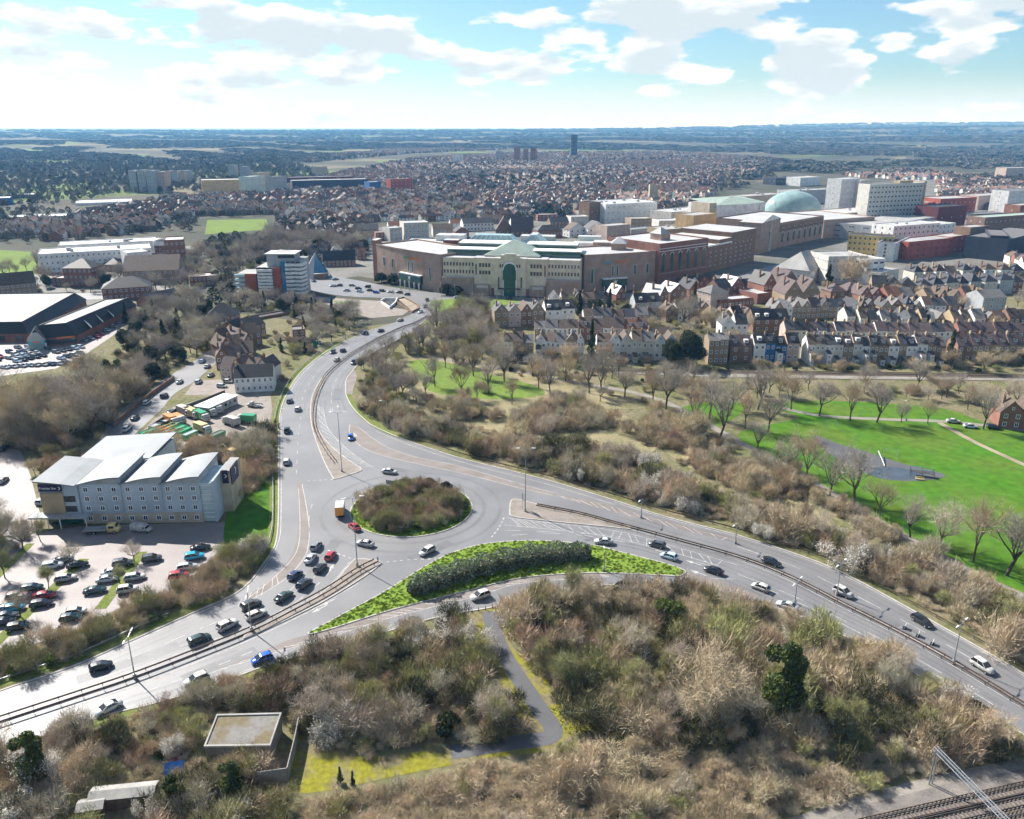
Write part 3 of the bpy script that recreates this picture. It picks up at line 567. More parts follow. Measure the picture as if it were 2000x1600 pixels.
# gantry over the tracks
g0 = G(1817,1532); zt = HT(1817,1532,1462); g1 = G(1966,1598,zt); gd = Vector((g1.x-g0.x, g1.y-g0.y, 0)); gL = gd.length+6
gt = thing('rail_gantry', 'grey lattice gantry spanning the tracks in the bottom corner', 'gantry', g0, math.atan2(gd.y, gd.x))
for xx in (0, gL): part('mast', MB().tube([(xx,-.25,0),(xx,-.25,zt)], .11, n=6).tube([(xx,.25,0),(xx,.25,zt)], .11, n=6), M('steel'), gt)
for sy in (-.25, .25):
    for zz in (zt, zt-.7): part('chord', MB().tube([(-.5,sy,zz),(gL+.5,sy,zz)], .06, n=5), M('steel'), gt)
br = MB()
for k in range(int(gL/.9)):
    for sy in (-.25,.25): br.tube([(k*.9,sy,zt-.7),(k*.9+.45,sy,zt)], .03, n=4).tube([(k*.9+.45,sy,zt),(k*.9+.9,sy,zt-.7)], .03, n=4)
part('bracing', br, M('steel'), gt)
for k in (.35,.62,.9): part('drop_arm', MB().tube([(gL*k,0,zt-.7),(gL*k,0,zt-2.0),(gL*k+.8,0,zt-2.2)], .04, n=5), M('steel'), gt)
for k,(x,y,c,lb) in enumerate([(1478,1572,'paint_yellow','small yellow marker post in the scrub at the railway edge')]):
    t = thing('marker_post', lb, 'marker post', G(x,y)); part('stake', MB().box(-.06,.06,-.06,.06,0,1.5), M(c), t); part('cap', MB().box(-.09,.09,-.09,.09,1.5,1.6), M(c), t)

# ------------------------------------------------------------------ small structures in the scrub
Z = 3.8; cs = [G(400,1456,Z), G(527,1454,Z), G(548,1393,Z), G(424,1396,Z)]; c0 = cs[0].copy(); c0.z = 0
loc = [(p-c0) for p in cs]; sub = thing('substation', 'flat-roofed concrete hut with mossy roof and parapet in the scrub', 'hut', c0)
part('wall', MB().prism(loc, 0, Z-.35), M('concrete'), sub); part('parapet', MB().kerb(loc, .45, Z-.3, Z, closed=True), M('concrete_pale'), sub)
material('mossy_roof', (0.19, 0.18, 0.165), rough=0.95, color2=(0.15, 0.12, 0.07), scale=0.22, lo=.42, hi=.6, fine=(1.5, .15)); part('roof', MB().flat(loc, Z-.2), M('mossy_roof'), sub)
wl_ = [G(583,1400,2.4), G(575,1440,2.4), G(560,1500,2.4), G(500,1508,2.4)]; w0 = wl_[0].copy(); w0.z = 0; pw = thing('yard_wall', 'grey panel wall around the yard beside the mossy-roofed hut', 'wall', w0)
for a, b in zip(wl_, wl_[1:]):
    n = max(1, int((b-a).length/2.4))
    for k in range(n):
        p, q = a+(b-a)*(k/n), a+(b-a)*((k+.97)/n); part('panel', MB().kerb([p-w0, q-w0], .14, 0, 2.4), M('concrete_pale'), pw)
def shed(label, px, py, w, d, h, rz, mat, name='shed'):
    t = thing(name, label, 'shed', G(px,py), R(rz)); part('wall', MB().box(-w/2,w/2,-d/2,d/2,0,h), M('timber'), t)
    part('roof', MB().add([(-w/2-.2,-d/2-.2,h),(w/2+.2,-d/2-.2,h),(w/2+.2,0,h+.5),(-w/2-.2,0,h+.5),(w/2+.2,d/2+.2,h),(-w/2-.2,d/2+.2,h)], [(0,1,2,3),(3,2,4,5)]), M(mat), t)
shed('long pale roofed shed among the scrub at the bottom left', 245, 1568, 9, 2.6, 2.2, 8, 'concrete_pale'); shed('small pale roofed shed at the very bottom left', 182, 1592, 3.4, 2.2, 2.0, 12, 'concrete_pale')
material('tarp_blue', (0.05, 0.20, 0.55), rough=0.5, var=0.15, scale=1.2); material('tarp_red', (0.30, 0.03, 0.04), rough=0.6, var=0.15, scale=1.2)
t = thing('tent', 'blue and red tarpaulin shelter in the scrub beside the hut', 'tent', G(341,1502), R(20))
part('canvas', MB().add([(-1.5,-1.6,0),(1.5,-1.6,0),(1.3,0,1.4),(-1.3,0,1.5),(1.5,1.4,0),(-1.5,1.4,0)], [(0,1,2,3),(3,2,4,5),(1,4,2),(5,0,3)]), M('tarp_blue'), t); part('groundsheet', MB().box(-1.2,1.4,1.5,3.0,0,.25), M('tarp_red'), t)
# footbridge over the stream
b0 = G(1832,1152); b1 = G(1888,1132); fd = b1-b0; fb = thing('footbridge', 'small arched timber footbridge over the stream beside the path', 'footbridge', (b0.x,b0.y,.4), math.atan2(fd.y, fd.x)); L = fd.length
arch = [(L*k/10, 0, .9*math.sin(math.pi*k/10)) for k in range(11)]
part('deck', MB().add([(x,s,z) for x,_,z in arch for s in (-1,1)]+[(x,s,z-.3) for x,_,z in arch for s in (-1,1)], [(2*i,2*i+2,2*i+3,2*i+1) for i in range(10)]+[(2*i+22,2*i,2*i+1,2*i+23) for i in (0,)]+[(22+2*i,24+2*i,2*i+2,2*i) for i in range(10)]), M('timber'), fb)
for s in (-1, 1):
    part('handrail', MB().tube([(x,s,z+1.1) for x,_,z in arch], .07, n=5), M('timber'), fb); part('mid_rail', MB().tube([(x,s,z+.6) for x,_,z in arch], .05, n=4), M('timber'), fb)
    for x,_,z in arch[::2]: part('post', MB().box(x-.07,x+.07,s-.07,s+.07,z-.3,z+1.2), M('timber'), fb)
# playground pieces
t = thing('slide', 'long pale slide running down onto the blue playground surface', 'slide', G(1728,912)); a, b = G(1714,890)-G(1728,912), Vector((0,0,0))
part('chute', MB().kerb([a, a*.5, b], .9, .0, .0).tube([(a.x,a.y,1.6),(a.x*.6,a.y*.6,1.1),(a.x*.25,a.y*.25,.6),(0,0,.25)], .14, n=6), M('steel'), t)
for k in (1.,.6,.3): part('support', MB().tube([(a.x*k,a.y*k,0),(a.x*k,a.y*k,2.4*k)], .08, n=5), M('dark_steel'), t)
for i,(x,y,lb) in enumerate([(1738,895,'metal swing frame standing on the park lawn beside the playground'),(1623,836,'metal goal frame at the top of the park lawn')]):
    t = thing('swing_frame', lb, 'swing frame', G(x,y), R(-35 if i==0 else 10)); w = 4.5 if i==0 else 3.2; h = 2.8
    part('top_bar', MB().tube([(-w/2,0,h),(w/2,0,h)], .07, n=5), M('steel'), t)
    for s in (-1,1):
        for q in (-1,1): part('leg', MB().tube([(s*w/2,0,h),(s*(w/2+.2),q*.9,0)], .06, n=5), M('steel'), t)
t = thing('climbing_frame', 'dark climbing frame with turquoise bars on the playground', 'climbing frame', G(1800,930), R(-20)); material('turquoise', (.10,.45,.45), var=.1)
for x in (-3,0,3):
    for y in (-1.2,1.2): part('post', MB().tube([(x,y,0),(x,y,2.2)], .08, n=5), M('dark_steel'), t)
for y in (-1.2,1.2): part('bar', MB().tube([(-3,y,2.2),(0,y,2.4),(3,y,2.2)], .07, n=5), M('turquoise'), t)
part('net', MB().kerb([(-3,0,0),(3,0,0)], 1.6, 1.2, 1.3), M('dark_steel'), t)
t = thing('bench', 'orange bench unit at the edge of the playground', 'bench', G(1796,938), R(-20)); part('seat', MB().box(-1.1,1.1,-.3,.3,.4,.5), M('paint_yellow'), t); part('backrest', MB().box(-1.1,1.1,.25,.33,.5,1.0), M('paint_yellow'), t)
for s in (-.9,.9): part('leg', MB().box(s-.06,s+.06,-.25,.25,0,.4), M('dark_steel'), t)
# ------------------------------------------------------------------ vehicles
material('car_glass', (0.015, 0.018, 0.022), rough=0.08, var=0, spec=0.8); material('tyre', (0.02,0.02,0.02), rough=0.8, var=0); material('rim', (0.45,0.46,0.47), rough=0.3, var=0, metal=0.8)
material('headlight', (0.8,0.82,0.85), rough=0.1, var=0, spec=0.8); material('taillight', (0.35,0.015,0.015), rough=0.2, var=0, spec=0.6); material('trim_black', (0.025,0.025,0.027), rough=0.6, var=0)
CARC = {'white':(.80,.80,.80),'silver':(.48,.50,.52),'grey':(.20,.21,.22),'dark grey':(.07,.075,.08),'black':(.012,.012,.014),'dark blue':(.02,.035,.09),'blue':(.02,.10,.50),'red':(.36,.02,.025),'dark red':(.16,.012,.015),'turquoise':(.02,.33,.50),'dark green':(.02,.05,.04),'pale blue':(.45,.58,.68),'brown':(.14,.07,.05),'yellow':(.80,.50,.03),'orange':(.75,.28,.03),'green':(.03,.30,.10)}
def paint(c): return material('paint_'+c.replace(' ','_'), CARC[c], rough=0.28, var=0, spec=0.5, coat=0.7)
def ring(x, w, zl, zt): return [(x,-.86*w,zl),(x,-w,zl+.18),(x,-w,zt-.2),(x,-.9*w,zt),(x,.9*w,zt),(x,w,zt-.2),(x,w,zl+.18),(x,.86*w,zl)]
def loft(mb, st, mi=0):
    vs = [p for s in st for p in ring(*s)]; n = 8; fs = [(i*n+k, (i+1)*n+k, (i+1)*n+(k+1)%n, i*n+(k+1)%n) for i in range(len(st)-1) for k in range(n)]
    fs += [tuple(range(n)), tuple(range((len(st)-1)*n, len(st)*n))[::-1]]; mb.add(vs, fs, mi)
TYPES = {  # stations (x, half width, z low, z top); cabin: bottom x0,x1,half width,z ; top x0,x1,half width,z
 'hatchback': ([(-2.05,.66,.38,.85),(-1.95,.84,.25,.96),(-1.2,.89,.2,.98),(0,.9,.2,.96),(.85,.89,.2,.93),(1.55,.85,.2,.80),(1.95,.74,.25,.68),(2.05,.58,.36,.6)], (-1.95,1.15,.82,.93), (-1.5,.25,.64,1.48), (-1.25,1.3)),
 'saloon': ([(-2.3,.66,.4,.86),(-2.2,.84,.27,.97),(-1.4,.9,.2,.98),(0,.91,.2,.95),(.95,.9,.2,.92),(1.75,.86,.2,.80),(2.2,.74,.25,.68),(2.32,.58,.36,.6)], (-1.75,1.2,.82,.93), (-.95,.25,.63,1.42), (-1.4,1.42)),
 'estate car': ([(-2.25,.68,.4,.88),(-2.15,.86,.27,.98),(-1.3,.91,.2,1.0),(0,.92,.2,.97),(.95,.91,.2,.94),(1.7,.87,.2,.82),(2.15,.75,.25,.7),(2.25,.6,.36,.62)], (-2.12,1.2,.84,.95), (-1.8,.3,.66,1.5), (-1.35,1.4)),
 'large car': ([(-2.2,.7,.45,.98),(-2.1,.88,.32,1.1),(-1.3,.94,.27,1.14),(0,.95,.27,1.12),(.9,.94,.27,1.08),(1.65,.9,.27,.98),(2.1,.8,.32,.84),(2.22,.62,.42,.74)], (-2.08,1.15,.87,1.08), (-1.7,.25,.7,1.72), (-1.32,1.38)),
}
wheel_mesh = MB()
for k in range(14):
    a, b = 2*math.pi*k/14, 2*math.pi*(k+1)/14; ca, sa, cb, sb = math.cos(a), math.sin(a), math.cos(b), math.sin(b)
    wheel_mesh.add([(.33*ca,-.11,.33*sa),(.33*cb,-.11,.33*sb),(.33*cb,.11,.33*sb),(.33*ca,.11,.33*sa),(0,-.11,0),(0,.11,0)], [(0,1,2,3),(4,1,0),(5,3,2)])
wheel_mesh = wheel_mesh.mesh('tyre', [M('tyre')])
rim_mesh = MB().tube([(0,-.125,0),(0,.125,0)], .20, n=10).add([(.2*math.cos(2*math.pi*k/10),-.125,.2*math.sin(2*math.pi*k/10)) for k in range(10)], [tuple(range(10))]).mesh('rim', [M('rim')])
_carmesh = {}
def car_meshes(ty, col):
    k = (ty, col)
    if k in _carmesh: return _carmesh[k]
    st, cb, ct, wx = TYPES[ty]; mb = MB(); loft(mb, st); bm = mb.mesh('body', [paint(col)], True)
    if ty not in _carmesh:
        (bx0,bx1,bw,bz), (tx0,tx1,tw,tz) = cb, ct
        B = [(bx0,-bw,bz),(bx1,-bw,bz),(bx1,bw,bz),(bx0,bw,bz)]; T = [(tx0,-tw,tz-.04),(tx1,-tw,tz-.04),(tx1,tw,tz-.04),(tx0,tw,tz-.04)]
        _carmesh[ty] = (MB().add(B+T, [(0,1,5,4),(1,2,6,5),(2,3,7,6),(3,0,4,7),(4,5,6,7)]).mesh('windows', [M('car_glass')]),
            MB().box(-.04,.05,-.2,.2,-.07,.07).mesh('headlight', [M('headlight')]), MB().box(-.05,.04,-.16,.16,-.1,.1).mesh('taillight', [M('taillight')]),
            MB().box(-.02,.03,-.26,.26,-.06,.06).mesh('number_plate', [M('sign_white')]))
    (bx0,bx1,bw,bz), (tx0,tx1,tw,tz) = cb, ct; r = MB()
    xs = [tx0-.06, tx0+.15, (tx0+tx1)/2, tx1-.12, tx1+.08]; zs = [tz-.06, tz, tz+.035, tz, tz-.06]
    r.add([(x,s*tw*1.02,z-.03*(abs(s) > .9)) for x, z in zip(xs, zs) for s in (-1,-.5,.5,1)], [(4*i+j,4*i+4+j,4*i+5+j,4*i+1+j) for i in range(4) for j in range(3)])
    for s in (-1, 1):
        r.tube([(tx1,s*tw,tz-.05),(bx1,s*bw,bz)], .05, n=4).tube([(tx0,s*tw,tz-.05),(bx0,s*bw,bz)], .085, n=4); xm = (bx0+bx1)/2-.1; r.tube([(xm-.1,s*(tw+.005),tz-.05),(xm,s*(bw+.005),bz)], .05, n=4)
    rm = r.mesh('roof', [paint(col)], False)
    _carmesh[k] = (bm, rm); return _carmesh[k]
def car(label, px, py, dx, dy, ty, col, group=None, detail=True, z=.07, s=1.0, pos=None, rz=None):
    p = G(px, py) if pos is None else pos; h = rz if rz is not None else (lambda d: math.atan2(d.y, d.x))(G(px+dx, py+dy)-G(px-dx, py-dy))
    t = thing('car', label, 'car', (p.x, p.y, z), h, group); t.scale = (s,)*3
    bm, rm = car_meshes(ty, col); wm, hm_, tm, nm = _carmesh[ty]; st, cb, ct, wx = TYPES[ty]
    b = link('body', bm, t); link('windows', wm, t); link('roof', rm, t)
    for x in wx:
        for sy in (-1, 1):
            w = link('wheel', wheel_mesh, t, (x, sy*(st[3][1]-.09), .33)); 
            if detail: link('rim', rim_mesh, w)
    if detail:
        for sy in (-1, 1):
            link('headlight', hm_, t, (st[-2][0]+.0, sy*st[-2][1]*.72, st[-2][3]-.1)); link('taillight', tm, t, (st[1][0]-.04, sy*st[1][1]*.78, st[1][3]-.22))
        link('number_plate', nm, t, (st[0][0]-.02, 0, .6)); link('number_plate', nm, t, (st[-1][0]+.0, 0, .5))
    return t
ROADCARS = [
 (618,1071,10,-12,'hatchback','grey','grey hatchback at the head of the queue, beside the roundabout give-way'),
 (607,1095,12,-16,'saloon','silver','silver saloon second in the left lane of the queue'),
 (646,1090,10,-14,'hatchback','red','small red car in the right lane of the queue'),
 (626,1114,13,-13,'hatchback','black','black hatchback behind the small red car in the queue'),
 (577,1128,14,-11,'hatchback','dark blue','dark blue hatchback in the left lane behind the silver saloon'),
 (595,1146,14,-12,'large car','black','large black off-roader in the queue'),
 (555,1170,15,-10,'saloon','dark green','dark green saloon behind the large black off-roader'),
 (491,1187,18,-8,'large car','dark grey','dark grey large car at the back of the left lane by the sign'),
 (501,1206,18,-8,'estate car','white','white estate car beside the lamp in the queue'),
 (445,1227,16,-8,'large car','white','white compact off-roader following the queue'),
 (390,1254,20,-8,'estate car','dark green','dark teal estate car approaching the queue'),
 (198,1307,20,-6,'hatchback','black','black hatchback alone on the southwest carriageway'),
 (512,1292,-20,7,'hatchback','blue','bright blue hatchback on the red hatching of the southwest exit'),
 (385,1334,-20,8,'large car','white','white people carrier half behind the roadside scrub'),
 (212,1388,-18,9,'saloon','silver','silver car partly hidden by scrub on the southwest exit'),
 (566,786,6,-12,'hatchback','dark grey','dark grey hatchback driving away on the northern road, ahead of the white one'),
 (582,802,6,-12,'hatchback','white','white hatchback on the northern road beside the hatched island'),
 (561,844,2,-14,'large car','black','black car on the northern road by the grass verge'),
 (560,905,2,-14,'estate car','white','white estate car leaving the roundabout northwards'),
 (685,858,2,12,'hatchback','blue','blue car coming down to the roundabout beside the tall lamp'),
 (761,925,16,2,'saloon','white','white saloon behind the roundabout bushes'),
 (692,1033,-10,-8,'saloon','red','red saloon rounding the left side of the roundabout'),
 (713,1066,-18,-4,'saloon','white','pale saloon passing the front of the roundabout'),
 (834,1081,-14,8,'estate car','white','white estate car entering the roundabout by the green island'),
 (938,1169,-18,6,'large car','white','white car on the slip road below the hedge'),
 (1179,1062,-18,-1,'saloon','white','white saloon beside the end of the hedge island'),
 (1283,1068,-16,-4,'hatchback','dark grey','dark hatchback beside the hatching of the eastern approach'),
 (1306,1091,-16,-5,'hatchback','pale blue','pale blue hatchback on the eastern approach'),
 (1393,1119,-18,-6,'saloon','black','black saloon beside the tip of the green island'),
 (1485,1152,-15,-6,'hatchback','white','white hatchback on the eastern approach'),
 (1537,1188,-18,-6,'saloon','silver','silver saloon joining from the slip road end'),
 (1506,1102,18,7,'saloon','black','black saloon leaving on the far eastern carriageway'),
 (1646,1162,18,9,'large car','white','white car beside the lamp on the far eastern carriageway'),
 (1800,1218,18,11,'estate car','black','black estate car on the far eastern carriageway'),
 (1918,1307,18,12,'large car','white','white large car leaving the frame on the eastern carriageway'),
 (650,690,-9,8,'hatchback','dark blue','dark blue car on the northern road bend'), (670,687,9,-7,'hatchback','black','black car on the northern road bend, ahead of the blue one'), (658,705,9,-8,'saloon','white','white car on the northern road bend'),
 (691,711,-6,10,'large car','black','black car on the inner northern carriageway beside the thicket'), (713,653,12,-5,'large car','dark blue','dark car under the lamp near the underpass'), (744,648,12,-5,'saloon','black','black saloon near the underpass'), (782,627,12,-6,'saloon','white','white saloon near the underpass wall'),
 (821,611,-8,6,'saloon','silver','silver saloon turning in front of the planted underpass'), (830,601,-6,6,'hatchback','dark grey','grey hatchback at the mall junction'), (834,588,-5,6,'hatchback','black','black hatchback at the mall junction below the entrance'),
 (718,562,-12,-1,'large car','black','black car on the town road left of the mall'), (723,569,12,1,'saloon','dark grey','dark saloon on the town road left of the mall'), (735,573,12,1,'hatchback','blue','blue car on the town road in front of the mall'), (747,570,12,1,'hatchback','dark grey','dark grey car beside the blue one in front of the mall'), (763,572,-12,-1,'saloon','silver','silver saloon in front of the mall entrance bushes'), (780,573,-12,-1,'saloon','dark grey','dark saloon in front of the mall entrance'), (795,577,-12,-1,'hatchback','black','black car by the underpass mouth'),
 (703,571,12,1,'saloon','pale blue','pale blue saloon at the edge of the town road junction'), (700,565,12,0,'hatchback','black','black car at the left end of the town road'),
 (894,583,12,0,'saloon','silver','silver car on the road below the mall bushes'), (927,582,12,0,'estate car','silver','silver estate on the road below the mall loading door'), (954,586,12,0,'saloon','dark blue','dark blue car on the road below the mall'), (994,584,12,0,'saloon','dark grey','dark car passing the mall arch'),
 (613,551,10,2,'hatchback','dark blue','dark blue car by the flats tower forecourt'), (597,554,10,2,'saloon','black','black car by the flats tower'), (655,547,10,-1,'saloon','grey','grey car beside the glass pyramid'), (651,560,-10,0,'saloon','silver','silver car on the town road below the pyramid'), (663,559,-10,0,'hatchback','dark grey','dark car on the town road below the pyramid'), (677,569,-10,0,'saloon','silver','silver saloon on the town road right of the pyramid'), (688,559,10,0,'hatchback','white','white hatchback on the town road right of the pyramid'),
]
for (x,y,dx,dy,ty,c,lb) in ROADCARS: car(lb, x, y, dx, dy, ty, c, 'cars on the roads', detail=y > 640)
HOTELCARS = [(103,1109,'estate car','silver'),(124,1098,'saloon','grey'),(152,1108,'saloon','black'),(63,1153,'estate car','dark green'),(129,1134,'estate car','white'),(35,1170,'large car','brown'),(53,1171,'hatchback','dark red'),(90,1168,'hatchback','red'),(82,1184,'estate car','black'),(14,1193,'saloon','grey'),(29,1192,'hatchback','turquoise'),(12,1208,'saloon','dark grey'),(7,1220,'estate car','black'),(37,1229,'estate car','black'),(240,1105,'large car','dark grey'),(220,1122,'saloon','silver'),(210,1136,'saloon','silver'),(264,1132,'estate car','white'),(250,1157,'large car','white'),(186,1158,'saloon','dark green'),(297,1096,'large car','dark grey'),(392,1074,'saloon','black'),(380,1092,'large car','turquoise'),(366,1112,'estate car','silver'),(350,1130,'large car','red'),(138,1212,'hatchback','dark green'),(112,1238,'saloon','white'),(149,1200,'hatchback','white')]
HB = {0:'behind the first bare tree',1:'beside the bare tree shadow'}
hl = ['silver estate under the bare tree at the far end of the parking row','grey saloon at the far end of the first parking row','black saloon alone beside the small tree in the hotel car park','dark green estate in the sunlit end of the hotel car park','white estate in the first parking row of the hotel','brown off-roader at the edge of the hotel car park','small dark red car beside the brown off-roader','red hatchback beside the black estate in the hotel car park','black estate next to the red hatchback in the hotel car park','grey saloon at the left edge of the car park','turquoise hatchback at the left edge of the car park','dark grey saloon at the left edge below the turquoise car','black estate cut by the left edge of the picture','black estate in the lower corner of the hotel car park','dark grey off-roader by the middle tree of the hotel car park','silver saloon under the middle tree, upper one','silver saloon under the middle tree, lower one','white estate in the middle row of the hotel car park','white off-roader at the lower end of the middle row','dark green saloon half behind scrub in the car park','dark grey off-roader right of the middle grass strip','black saloon at the top right of the hotel car park','turquoise off-roader on the right of the hotel car park','silver estate below the turquoise off-roader','red off-roader half behind the scrub in the hotel car park','dark green hatchback in the scrub edge of the car park','white saloon half hidden by scrub below the car park','white car half hidden by the bare bushes beside the car park']
for (x,y,ty,c), lb in zip(HOTELCARS, hl): car(lb, x, y, 20, -3, ty, c, 'cars parked at the hotel', detail=True)
lane = [(287,789,'estate car','silver','silver estate on the lane behind the hotel'),(264,819,'saloon','dark grey','dark saloon parked by the depot wall'),(248,841,'large car','silver','silver car parked by the depot wall, nearest the hotel'),(334,807,'saloon','dark grey','dark saloon parked at the depot gate'),(388,748,'estate car','silver','silver estate parked below the brown roofs'),(351,748,'saloon','silver','silver car parked on the lane bend'),(321,776,'large car','dark grey','dark car parked beside the lane scrub'),(446,748,'hatchback','white','white hatchback parked beside the white house'),(8,878,'saloon','black','black saloon on the drive at the left edge'),(6,942,'saloon','grey','grey saloon on the drive at the left edge, lower'),(82,983,'hatchback','white','white hatchback beside the hotel entrance'),(434,757,'hatchback','silver','silver hatchback near the yellow skip'),(405,718,'saloon','white','white car on the lane by the brown roofs'),(412,735,'saloon','grey','grey car on the lane by the brown roofs'),(395,708,'hatchback','pale blue','pale blue car further up the lane'),(622,672,'saloon','white','white car on the drive by the square brick house'),(1940,838,'large car','black','black off-roader parked beyond the park lawn'),(1895,836,'saloon','silver','silver saloon parked by the brick house beyond the park'),(1862,826,'saloon','white','white car parked beyond the park trees')]
for (x,y,ty,c,lb) in lane: car(lb, x, y, 14, -12 if x < 420 else 1, ty, c, 'cars on the side lanes', detail=False)
CARSAME = {}
# retail park rows
rr = random.Random(5); pal = ['silver','white','black','dark grey','grey','dark blue','pale blue','silver','red','white']
for (x0,y0,x1,y1,n) in [(30,694,62,683,4),(20,702,72,691,5),(34,708,84,697,5),(56,680,92,682,3),(110,690,158,680,5),(120,702,158,692,4),(70,716,130,712,5),(10,720,60,716,4),(0,700,20,690,2),(-40,712,-5,705,3),(165,667,190,660,3),(196,655,222,640,3),(228,632,256,617,4),(90,673,96,674,1),(36,681,38,681,1)]:
    for k in range(n):
        u = k/max(1,n-1); c = rr.choice(pal); ty = rr.choice(list(TYPES))
        t = car(f'{c} {ty} parked in the retail car park', x0+(x1-x0)*u, y0+(y1-y0)*u, 10, 1.5, ty, c, 'cars parked at the retail park', detail=False); CARSAME.setdefault(t['label'], []).append((t.location.x/t.location.y, t))
for (x0,y0,x1,y1,n) in [(418,640,462,632,6),(420,648,458,641,5)]:
    for k in range(n):
        u = k/max(1,n-1); c = rr.choice(pal); ty = rr.choice(list(TYPES)); t = car(f'{c} {ty} parked beside the long brown roofs', x0+(x1-x0)*u, y0+(y1-y0)*u, 6, 5, ty, c, 'cars parked by the brown roofs', detail=False); CARSAME.setdefault(t['label'], []).append((t.location.x/t.location.y, t))

# vans and trucks
def wheels(t, xs, w, r=.42):
    for x in xs:
        for s in (-1,1): o = link('wheel', wheel_mesh, t, (x, s*(w-.12), r)); o.scale = (r/.33,1.3,r/.33); link('rim', rim_mesh, o)
def heading(px, py, dx, dy):
    d = G(px+dx, py+dy)-G(px-dx, py-dy); return math.atan2(d.y, d.x)
t = thing('van', 'white panel van parked against the hotel front', 'van', tuple(G(277,1038)[:2])+(.06,), heading(277,1038,20,2))
mb = MB(); loft(mb, [(-2.6,.9,.35,1.95),(-2.5,.98,.3,2.05),(.9,.98,.3,2.05),(1.4,.97,.3,1.75),(1.9,.95,.3,1.15),(2.5,.85,.3,1.0),(2.62,.7,.4,.85)]); part('body', mb, paint('white'), t, True)
part('windscreen', MB().add([(1.2,-.8,1.9),(1.2,.8,1.9),(1.95,.85,1.2),(1.95,-.85,1.2)], [(0,3,2,1)]).add([(1.0,-.995,1.3),(1.7,-.985,1.25),(1.25,-.99,1.75),(1.0,-.99,1.8)], [(0,1,2,3)]), M('car_glass'), t); wheels(t, (-1.6,1.75), .98, .36)
t = thing('recovery_truck', 'yellow-cabbed flatbed recovery truck parked against the hotel front', 'truck', tuple(G(200,1041)[:2])+(.06,), heading(200,1041,20,-1))
mb = MB(); loft(mb, [(1.6,1.02,.5,2.3),(1.7,1.1,.45,2.45),(3.4,1.1,.45,2.45),(3.7,1.08,.45,1.9),(4.2,1.05,.45,1.4),(4.3,.95,.5,1.2)]); part('cab', mb, paint('yellow'), t, True)
part('cab_windows', MB().add([(3.45,-.95,2.35),(3.45,.95,2.35),(3.95,1.0,1.6),(3.95,-1.0,1.6)], [(0,3,2,1)]).box(2.0,3.3,-1.115,-1.10,1.5,2.15), M('car_glass'), t)
part('flatbed', MB().box(-4.2,1.4,-1.15,1.15,.95,1.1).box(-4.2,1.4,-1.15,-1.05,1.1,1.3).box(-4.2,1.4,1.05,1.15,1.1,1.3), M('steel'), t); part('chassis', MB().box(-4.0,3.5,-.5,.5,.5,.95), M('trim_black'), t); part('beacon_bar', MB().box(2.2,2.5,-.8,.8,2.45,2.6), M('paint_yellow'), t); wheels(t, (-2.6,-1.6,3.2), 1.1)
t = thing('box_truck', 'small white box lorry with orange rear passing the roundabout', 'lorry', tuple(G(665,1004)[:2])+(.07,), heading(665,1004,2,-14))
part('cargo_box', MB().box(-2.8,1.6,-1.1,1.1,.8,3.1), paint('white'), t); part('rear_door', MB().box(-2.86,-2.80,-1.05,1.05,.85,3.05), paint('orange'), t); mb = MB(); loft(mb, [(1.7,1.0,.4,2.3),(2.3,1.0,.4,2.3),(2.8,.98,.4,1.5),(3.2,.9,.4,1.2)]); part('cab', mb, paint('white'), t, True); part('chassis', MB().box(-2.7,2.8,-.5,.5,.4,.8), M('trim_black'), t); wheels(t, (-1.6,2.4), 1.05, .4)
t = thing('pickup', 'white dropside pickup parked at the depot edge', 'pickup', tuple(G(497,795)[:2])+(.06,), heading(497,795,-14,-1))
mb = MB(); loft(mb, [(.3,.9,.35,1.9),(1.2,.9,.35,1.9),(1.7,.88,.35,1.2),(2.5,.8,.35,1.0)]); part('cab', mb, paint('white'), t, True); part('tray', MB().box(-2.9,.2,-1,1,.7,.8).box(-2.9,.2,-1,-.94,.8,1.15).box(-2.9,.2,.94,1,.8,1.15), M('steel'), t); part('windows', MB().add([(1.22,-.8,1.82),(1.22,.8,1.82),(1.68,.82,1.25),(1.68,-.82,1.25)], [(0,3,2,1)]), M('car_glass'), t); wheels(t, (-1.8,1.6), .95, .36)
def bin_lorry(label, px, py, dx, dy, col, cab='white', L=5.2, h=3.1):
    t = thing('waste_lorry', label, 'lorry', tuple(G(px,py)[:2])+(.06,), heading(px,py,dx,dy), 'waste lorries in the depot')
    mb = MB(); mb.prism([(-L,-1.2),(.6,-1.2),(.6,1.2),(-L,1.2)], .9, h); part('container', mb, paint(col), t)
    for k in range(4): part('rib', MB().box(-L+.6+k*1.3,-L+.75+k*1.3,-1.24,1.24,1.0,h+.03), paint(col), t)
    mb = MB(); loft(mb, [(.8,1.1,.45,2.7),(2.2,1.15,.45,2.75),(2.55,1.12,.45,2.2),(2.75,1.08,.45,1.3)]); part('cab', mb, paint(cab), t, True)
    part('windscreen', MB().add([(2.38,-1,2.5),(2.38,1,2.5),(2.72,1,1.6),(2.72,-1,1.6)], [(0,3,2,1)]).box(1.2,2.1,-1.17,-1.15,1.6,2.4), M('car_glass'), t); part('chassis', MB().box(-L,2.5,-.5,.5,.45,.9), M('trim_black'), t); wheels(t, (-L+1,-L+2,1.5), 1.15, .48)
bin_lorry('green waste lorry with white cab in the depot', 398, 822, 14, 6, 'green'); bin_lorry('yellow waste lorry parked next to the green one', 380, 817, 14, 6, 'yellow'); bin_lorry('white and green skip lorry by the depot office', 412, 812, 14, 6, 'green'); bin_lorry('green and yellow lorry standing alone at the depot edge', 478, 826, -16, -1, 'green', L=4); bin_lorry('yellow skip lorry with grey cab beside the depot wall', 352, 826, 14, 7, 'orange', L=4, h=2.6)
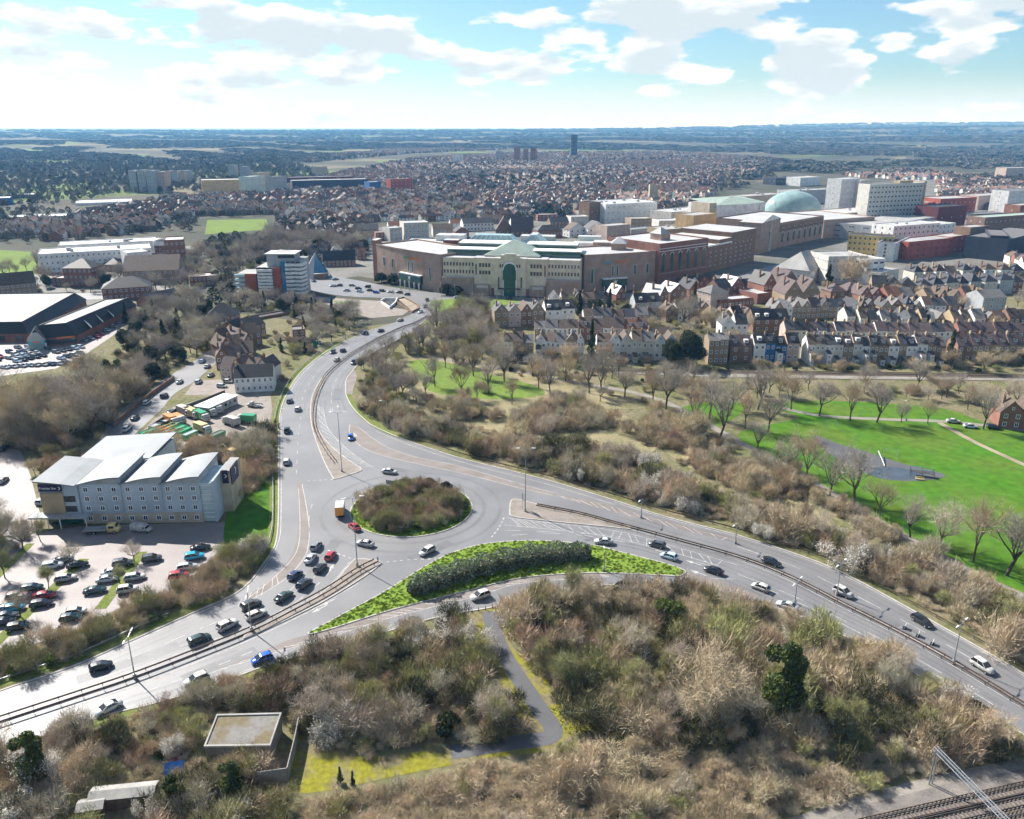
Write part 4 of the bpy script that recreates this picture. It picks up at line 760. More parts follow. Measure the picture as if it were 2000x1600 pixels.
bin_lorry('white waste lorry by the depot wall', 366, 813, 14, 6, 'white'); bin_lorry('orange waste lorry below the depot wall', 338, 830, 14, 7, 'orange', L=4.4); bin_lorry('yellow lorry at the end of the depot line', 424, 806, 14, 6, 'yellow', L=4.2); bin_lorry('white lorry facing the depot exit', 450, 830, -14, -4, 'white', L=4); bin_lorry('yellow lorry behind the bare bushes of the depot', 400, 846, 14, 5, 'yellow', L=4.4)
def skip(label, px, py, dx, dy, col, L=5.5, w=2.3, h=1.8, name='skip', cat='skip', cap=None):
    t = thing(name, label, cat, tuple(G(px,py)[:2])+(.06,), heading(px,py,dx,dy), 'skips and containers in the depot')
    part('shell', MB().add([(-L/2,-w/2,0),(L/2-.5,-w/2,0),(L/2-.5,w/2,0),(-L/2,w/2,0),(-L/2,-w/2,h),(L/2,-w/2,h),(L/2,w/2,h),(-L/2,w/2,h)], [(0,1,5,4),(1,2,6,5),(2,3,7,6),(3,0,4,7)]), paint(col), t)
    part('cover', MB().box(-L/2+.05,L/2-.05,-w/2+.05,w/2-.05,h-.25,h-.12), paint(cap) if cap else M('dark_steel'), t); part('rim_bar', MB().kerb([(-L/2,-w/2,0),(L/2,-w/2,0),(L/2,w/2,0),(-L/2,w/2,0)], .14, h-.06, h+.05, closed=True), paint(col), t)
    for k in range(3): part('rib', MB().box(-L/2+1+k*1.5,-L/2+1.12+k*1.5,-w/2-.06,w/2+.06,.1,h-.1), paint(col), t)
for k,(x,y,c,cp) in enumerate([(290,852,'green','green'),(300,857,'green','green'),(282,860,'green',None),(318,846,'orange',None),(330,842,'yellow',None),(338,838,'green','silver'),(350,845,'green','green'),(360,849,'green','green'),(344,852,'yellow',None),(328,851,'orange',None),(372,855,'green','silver'),(425,856,'green',None),(322,832,'brown','silver'),(308,838,'silver','silver')]):
    skip(f'{c} {"covered " if cp else "open "}skip in the depot, ' + ['front corner by the hotel roof','second from the hotel roof','lowest by the hedge','at the top of the front row','beside the loader','with a pale lid','with a green lid','right end of the green pair','behind the bare bushes','in the middle of the front row','far right of the row','apart behind the bare scrub','beside the boundary wall','at the wall corner'][k], x, y, 14, -6, c, cap=cp)
# depot office cabins and boundary
t = thing('office_cabin', 'long white flat-roofed cabin block in the depot', 'cabin', G(396,812), heading(396,812,20,-9)); part('wall', MB().box(0,15,-3,3,0,3), paint('white'), t); part('roof', MB().box(-.3,15.3,-3.3,3.3,3.0,3.25), M('white_metal'), t)
wmsh = MB().box(-.6,.6,-.05,.05,-.5,.5).mesh('window', [M('car_glass')])
for k in range(6): link('window', wmsh, t, (1.5+k*2.4,-3.02,1.7))
t = thing('depot_wall', 'dark boundary wall of the waste depot', 'wall', G(300,838)); 
for a, b in zip([(300,838),(345,808),(400,788)], [(345,808),(400,788),(440,772)]): part('panel', MB().kerb([G(*a)-G(300,838), G(*b)-G(300,838)], .25, 0, 2.0), M('dark_steel'), t)
t = thing('lane_wall', 'dark retaining wall along the lane beside the wood', 'wall', G(262,800)); part('wall_body', MB().kerb([p-G(262,800) for p in GP([(222,835),(262,800),(300,770),(340,742)])], .4, 0, 1.6), M('brick_wall'), t)
t = thing('excavator', 'yellow excavator working behind the hotel end wall', 'excavator', G(455,895), R(160)); part('cab', MB().box(-1.2,1.2,-1.2,1.2,1.0,3.0), paint('yellow'), t); part('tracks', MB().box(-2,2,-1.4,-.7,0,.9).box(-2,2,.7,1.4,0,.9), M('trim_black'), t); part('boom', MB().tube([(1,0,2.2),(3,0,4.2),(5.2,0,3.2),(5.8,0,1.0)], .25, n=5), paint('yellow'), t); part('bucket', MB().box(5.4,6.3,-.5,.5,.3,1.1), M('dark_steel'), t)
# ------------------------------------------------------------------ vegetation prototypes
material('bark', (0.13, 0.105, 0.08), rough=0.95, var=0.2, scale=1.2, spec=0.1, rnd=.2)
material('pale_bark', (0.30, 0.27, 0.21), rough=0.95, var=0.2, scale=1.2, spec=0.1, rnd=.15)
material('twig_tan', (0.57, 0.465, 0.31), rough=0.95, var=0.18, scale=0.5, spec=0.1, rnd=.22, hue=.012)
material('twig_straw', (0.66, 0.55, 0.385), rough=0.95, var=0.18, scale=0.5, spec=0.1, rnd=.2, hue=.012)
material('twig_brown', (0.46, 0.35, 0.235), rough=0.95, var=0.18, scale=0.5, spec=0.1, rnd=.25, hue=.015)
material('twig_grey', (0.50, 0.435, 0.33), rough=0.95, var=0.15, scale=0.5, spec=0.1, rnd=.2, hue=.02)
material('twig_olive', (0.40, 0.38, 0.18), rough=0.95, var=0.2, scale=0.5, spec=0.1, rnd=.22, hue=.015)
material('twig_purple', (0.40, 0.345, 0.285), rough=0.95, var=0.15, scale=0.3, spec=0.1, rnd=.2, hue=.015)
material('twig_dark', (0.14, 0.135, 0.07), rough=0.95, var=0.2, scale=0.5, spec=0.1, rnd=.25)
material('leaf_dark', (0.045, 0.062, 0.02), rough=0.8, var=0.25, scale=0.8, spec=0.3, rnd=.25, transl=.2)
material('leaf_ivy', (0.095, 0.125, 0.03), rough=0.75, var=0.3, scale=0.8, spec=0.3, rnd=.25, transl=.2)
material('leaf_hedge', (0.115, 0.15, 0.08), rough=0.6, color2=(0.18, 0.215, 0.13), scale=0.9, spec=0.35, transl=.15)
material('leaf_bright', (0.15, 0.19, 0.04), rough=0.8, var=0.2, scale=0.8, spec=0.2, rnd=.2, transl=.3)
material('blossom', (0.72, 0.69, 0.62), rough=0.9, var=0.1, scale=0.8, spec=0.1, rnd=.1, transl=.25)
material('far_wood', (0.175, 0.16, 0.125), rough=0.95, var=0.2, scale=0.05, spec=0.1, rnd=.35, hue=.03)
material('far_green', (0.035, 0.055, 0.028), rough=0.95, var=0.2, scale=0.05, spec=0.1, rnd=.35)
def tri_mesh(name, V, mats, mi=None, quads=False):
    """V: (n,3,3) or (n,4,3) float array of loose faces"""
    V = np.asarray(V, dtype=np.float32); n, k, _ = V.shape; me = bpy.data.meshes.new(name)
    me.vertices.add(n*k); me.vertices.foreach_set('co', V.reshape(-1)); me.loops.add(n*k); me.loops.foreach_set('vertex_index', np.arange(n*k, dtype=np.int32))
    me.polygons.add(n); me.polygons.foreach_set('loop_start', np.arange(0, n*k, k, dtype=np.int32))
    for m in mats: me.materials.append(m)
    if mi is not None: me.polygons.foreach_set('material_index', np.asarray(mi, dtype=np.int32))
    me.update(calc_edges=True); return me
def rand_unit(n, rng):
    v = rng.normal(size=(n,3)); return v/np.linalg.norm(v, axis=1, keepdims=True)
def slivers(P, D, L, W, rng):
    """thin twigs: base points P, directions D, lengths L, widths W"""
    n = len(P); s = np.cross(D, rand_unit(n, rng)); s /= np.linalg.norm(s, axis=1, keepdims=True)+1e-9
    return np.stack([P-s*W[:,None]/2, P+s*W[:,None]/2, P+D*L[:,None]], axis=1)
def leaves(P, size, rng, up=.3):
    n = len(P); nrm = rand_unit(n, rng); nrm[:,2] += up; nrm /= np.linalg.norm(nrm, axis=1, keepdims=True)
    a = np.cross(nrm, rand_unit(n, rng)); a /= np.linalg.norm(a, axis=1, keepdims=True)+1e-9; b = np.cross(nrm, a); s = size*rng.uniform(.6,1.3,(n,1))
    return np.stack([P-a*s*.5, P+b*s*.38, P+a*s*.6, P-b*s*.38], axis=1)
def branch_tree(seed, h, spread, trunk_h=.28, nlimb=6, ntw=26, tw_len=1.3, tw_w=.05, upright=.55, lean=.0):
    rng = np.random.default_rng(seed); tb = MB(); cb = MB(); TP = []; TD = []
    th = h*trunk_h; r0 = h*.018+.06
    top = Vector((rng.normal()*.3, rng.normal()*.3, th)); tb.tube([(0,0,-.2),(top.x*.5,top.y*.5,th*.5),tuple(top)], r0, r0*.8, 7, cap=False)
    def grow(p, d, L, r, lev):
        pts = [p]; q = p.copy(); dd = d.copy(); ns = 4
        for k in range(ns):
            dd = (dd+Vector(rng.normal(size=3))*.16+Vector((0,0,.10))).normalized(); q = q+dd*L/ns; pts.append(q.copy())
        (tb if lev == 0 else cb).tube(pts, r, r*.45, 5 if lev == 0 else 3, cap=False)
        if lev < 2:
            for k in range(5 if lev == 0 else 4):
                t = rng.uniform(.35, 1.0); i = min(ns-1, int(t*ns)); b = pts[i]+(pts[i+1]-pts[i])*(t*ns-i)
                nd = (dd*.75+Vector(rng.normal(size=3))*.62*spread); nd.z = abs(nd.z)*.6+.25*upright; grow(b, nd.normalized(), L*rng.uniform(.45,.72), r*.5, lev+1)
        else:
            for k in range(ntw):
                t = rng.uniform(.15,1); i = min(ns-1, int(t*ns)); b = pts[i]+(pts[i+1]-pts[i])*(t*ns-i); nd = dd*.7+Vector(rng.normal(size=3))*.75; nd.z += .15; TP.append(tuple(b)); TD.append(tuple(nd.normalized()))
    for k in range(nlimb):
        a = 2*math.pi*(k+rng.uniform(-.3,.3))/nlimb; tilt = rng.uniform(.45,1.0)*spread if k else .1; d = Vector((math.cos(a)*tilt, math.sin(a)*tilt, upright+.3)).normalized()
        grow(top*(rng.uniform(.75,1)), d, (h-th)*rng.uniform(.5,.68), r0*.55, 0)
    TP, TD = np.array(TP), np.array(TD); TP = np.concatenate([TP, TP+TD*.9]); TD = np.concatenate([TD, TD+rng.normal(size=TD.shape)*.5]); TD /= np.linalg.norm(TD, axis=1, keepdims=True); n = len(TP); V = slivers(TP, TD, tw_len*rng.uniform(.5,1.2,n), np.full(n, tw_w), rng)
    # limbs of the crown as triangles
    CV = []
    for f in cb.f:
        q = [cb.v[i] for i in f]; CV.append((q[0],q[1],q[2]))
        if len(q) == 4: CV.append((q[0],q[2],q[3]))
    V = np.concatenate([V, np.array(CV)]); k = h/np.percentile(V[:,2,2], 99); tb.v = [(x*k, y*k, z*k) for x, y, z in tb.v]; return tb, V*k
def bush(seed, r, h, n, tw_len, tw_w, lumps=12, rise=.55, stems=12):
    """multi-stemmed shrub: twigs fill a few uneven domes"""
    rng = np.random.default_rng(seed); sb = MB(); C = []
    for k in range(lumps):
        a = rng.uniform(0,2*math.pi); d = r*1.05*math.sqrt(rng.uniform(0,1)) if k else 0; C.append((d*math.cos(a), d*math.sin(a), h*rng.uniform(.2,.72), r*rng.uniform(.26,.58), h*rng.uniform(.22,.42)))
    per = n//lumps; P = []; D = []
    for (cx,cy,cz,rx,rz) in C:
        u = rand_unit(per, rng); rad = rng.uniform(.12,1,(per,1))**.55; q = u*rad; P.append(np.stack([cx+q[:,0]*rx, cy+q[:,1]*rx, np.maximum(.1, cz+q[:,2]*rz)], axis=1))
        d = u*np.array([[.8,.8,.7]])+rng.normal(size=(per,3))*.55; d[:,2] += rise; D.append(d/np.linalg.norm(d, axis=1, keepdims=True))
        for k in range(max(1, stems//lumps)):
            e = rand_unit(1, rng)[0]*.5; sb.tube([(cx*.3,cy*.3,-.1),(cx*.8,cy*.8,cz*.5),(cx+e[0]*rx,cy+e[1]*rx,cz+abs(e[2])*rz)], .05, .02, 3, cap=False)
    P = np.concatenate(P); D = np.concatenate(D); m = len(P); LL = tw_len*rng.uniform(.5,1.2,m); sh = rng.uniform(size=m) < .22; LL[sh] *= rng.uniform(1.3,2.4,sh.sum()); D[sh,2] += .9; D /= np.linalg.norm(D, axis=1, keepdims=True); V = slivers(P, D, LL, tw_w*rng.uniform(.6,1.3,m), rng); return sb, V, P
def leafy(seed, r, h, n, size, shape='round', base=.08):
    rng = np.random.default_rng(seed); sb = MB(); sb.tube([(0,0,-.2),(.1,0,h*.4),(0,.1,h*.85)], .12+h*.012, .05, 6, cap=False); L = []
    lumps = 9 if shape == 'round' else 14
    for k in range(lumps):
        if shape == 'round': a = rng.uniform(0,6.28); d = r*.55*math.sqrt(rng.uniform()); c = (d*math.cos(a), d*math.sin(a), h*rng.uniform(.28,.78)); rr_ = r*rng.uniform(.36,.6); rz = h*rng.uniform(.14,.24)
        elif shape == 'tall': t = (k+.5)/lumps; a = rng.uniform(0,6.28); d = r*rng.uniform(.1,.6); c = (d*math.cos(a), d*math.sin(a), h*(.12+.76*t)); rr_ = r*rng.uniform(.38,.62)*(1-.35*t); rz = h*rng.uniform(.07,.13)
        else: t = (k+.5)/lumps; a = rng.uniform(0,6.28); w = r*(1-t)**.75 if r < 3 else r*(1-t*t)**.7; d = w*.45; c = (d*math.cos(a), d*math.sin(a), h*(base+(1-base)*t)); rr_ = max(.35, w*rng.uniform(.65,.95)); rz = h*.085
        m = n//lumps; u = rand_unit(m, rng)*(rng.uniform(.3,1,(m,1))**.4); L.append(np.stack([c[0]+u[:,0]*rr_, c[1]+u[:,1]*rr_, np.maximum(.05, c[2]+u[:,2]*rz)], axis=1))
    P = np.concatenate(L); return sb, leaves(P, size, rng), P
TREES = []    # (trunk mesh, crown mesh) prototypes of bare trees, about 13 m tall
for k, (h, sp, mt, up) in enumerate([(13,1.0,'twig_purple',.55),(14,.8,'twig_brown',.75),(12,1.15,'twig_grey',.5),(15,.9,'twig_purple',.7),(11,1.1,'twig_tan',.5),(10,.75,'twig_olive',.8)]):
    tb, V = branch_tree(10+k, h, sp, upright=up, ntw=14 if k < 4 else 24, tw_w=.036 if k < 4 else .045, tw_len=1.5); TREES.append((tb.mesh('trunk', [M('bark' if k != 4 else 'pale_bark')]), tri_mesh('crown', V, [M(mt)])))
BUSH = {}
for key, specs in {'tan': [(21,2.8,4.2,2600,1.0,.06),(22,2.3,3.4,2200,.9,.06),(23,3.3,5.0,3000,1.1,.065)], 'brown': [(24,2.7,3.8,2400,.9,.06),(25,2.2,3.2,2000,.9,.06)], 'grey': [(26,2.9,4.5,2600,1.1,.06),(27,2.3,3.6,2200,1.0,.055)], 'olive': [(28,2.6,3.8,2600,.8,.07),(29,2.1,3.0,2000,.8,.07)], 'dark': [(30,2.7,3.6,2600,.75,.08)], 'low': [(31,2.0,1.5,1500,.7,.06)]}.items():
    BUSH[key] = []
    for sp in specs:
        sb, V, P = bush(*sp); BUSH[key].append((sb.mesh('stems', [M('bark')]), tri_mesh('crown', V, [M('twig_'+('straw' if key == 'low' else key))])))
BLOS = []
for sd, r, h in ((41,2.8,4.2),(42,3.6,5.2)):
    sb, V, P = bush(sd, r, h, 1700, .9, .055); rng = np.random.default_rng(sd); Q = leaves(P[rng.integers(0,len(P),2200)]+rng.normal(size=(2200,3))*.25, .26, rng)
    BLOS.append((sb.mesh('stems', [M('bark')]), tri_mesh('crown', V, [M('twig_grey')]), tri_mesh('blossom', Q, [M('blossom')])))
EVER = {}
for key, (sd, r, h, n, s, shp, mt) in {'ivy': (51,3.0,10.0,6500,.34,'tall','leaf_ivy'), 'holm': (52,4.2,9.0,7500,.34,'round','leaf_dark'), 'cone': (53,2.2,11,3200,.5,'cone','leaf_dark'), 'cypress': (54,1.4,9,2400,.4,'cone','leaf_ivy'), 'laurel': (55,2.4,3.2,2600,.4,'round','leaf_bright'), 'darkbush': (56,2.6,3.0,2600,.36,'round','leaf_dark'), 'bright': (57,2.0,2.2,1800,.3,'round','leaf_bright')}.items():
    sb, V, P = leafy(sd, r, h, n, s, shp); EVER[key] = (sb.mesh('trunk', [M('bark')]), tri_mesh('crown', V, [M(mt)]))
def joined(meshes, name):
    """one mesh holding the pieces of a prototype, for the uncounted masses"""
    V = []; Fc = []; mi = []; mats = []
    for me in meshes:
        o = len(V); V += [tuple(v.co) for v in me.vertices]; k0 = len(mats); mats += list(me.materials)
        for p in me.polygons: Fc.append(tuple(i+o for i in p.vertices)); mi.append(k0+p.material_index)
    m = bpy.data.meshes.new(name); m.from_pydata(V, [], Fc)
    for q in mats: m.materials.append(q)
    m.polygons.foreach_set('material_index', mi); m.update(); return m

# ------------------------------------------------------------------ uncounted masses: instances on points
def scatter(name, label, pts, meshes):
    """pts: list of (x, y, z, scale, rotation, index of mesh)"""
    col = bpy.data.collections.new(name+'_sources')
    for k, me in enumerate(meshes):
        o = bpy.data.objects.new(f'{name}_source_{k:02d}', me); col.objects.link(o)
    me = bpy.data.meshes.new(name); A = np.array(pts, dtype=np.float32); n = len(A); me.vertices.add(n); me.vertices.foreach_set('co', np.ascontiguousarray(A[:,:3]).reshape(-1))
    for an, ci, ty in (('size',3,'FLOAT'),('turn',4,'FLOAT'),('pick',5,'INT')):
        at = me.attributes.new(an, ty, 'POINT'); at.data.foreach_set('value', A[:,ci].astype(np.int32 if ty == 'INT' else np.float32))
    ng = bpy.data.node_groups.new(name, 'GeometryNodeTree'); ng.interface.new_socket('Geometry', in_out='INPUT', socket_type='NodeSocketGeometry'); ng.interface.new_socket('Geometry', in_out='OUTPUT', socket_type='NodeSocketGeometry')
    N = ng.nodes; L = ng.links; gi = N.new('NodeGroupInput'); go = N.new('NodeGroupOutput'); ip = N.new('GeometryNodeInstanceOnPoints'); ci = N.new('GeometryNodeCollectionInfo'); ci.inputs['Collection'].default_value = col; ci.inputs['Separate Children'].default_value = True; ci.inputs['Reset Children'].default_value = True
    def attr(an, ty):
        a = N.new('GeometryNodeInputNamedAttribute'); a.data_type = ty; a.inputs['Name'].default_value = an; return a.outputs['Attribute']
    cx = N.new('ShaderNodeCombineXYZ'); L.new(attr('turn','FLOAT'), cx.inputs['Z']); L.new(gi.outputs[0], ip.inputs['Points']); L.new(ci.outputs[0], ip.inputs['Instance']); ip.inputs['Pick Instance'].default_value = True
    L.new(attr('pick','INT'), ip.inputs['Instance Index']); L.new(cx.outputs[0], ip.inputs['Rotation']); cs = N.new('ShaderNodeCombineXYZ')
    for q in range(3): L.new(attr('size','FLOAT'), cs.inputs[q])
    L.new(cs.outputs[0], ip.inputs['Scale']); L.new(ip.outputs[0], go.inputs[0])
    o = link(name, me); md = o.modifiers.new('instances', 'NODES'); md.node_group = ng; tag(o, label, None, None, 'stuff'); return o

# ------------------------------------------------------------------ planting
VR = random.Random(21)
PLANTS = []      # (distance, family, key, x, y, scale, place)
def plant(fam, key, x, y, s, place):
    if fam == 'sap': fam = 'tree'; s *= VR.uniform(.38,.6)      # saplings
    PLANTS.append((math.hypot(x, y), fam, key, x, y, s, place))
def fill(place, poly_px, spacing, mix, smin=.75, smax=1.25, avoid=(), clump=0.0):
    """sow plants over a ground region; mix: list of (weight, family, key)"""
    W = [p[:2] for p in GP(poly_px)]; xs = [p[0] for p in W]; ys = [p[1] for p in W]; area = abs(sum(W[i][0]*W[(i+1)%len(W)][1]-W[(i+1)%len(W)][0]*W[i][1] for i in range(len(W))))/2
    n = int(area/spacing**2); tot = sum(m[0] for m in mix); k = 0; tries = 0; got = []
    while k < n and tries < n*12:
        tries += 1; x, y = VR.uniform(min(xs),max(xs)), VR.uniform(min(ys),max(ys))
        if not inpoly(x, y, W): continue
        px, py = PX(x, y)
        if any(inpoly(px, py, a) for a in avoid): continue
        if any((x-a)**2+(y-b)**2 < (spacing*.38)**2 for a, b in got[-60:]): continue
        if clump and math.sin(x*.13+1.3*math.sin(y*.11))+math.sin(y*.17+x*.05)+VR.uniform(-.5,.5) < clump: continue
        got.append((x, y)); r = VR.uniform(0, tot)
        for w, fam, key in mix:
            r -= w
            if r <= 0: break
        q = smin*.75+(smax*1.15-smin*.75)*VR.random()**1.4; plant(fam, key, x, y, q*(1.4 if fam == 'bush' and VR.random() < .1 else 1), place); k += 1
SUBST = [(392,1405),(590,1400),(580,1515),(500,1530),(392,1500)]; PATH = [(915,1195),(1000,1190),(1005,1262),(1068,1330),(1130,1400),(1250,1462),(1060,1488),(900,1512),(780,1540),(545,1580),(560,1480),(585,1425),(650,1452),(700,1484),(995,1446),(1005,1400),(962,1320),(935,1250)]
scrub = [(3.2,'bush','tan'),(3.0,'bush','brown'),(2.2,'bush','grey'),(3.2,'bush','olive'),(3.0,'bush','dark'),(.9,'ever','darkbush'),(.22,'blos',0),(.03,'ever','ivy'),(1.4,'sap',4),(1.6,'sap',5),(.8,'sap',2)]
fill('below the southwest exit road', [(-150,1545),(0,1482),(105,1450),(308,1390),(420,1356),(535,1313),(675,1275),(832,1228),(925,1208),(950,1260),(990,1340),(1005,1420),(990,1440),(700,1475),(600,1440),(590,1400),(420,1380),(380,1400),(380,1480),(0,1600),(-150,1640)], 2.7, [(3.5,'bush','olive'),(3,'bush','brown'),(3,'bush','dark'),(1.2,'bush','tan'),(1.5,'bush','grey'),(.6,'ever','darkbush'),(.3,'blos',0),(.8,'sap',5),(.5,'sap',2)], .7, 1.1, (SUBST, PATH))
fill('at the bottom left', [(-200,1600),(0,1540),(380,1490),(400,1560),(560,1560),(600,1700),(-200,1740)], 3.0, [(3,'bush','olive'),(2,'bush','dark'),(2,'bush','grey'),(1.5,'bush','brown'),(.2,'ever','ivy'),(.5,'blos',0),(.8,'sap',5)], .75, 1.15, (SUBST, PATH, [(190,1540),(310,1540),(310,1600),(190,1600)], [(305,1465),(372,1465),(372,1560),(305,1560)]))
fill('between the footpath and the slip road', [(1000,1195),(1060,1180),(1150,1165),(1330,1168),(1470,1196),(1600,1240),(1740,1308),(1900,1402),(2020,1470),(1960,1490),(1700,1490),(1500,1470),(1290,1455),(1150,1430),(1110,1390),(1060,1320),(1000,1250)], 2.9, scrub, .8, 1.3, (PATH,))
fill('along the railway edge', [(600,1560),(780,1525),(900,1500),(1050,1480),(1290,1470),(1500,1485),(1700,1500),(1860,1500),(2000,1470),(2120,1450),(2100,1478),(1850,1500),(1700,1535),(1600,1570),(1500,1610),(1400,1660),(600,1720)], 2.6, [(5,'bush','tan'),(6,'bush','low'),(1.5,'bush','brown'),(1,'bush','olive'),(1,'bush','grey'),(.4,'sap',4)], .38, .72, (PATH,))
fill('beyond the eastern carriageway', [(705,800),(735,825),(800,850),(925,888),(1060,920),(1200,960),(1300,990),(1440,1026),(1580,1070),(1670,1106),(1790,1172),(1902,1236),(2030,1312),(2060,1230),(1950,1170),(1830,1130),(1740,1090),(1660,1060),(1560,1040),(1480,1010),(1400,965),(1300,920),(1240,900),(1080,880),(940,860),(840,830),(760,800)], 3.1, [(3,'bush','tan'),(3,'bush','grey'),(2.5,'bush','brown'),(1.5,'bush','olive'),(1.6,'bush','dark'),(.45,'blos',0),(1.0,'sap',4),(1.0,'sap',5),(.6,'sap',2)], .75, 1.2)
fill('in the rough ground beside the stream', [(840,800),(940,790),(1150,785),(1280,800),(1380,860),(1480,905),(1600,975),(1700,1030),(1800,1085),(1900,1130),(1800,1110),(1650,1050),(1500,990),(1400,945),(1290,890),(1150,880),(960,850)], 4.0, [(4,'bush','tan'),(3,'bush','grey'),(1,'bush','olive'),(1.5,'bush','brown'),(1.5,'bush','low')], .4, 1.2, clump=.2)
fill('beside the park path', [(1250,780),(1330,815),(1440,875),(1560,935),(1700,1018),(1880,1118),(1840,1120),(1660,1030),(1500,950),(1400,890),(1300,840)], 5.0, [(3,'bush','tan'),(2,'bush','grey'),(1,'bush','brown')], .5, .85)
LAWNC = [(815,715),(870,712),(950,735),(1030,758),(1030,772),(950,774),(860,762),(835,742)]
fill('above the bend of the northern road', [(700,720),(760,690),(820,655),(860,625),(960,618),(980,690),(1000,715),(900,715),(800,705),(780,740),(820,775),(900,785),(800,800),(730,800),(705,770)], 5.0, [(3,'bush','brown'),(2,'bush','grey'),(1.5,'bush','olive'),(2.5,'tree',0),(1.5,'tree',2),(1,'tree',5)], .55, .9, (LAWNC,))
fill('in the wood below the terraces', [(960,690),(1060,720),(1200,735),(1350,745),(1500,752),(1750,758),(2150,764),(2150,800),(1990,800),(1850,790),(1700,780),(1500,782),(1350,780),(1250,765),(1100,750),(980,735)], 6.5, [(2,'tree',0),(2,'tree',1),(2,'tree',2),(2,'tree',3),(2,'tree',4),(4,'bush','olive'),(4,'bush','tan'),(3,'bush','brown'),(.5,'ever','darkbush')], .45, .75)
fill('in the gardens by the railway', [(960,680),(1060,690),(1200,702),(1350,712),(1500,712),(1700,712),(2000,708),(2150,705),(2150,730),(2000,730),(1700,726),(1350,722),(1150,716),(1000,705)], 5.5, [(2,'bush','olive'),(3,'bush','tan'),(1,'ever','bright'),(1,'ever','darkbush'),(1,'tree',4),(1,'bush','brown')], .5, .8)
fill('by the hotel car park scrub', [(-80,1320),(0,1290),(130,1252),(200,1220),(270,1188),(345,1160),(390,1125),(430,1095),(470,1085),(512,1070),(515,1090),(480,1128),(440,1155),(380,1180),(240,1240),(140,1285),(0,1332),(-80,1360)], 2.7, [(3,'bush','olive'),(3,'bush','tan'),(1.5,'bush','brown'),(.8,'ever','bright'),(.4,'tree',5)], .6, 1.0)
fill('between the depot and the northern road', [(455,870),(480,855),(525,842),(536,830),(531,900),(531,940),(490,960),(470,990),(455,940),(435,905),(400,880),(330,875),(420,872)], 2.9, [(3,'bush','brown'),(2,'bush','grey'),(1.5,'bush','olive'),(1,'bush','dark'),(1,'bush','tan')], .7, 1.1)
fill('behind the hotel roofs', [(255,875),(300,868),(360,878),(430,875),(440,900),(380,905),(280,895)], 3.4, [(3,'bush','brown'),(2,'bush','tan'),(1,'bush','olive')], .6, 1.0)
fill('in the wood left of the lane', [(-120,780),(0,782),(110,770),(190,742),(250,725),(330,728),(290,765),(240,805),(190,860),(150,880),(60,880),(0,868),(-120,880)], 4.2, [(4,'bush','brown'),(3,'bush','tan'),(2,'bush','dark'),(1.5,'tree',2),(1.5,'tree',0),(1,'tree',4),(.7,'ever','ivy')], .75, 1.25)
fill('around the hotel drive', [(90,890),(180,880),(190,900),(120,915),(75,935),(60,930)], 3.6, [(3,'bush','brown'),(2,'bush','olive'),(1,'tree',4)], .6, .9)
fill('at the hotel drive edge', [(-80,1040),(0,1020),(80,1010),(95,1045),(60,1075),(0,1100),(-80,1110)], 4.6, [(2,'bush','olive'),(2,'tree',5),(1,'tree',2),(1,'bush','brown')], .5, .75)
fill('between the retail park and the brown houses', [(235,672),(262,640),(280,622),(320,600),(390,590),(420,600),(400,630),(440,650),(400,690),(350,718),(280,715),(225,700),(240,670)], 5.0, [(2,'tree',2),(2,'tree',0),(1.5,'ever','holm'),(.8,'ever','cone'),(2,'bush','olive'),(2,'bush','dark'),(2,'bush','brown')], .6, 1.0)
fill('beside the flats tower', [(430,600),(470,590),(560,588),(600,600),(660,612),(720,622),(690,650),(640,675),(600,700),(560,690),(600,650),(540,620),(470,612)], 5.5, [(2,'tree',2),(2,'tree',0),(1,'ever','holm'),(3,'bush','olive'),(2,'bush','brown'),(1,'ever','cone')], .5, .8)
fill('among the brown houses', [(500,660),(540,640),(580,660),(600,700),(560,740),(540,760),(520,740),(560,700)], 7.0, [(2,'bush','olive'),(2,'bush','brown'),(.5,'tree',2),(1,'bush','tan')], .35, .6)
fill('between the terraces and the school', [(1270,660),(1300,610),(1350,618),(1400,640),(1460,650),(1470,690),(1380,700),(1290,700)], 6.5, [(2,'tree',2),(2,'tree',4),(2,'bush','olive'),(1,'bush','tan'),(1,'ever','darkbush'),(.6,'ever','cypress')], .5, .9)
fill('on the meadow above the thicket', [(790,705),(960,705),(1120,748),(1250,788),(1150,798),(900,788),(800,775)], 14, [(2,'tree',0),(2,'tree',1),(2,'tree',3),(2,'bush','tan'),(1,'bush','grey')], .6, .9)
fill('in front of the mall lawn', [(860,640),(900,612),(960,606),(975,640),(960,690),(900,680)], 5.0, [(3,'tree',5),(2,'tree',2),(2,'bush','olive'),(1,'bush','brown')], .6, 1.0)
fill('among the villas', [(1460,600),(1620,570),(1780,560),(2000,560),(2030,650),(1880,652),(1640,655),(1480,655)], 15, [(2,'bush','olive'),(2,'tree',2),(1,'ever','darkbush'),(1,'ever','bright'),(1,'tree',4)], .4, .8)
fill('in the yards behind the long terrace', [(1560,718),(1860,720),(1860,724),(1560,722)], 4.0, [(2,'bush','olive'),(1,'ever','bright'),(1,'bush','tan'),(1,'ever','darkbush')], .4, .7)
fill('around the clinic and offices', [(380,598),(300,575),(190,585),(110,565),(60,575),(80,540),(240,540),(330,530),(360,520),(440,540),(450,590)], 9, [(2,'tree',2),(2,'tree',0),(2,'bush','olive'),(2,'bush','brown'),(1,'ever','holm')], .5, .9)
fill('among the clinic car parks', [(300,520),(370,500),(420,480),(440,520),(430,545),(375,548)], 9, [(2,'tree',2),(2,'tree',0),(2,'bush','olive'),(1,'ever','holm')], .6, .9)
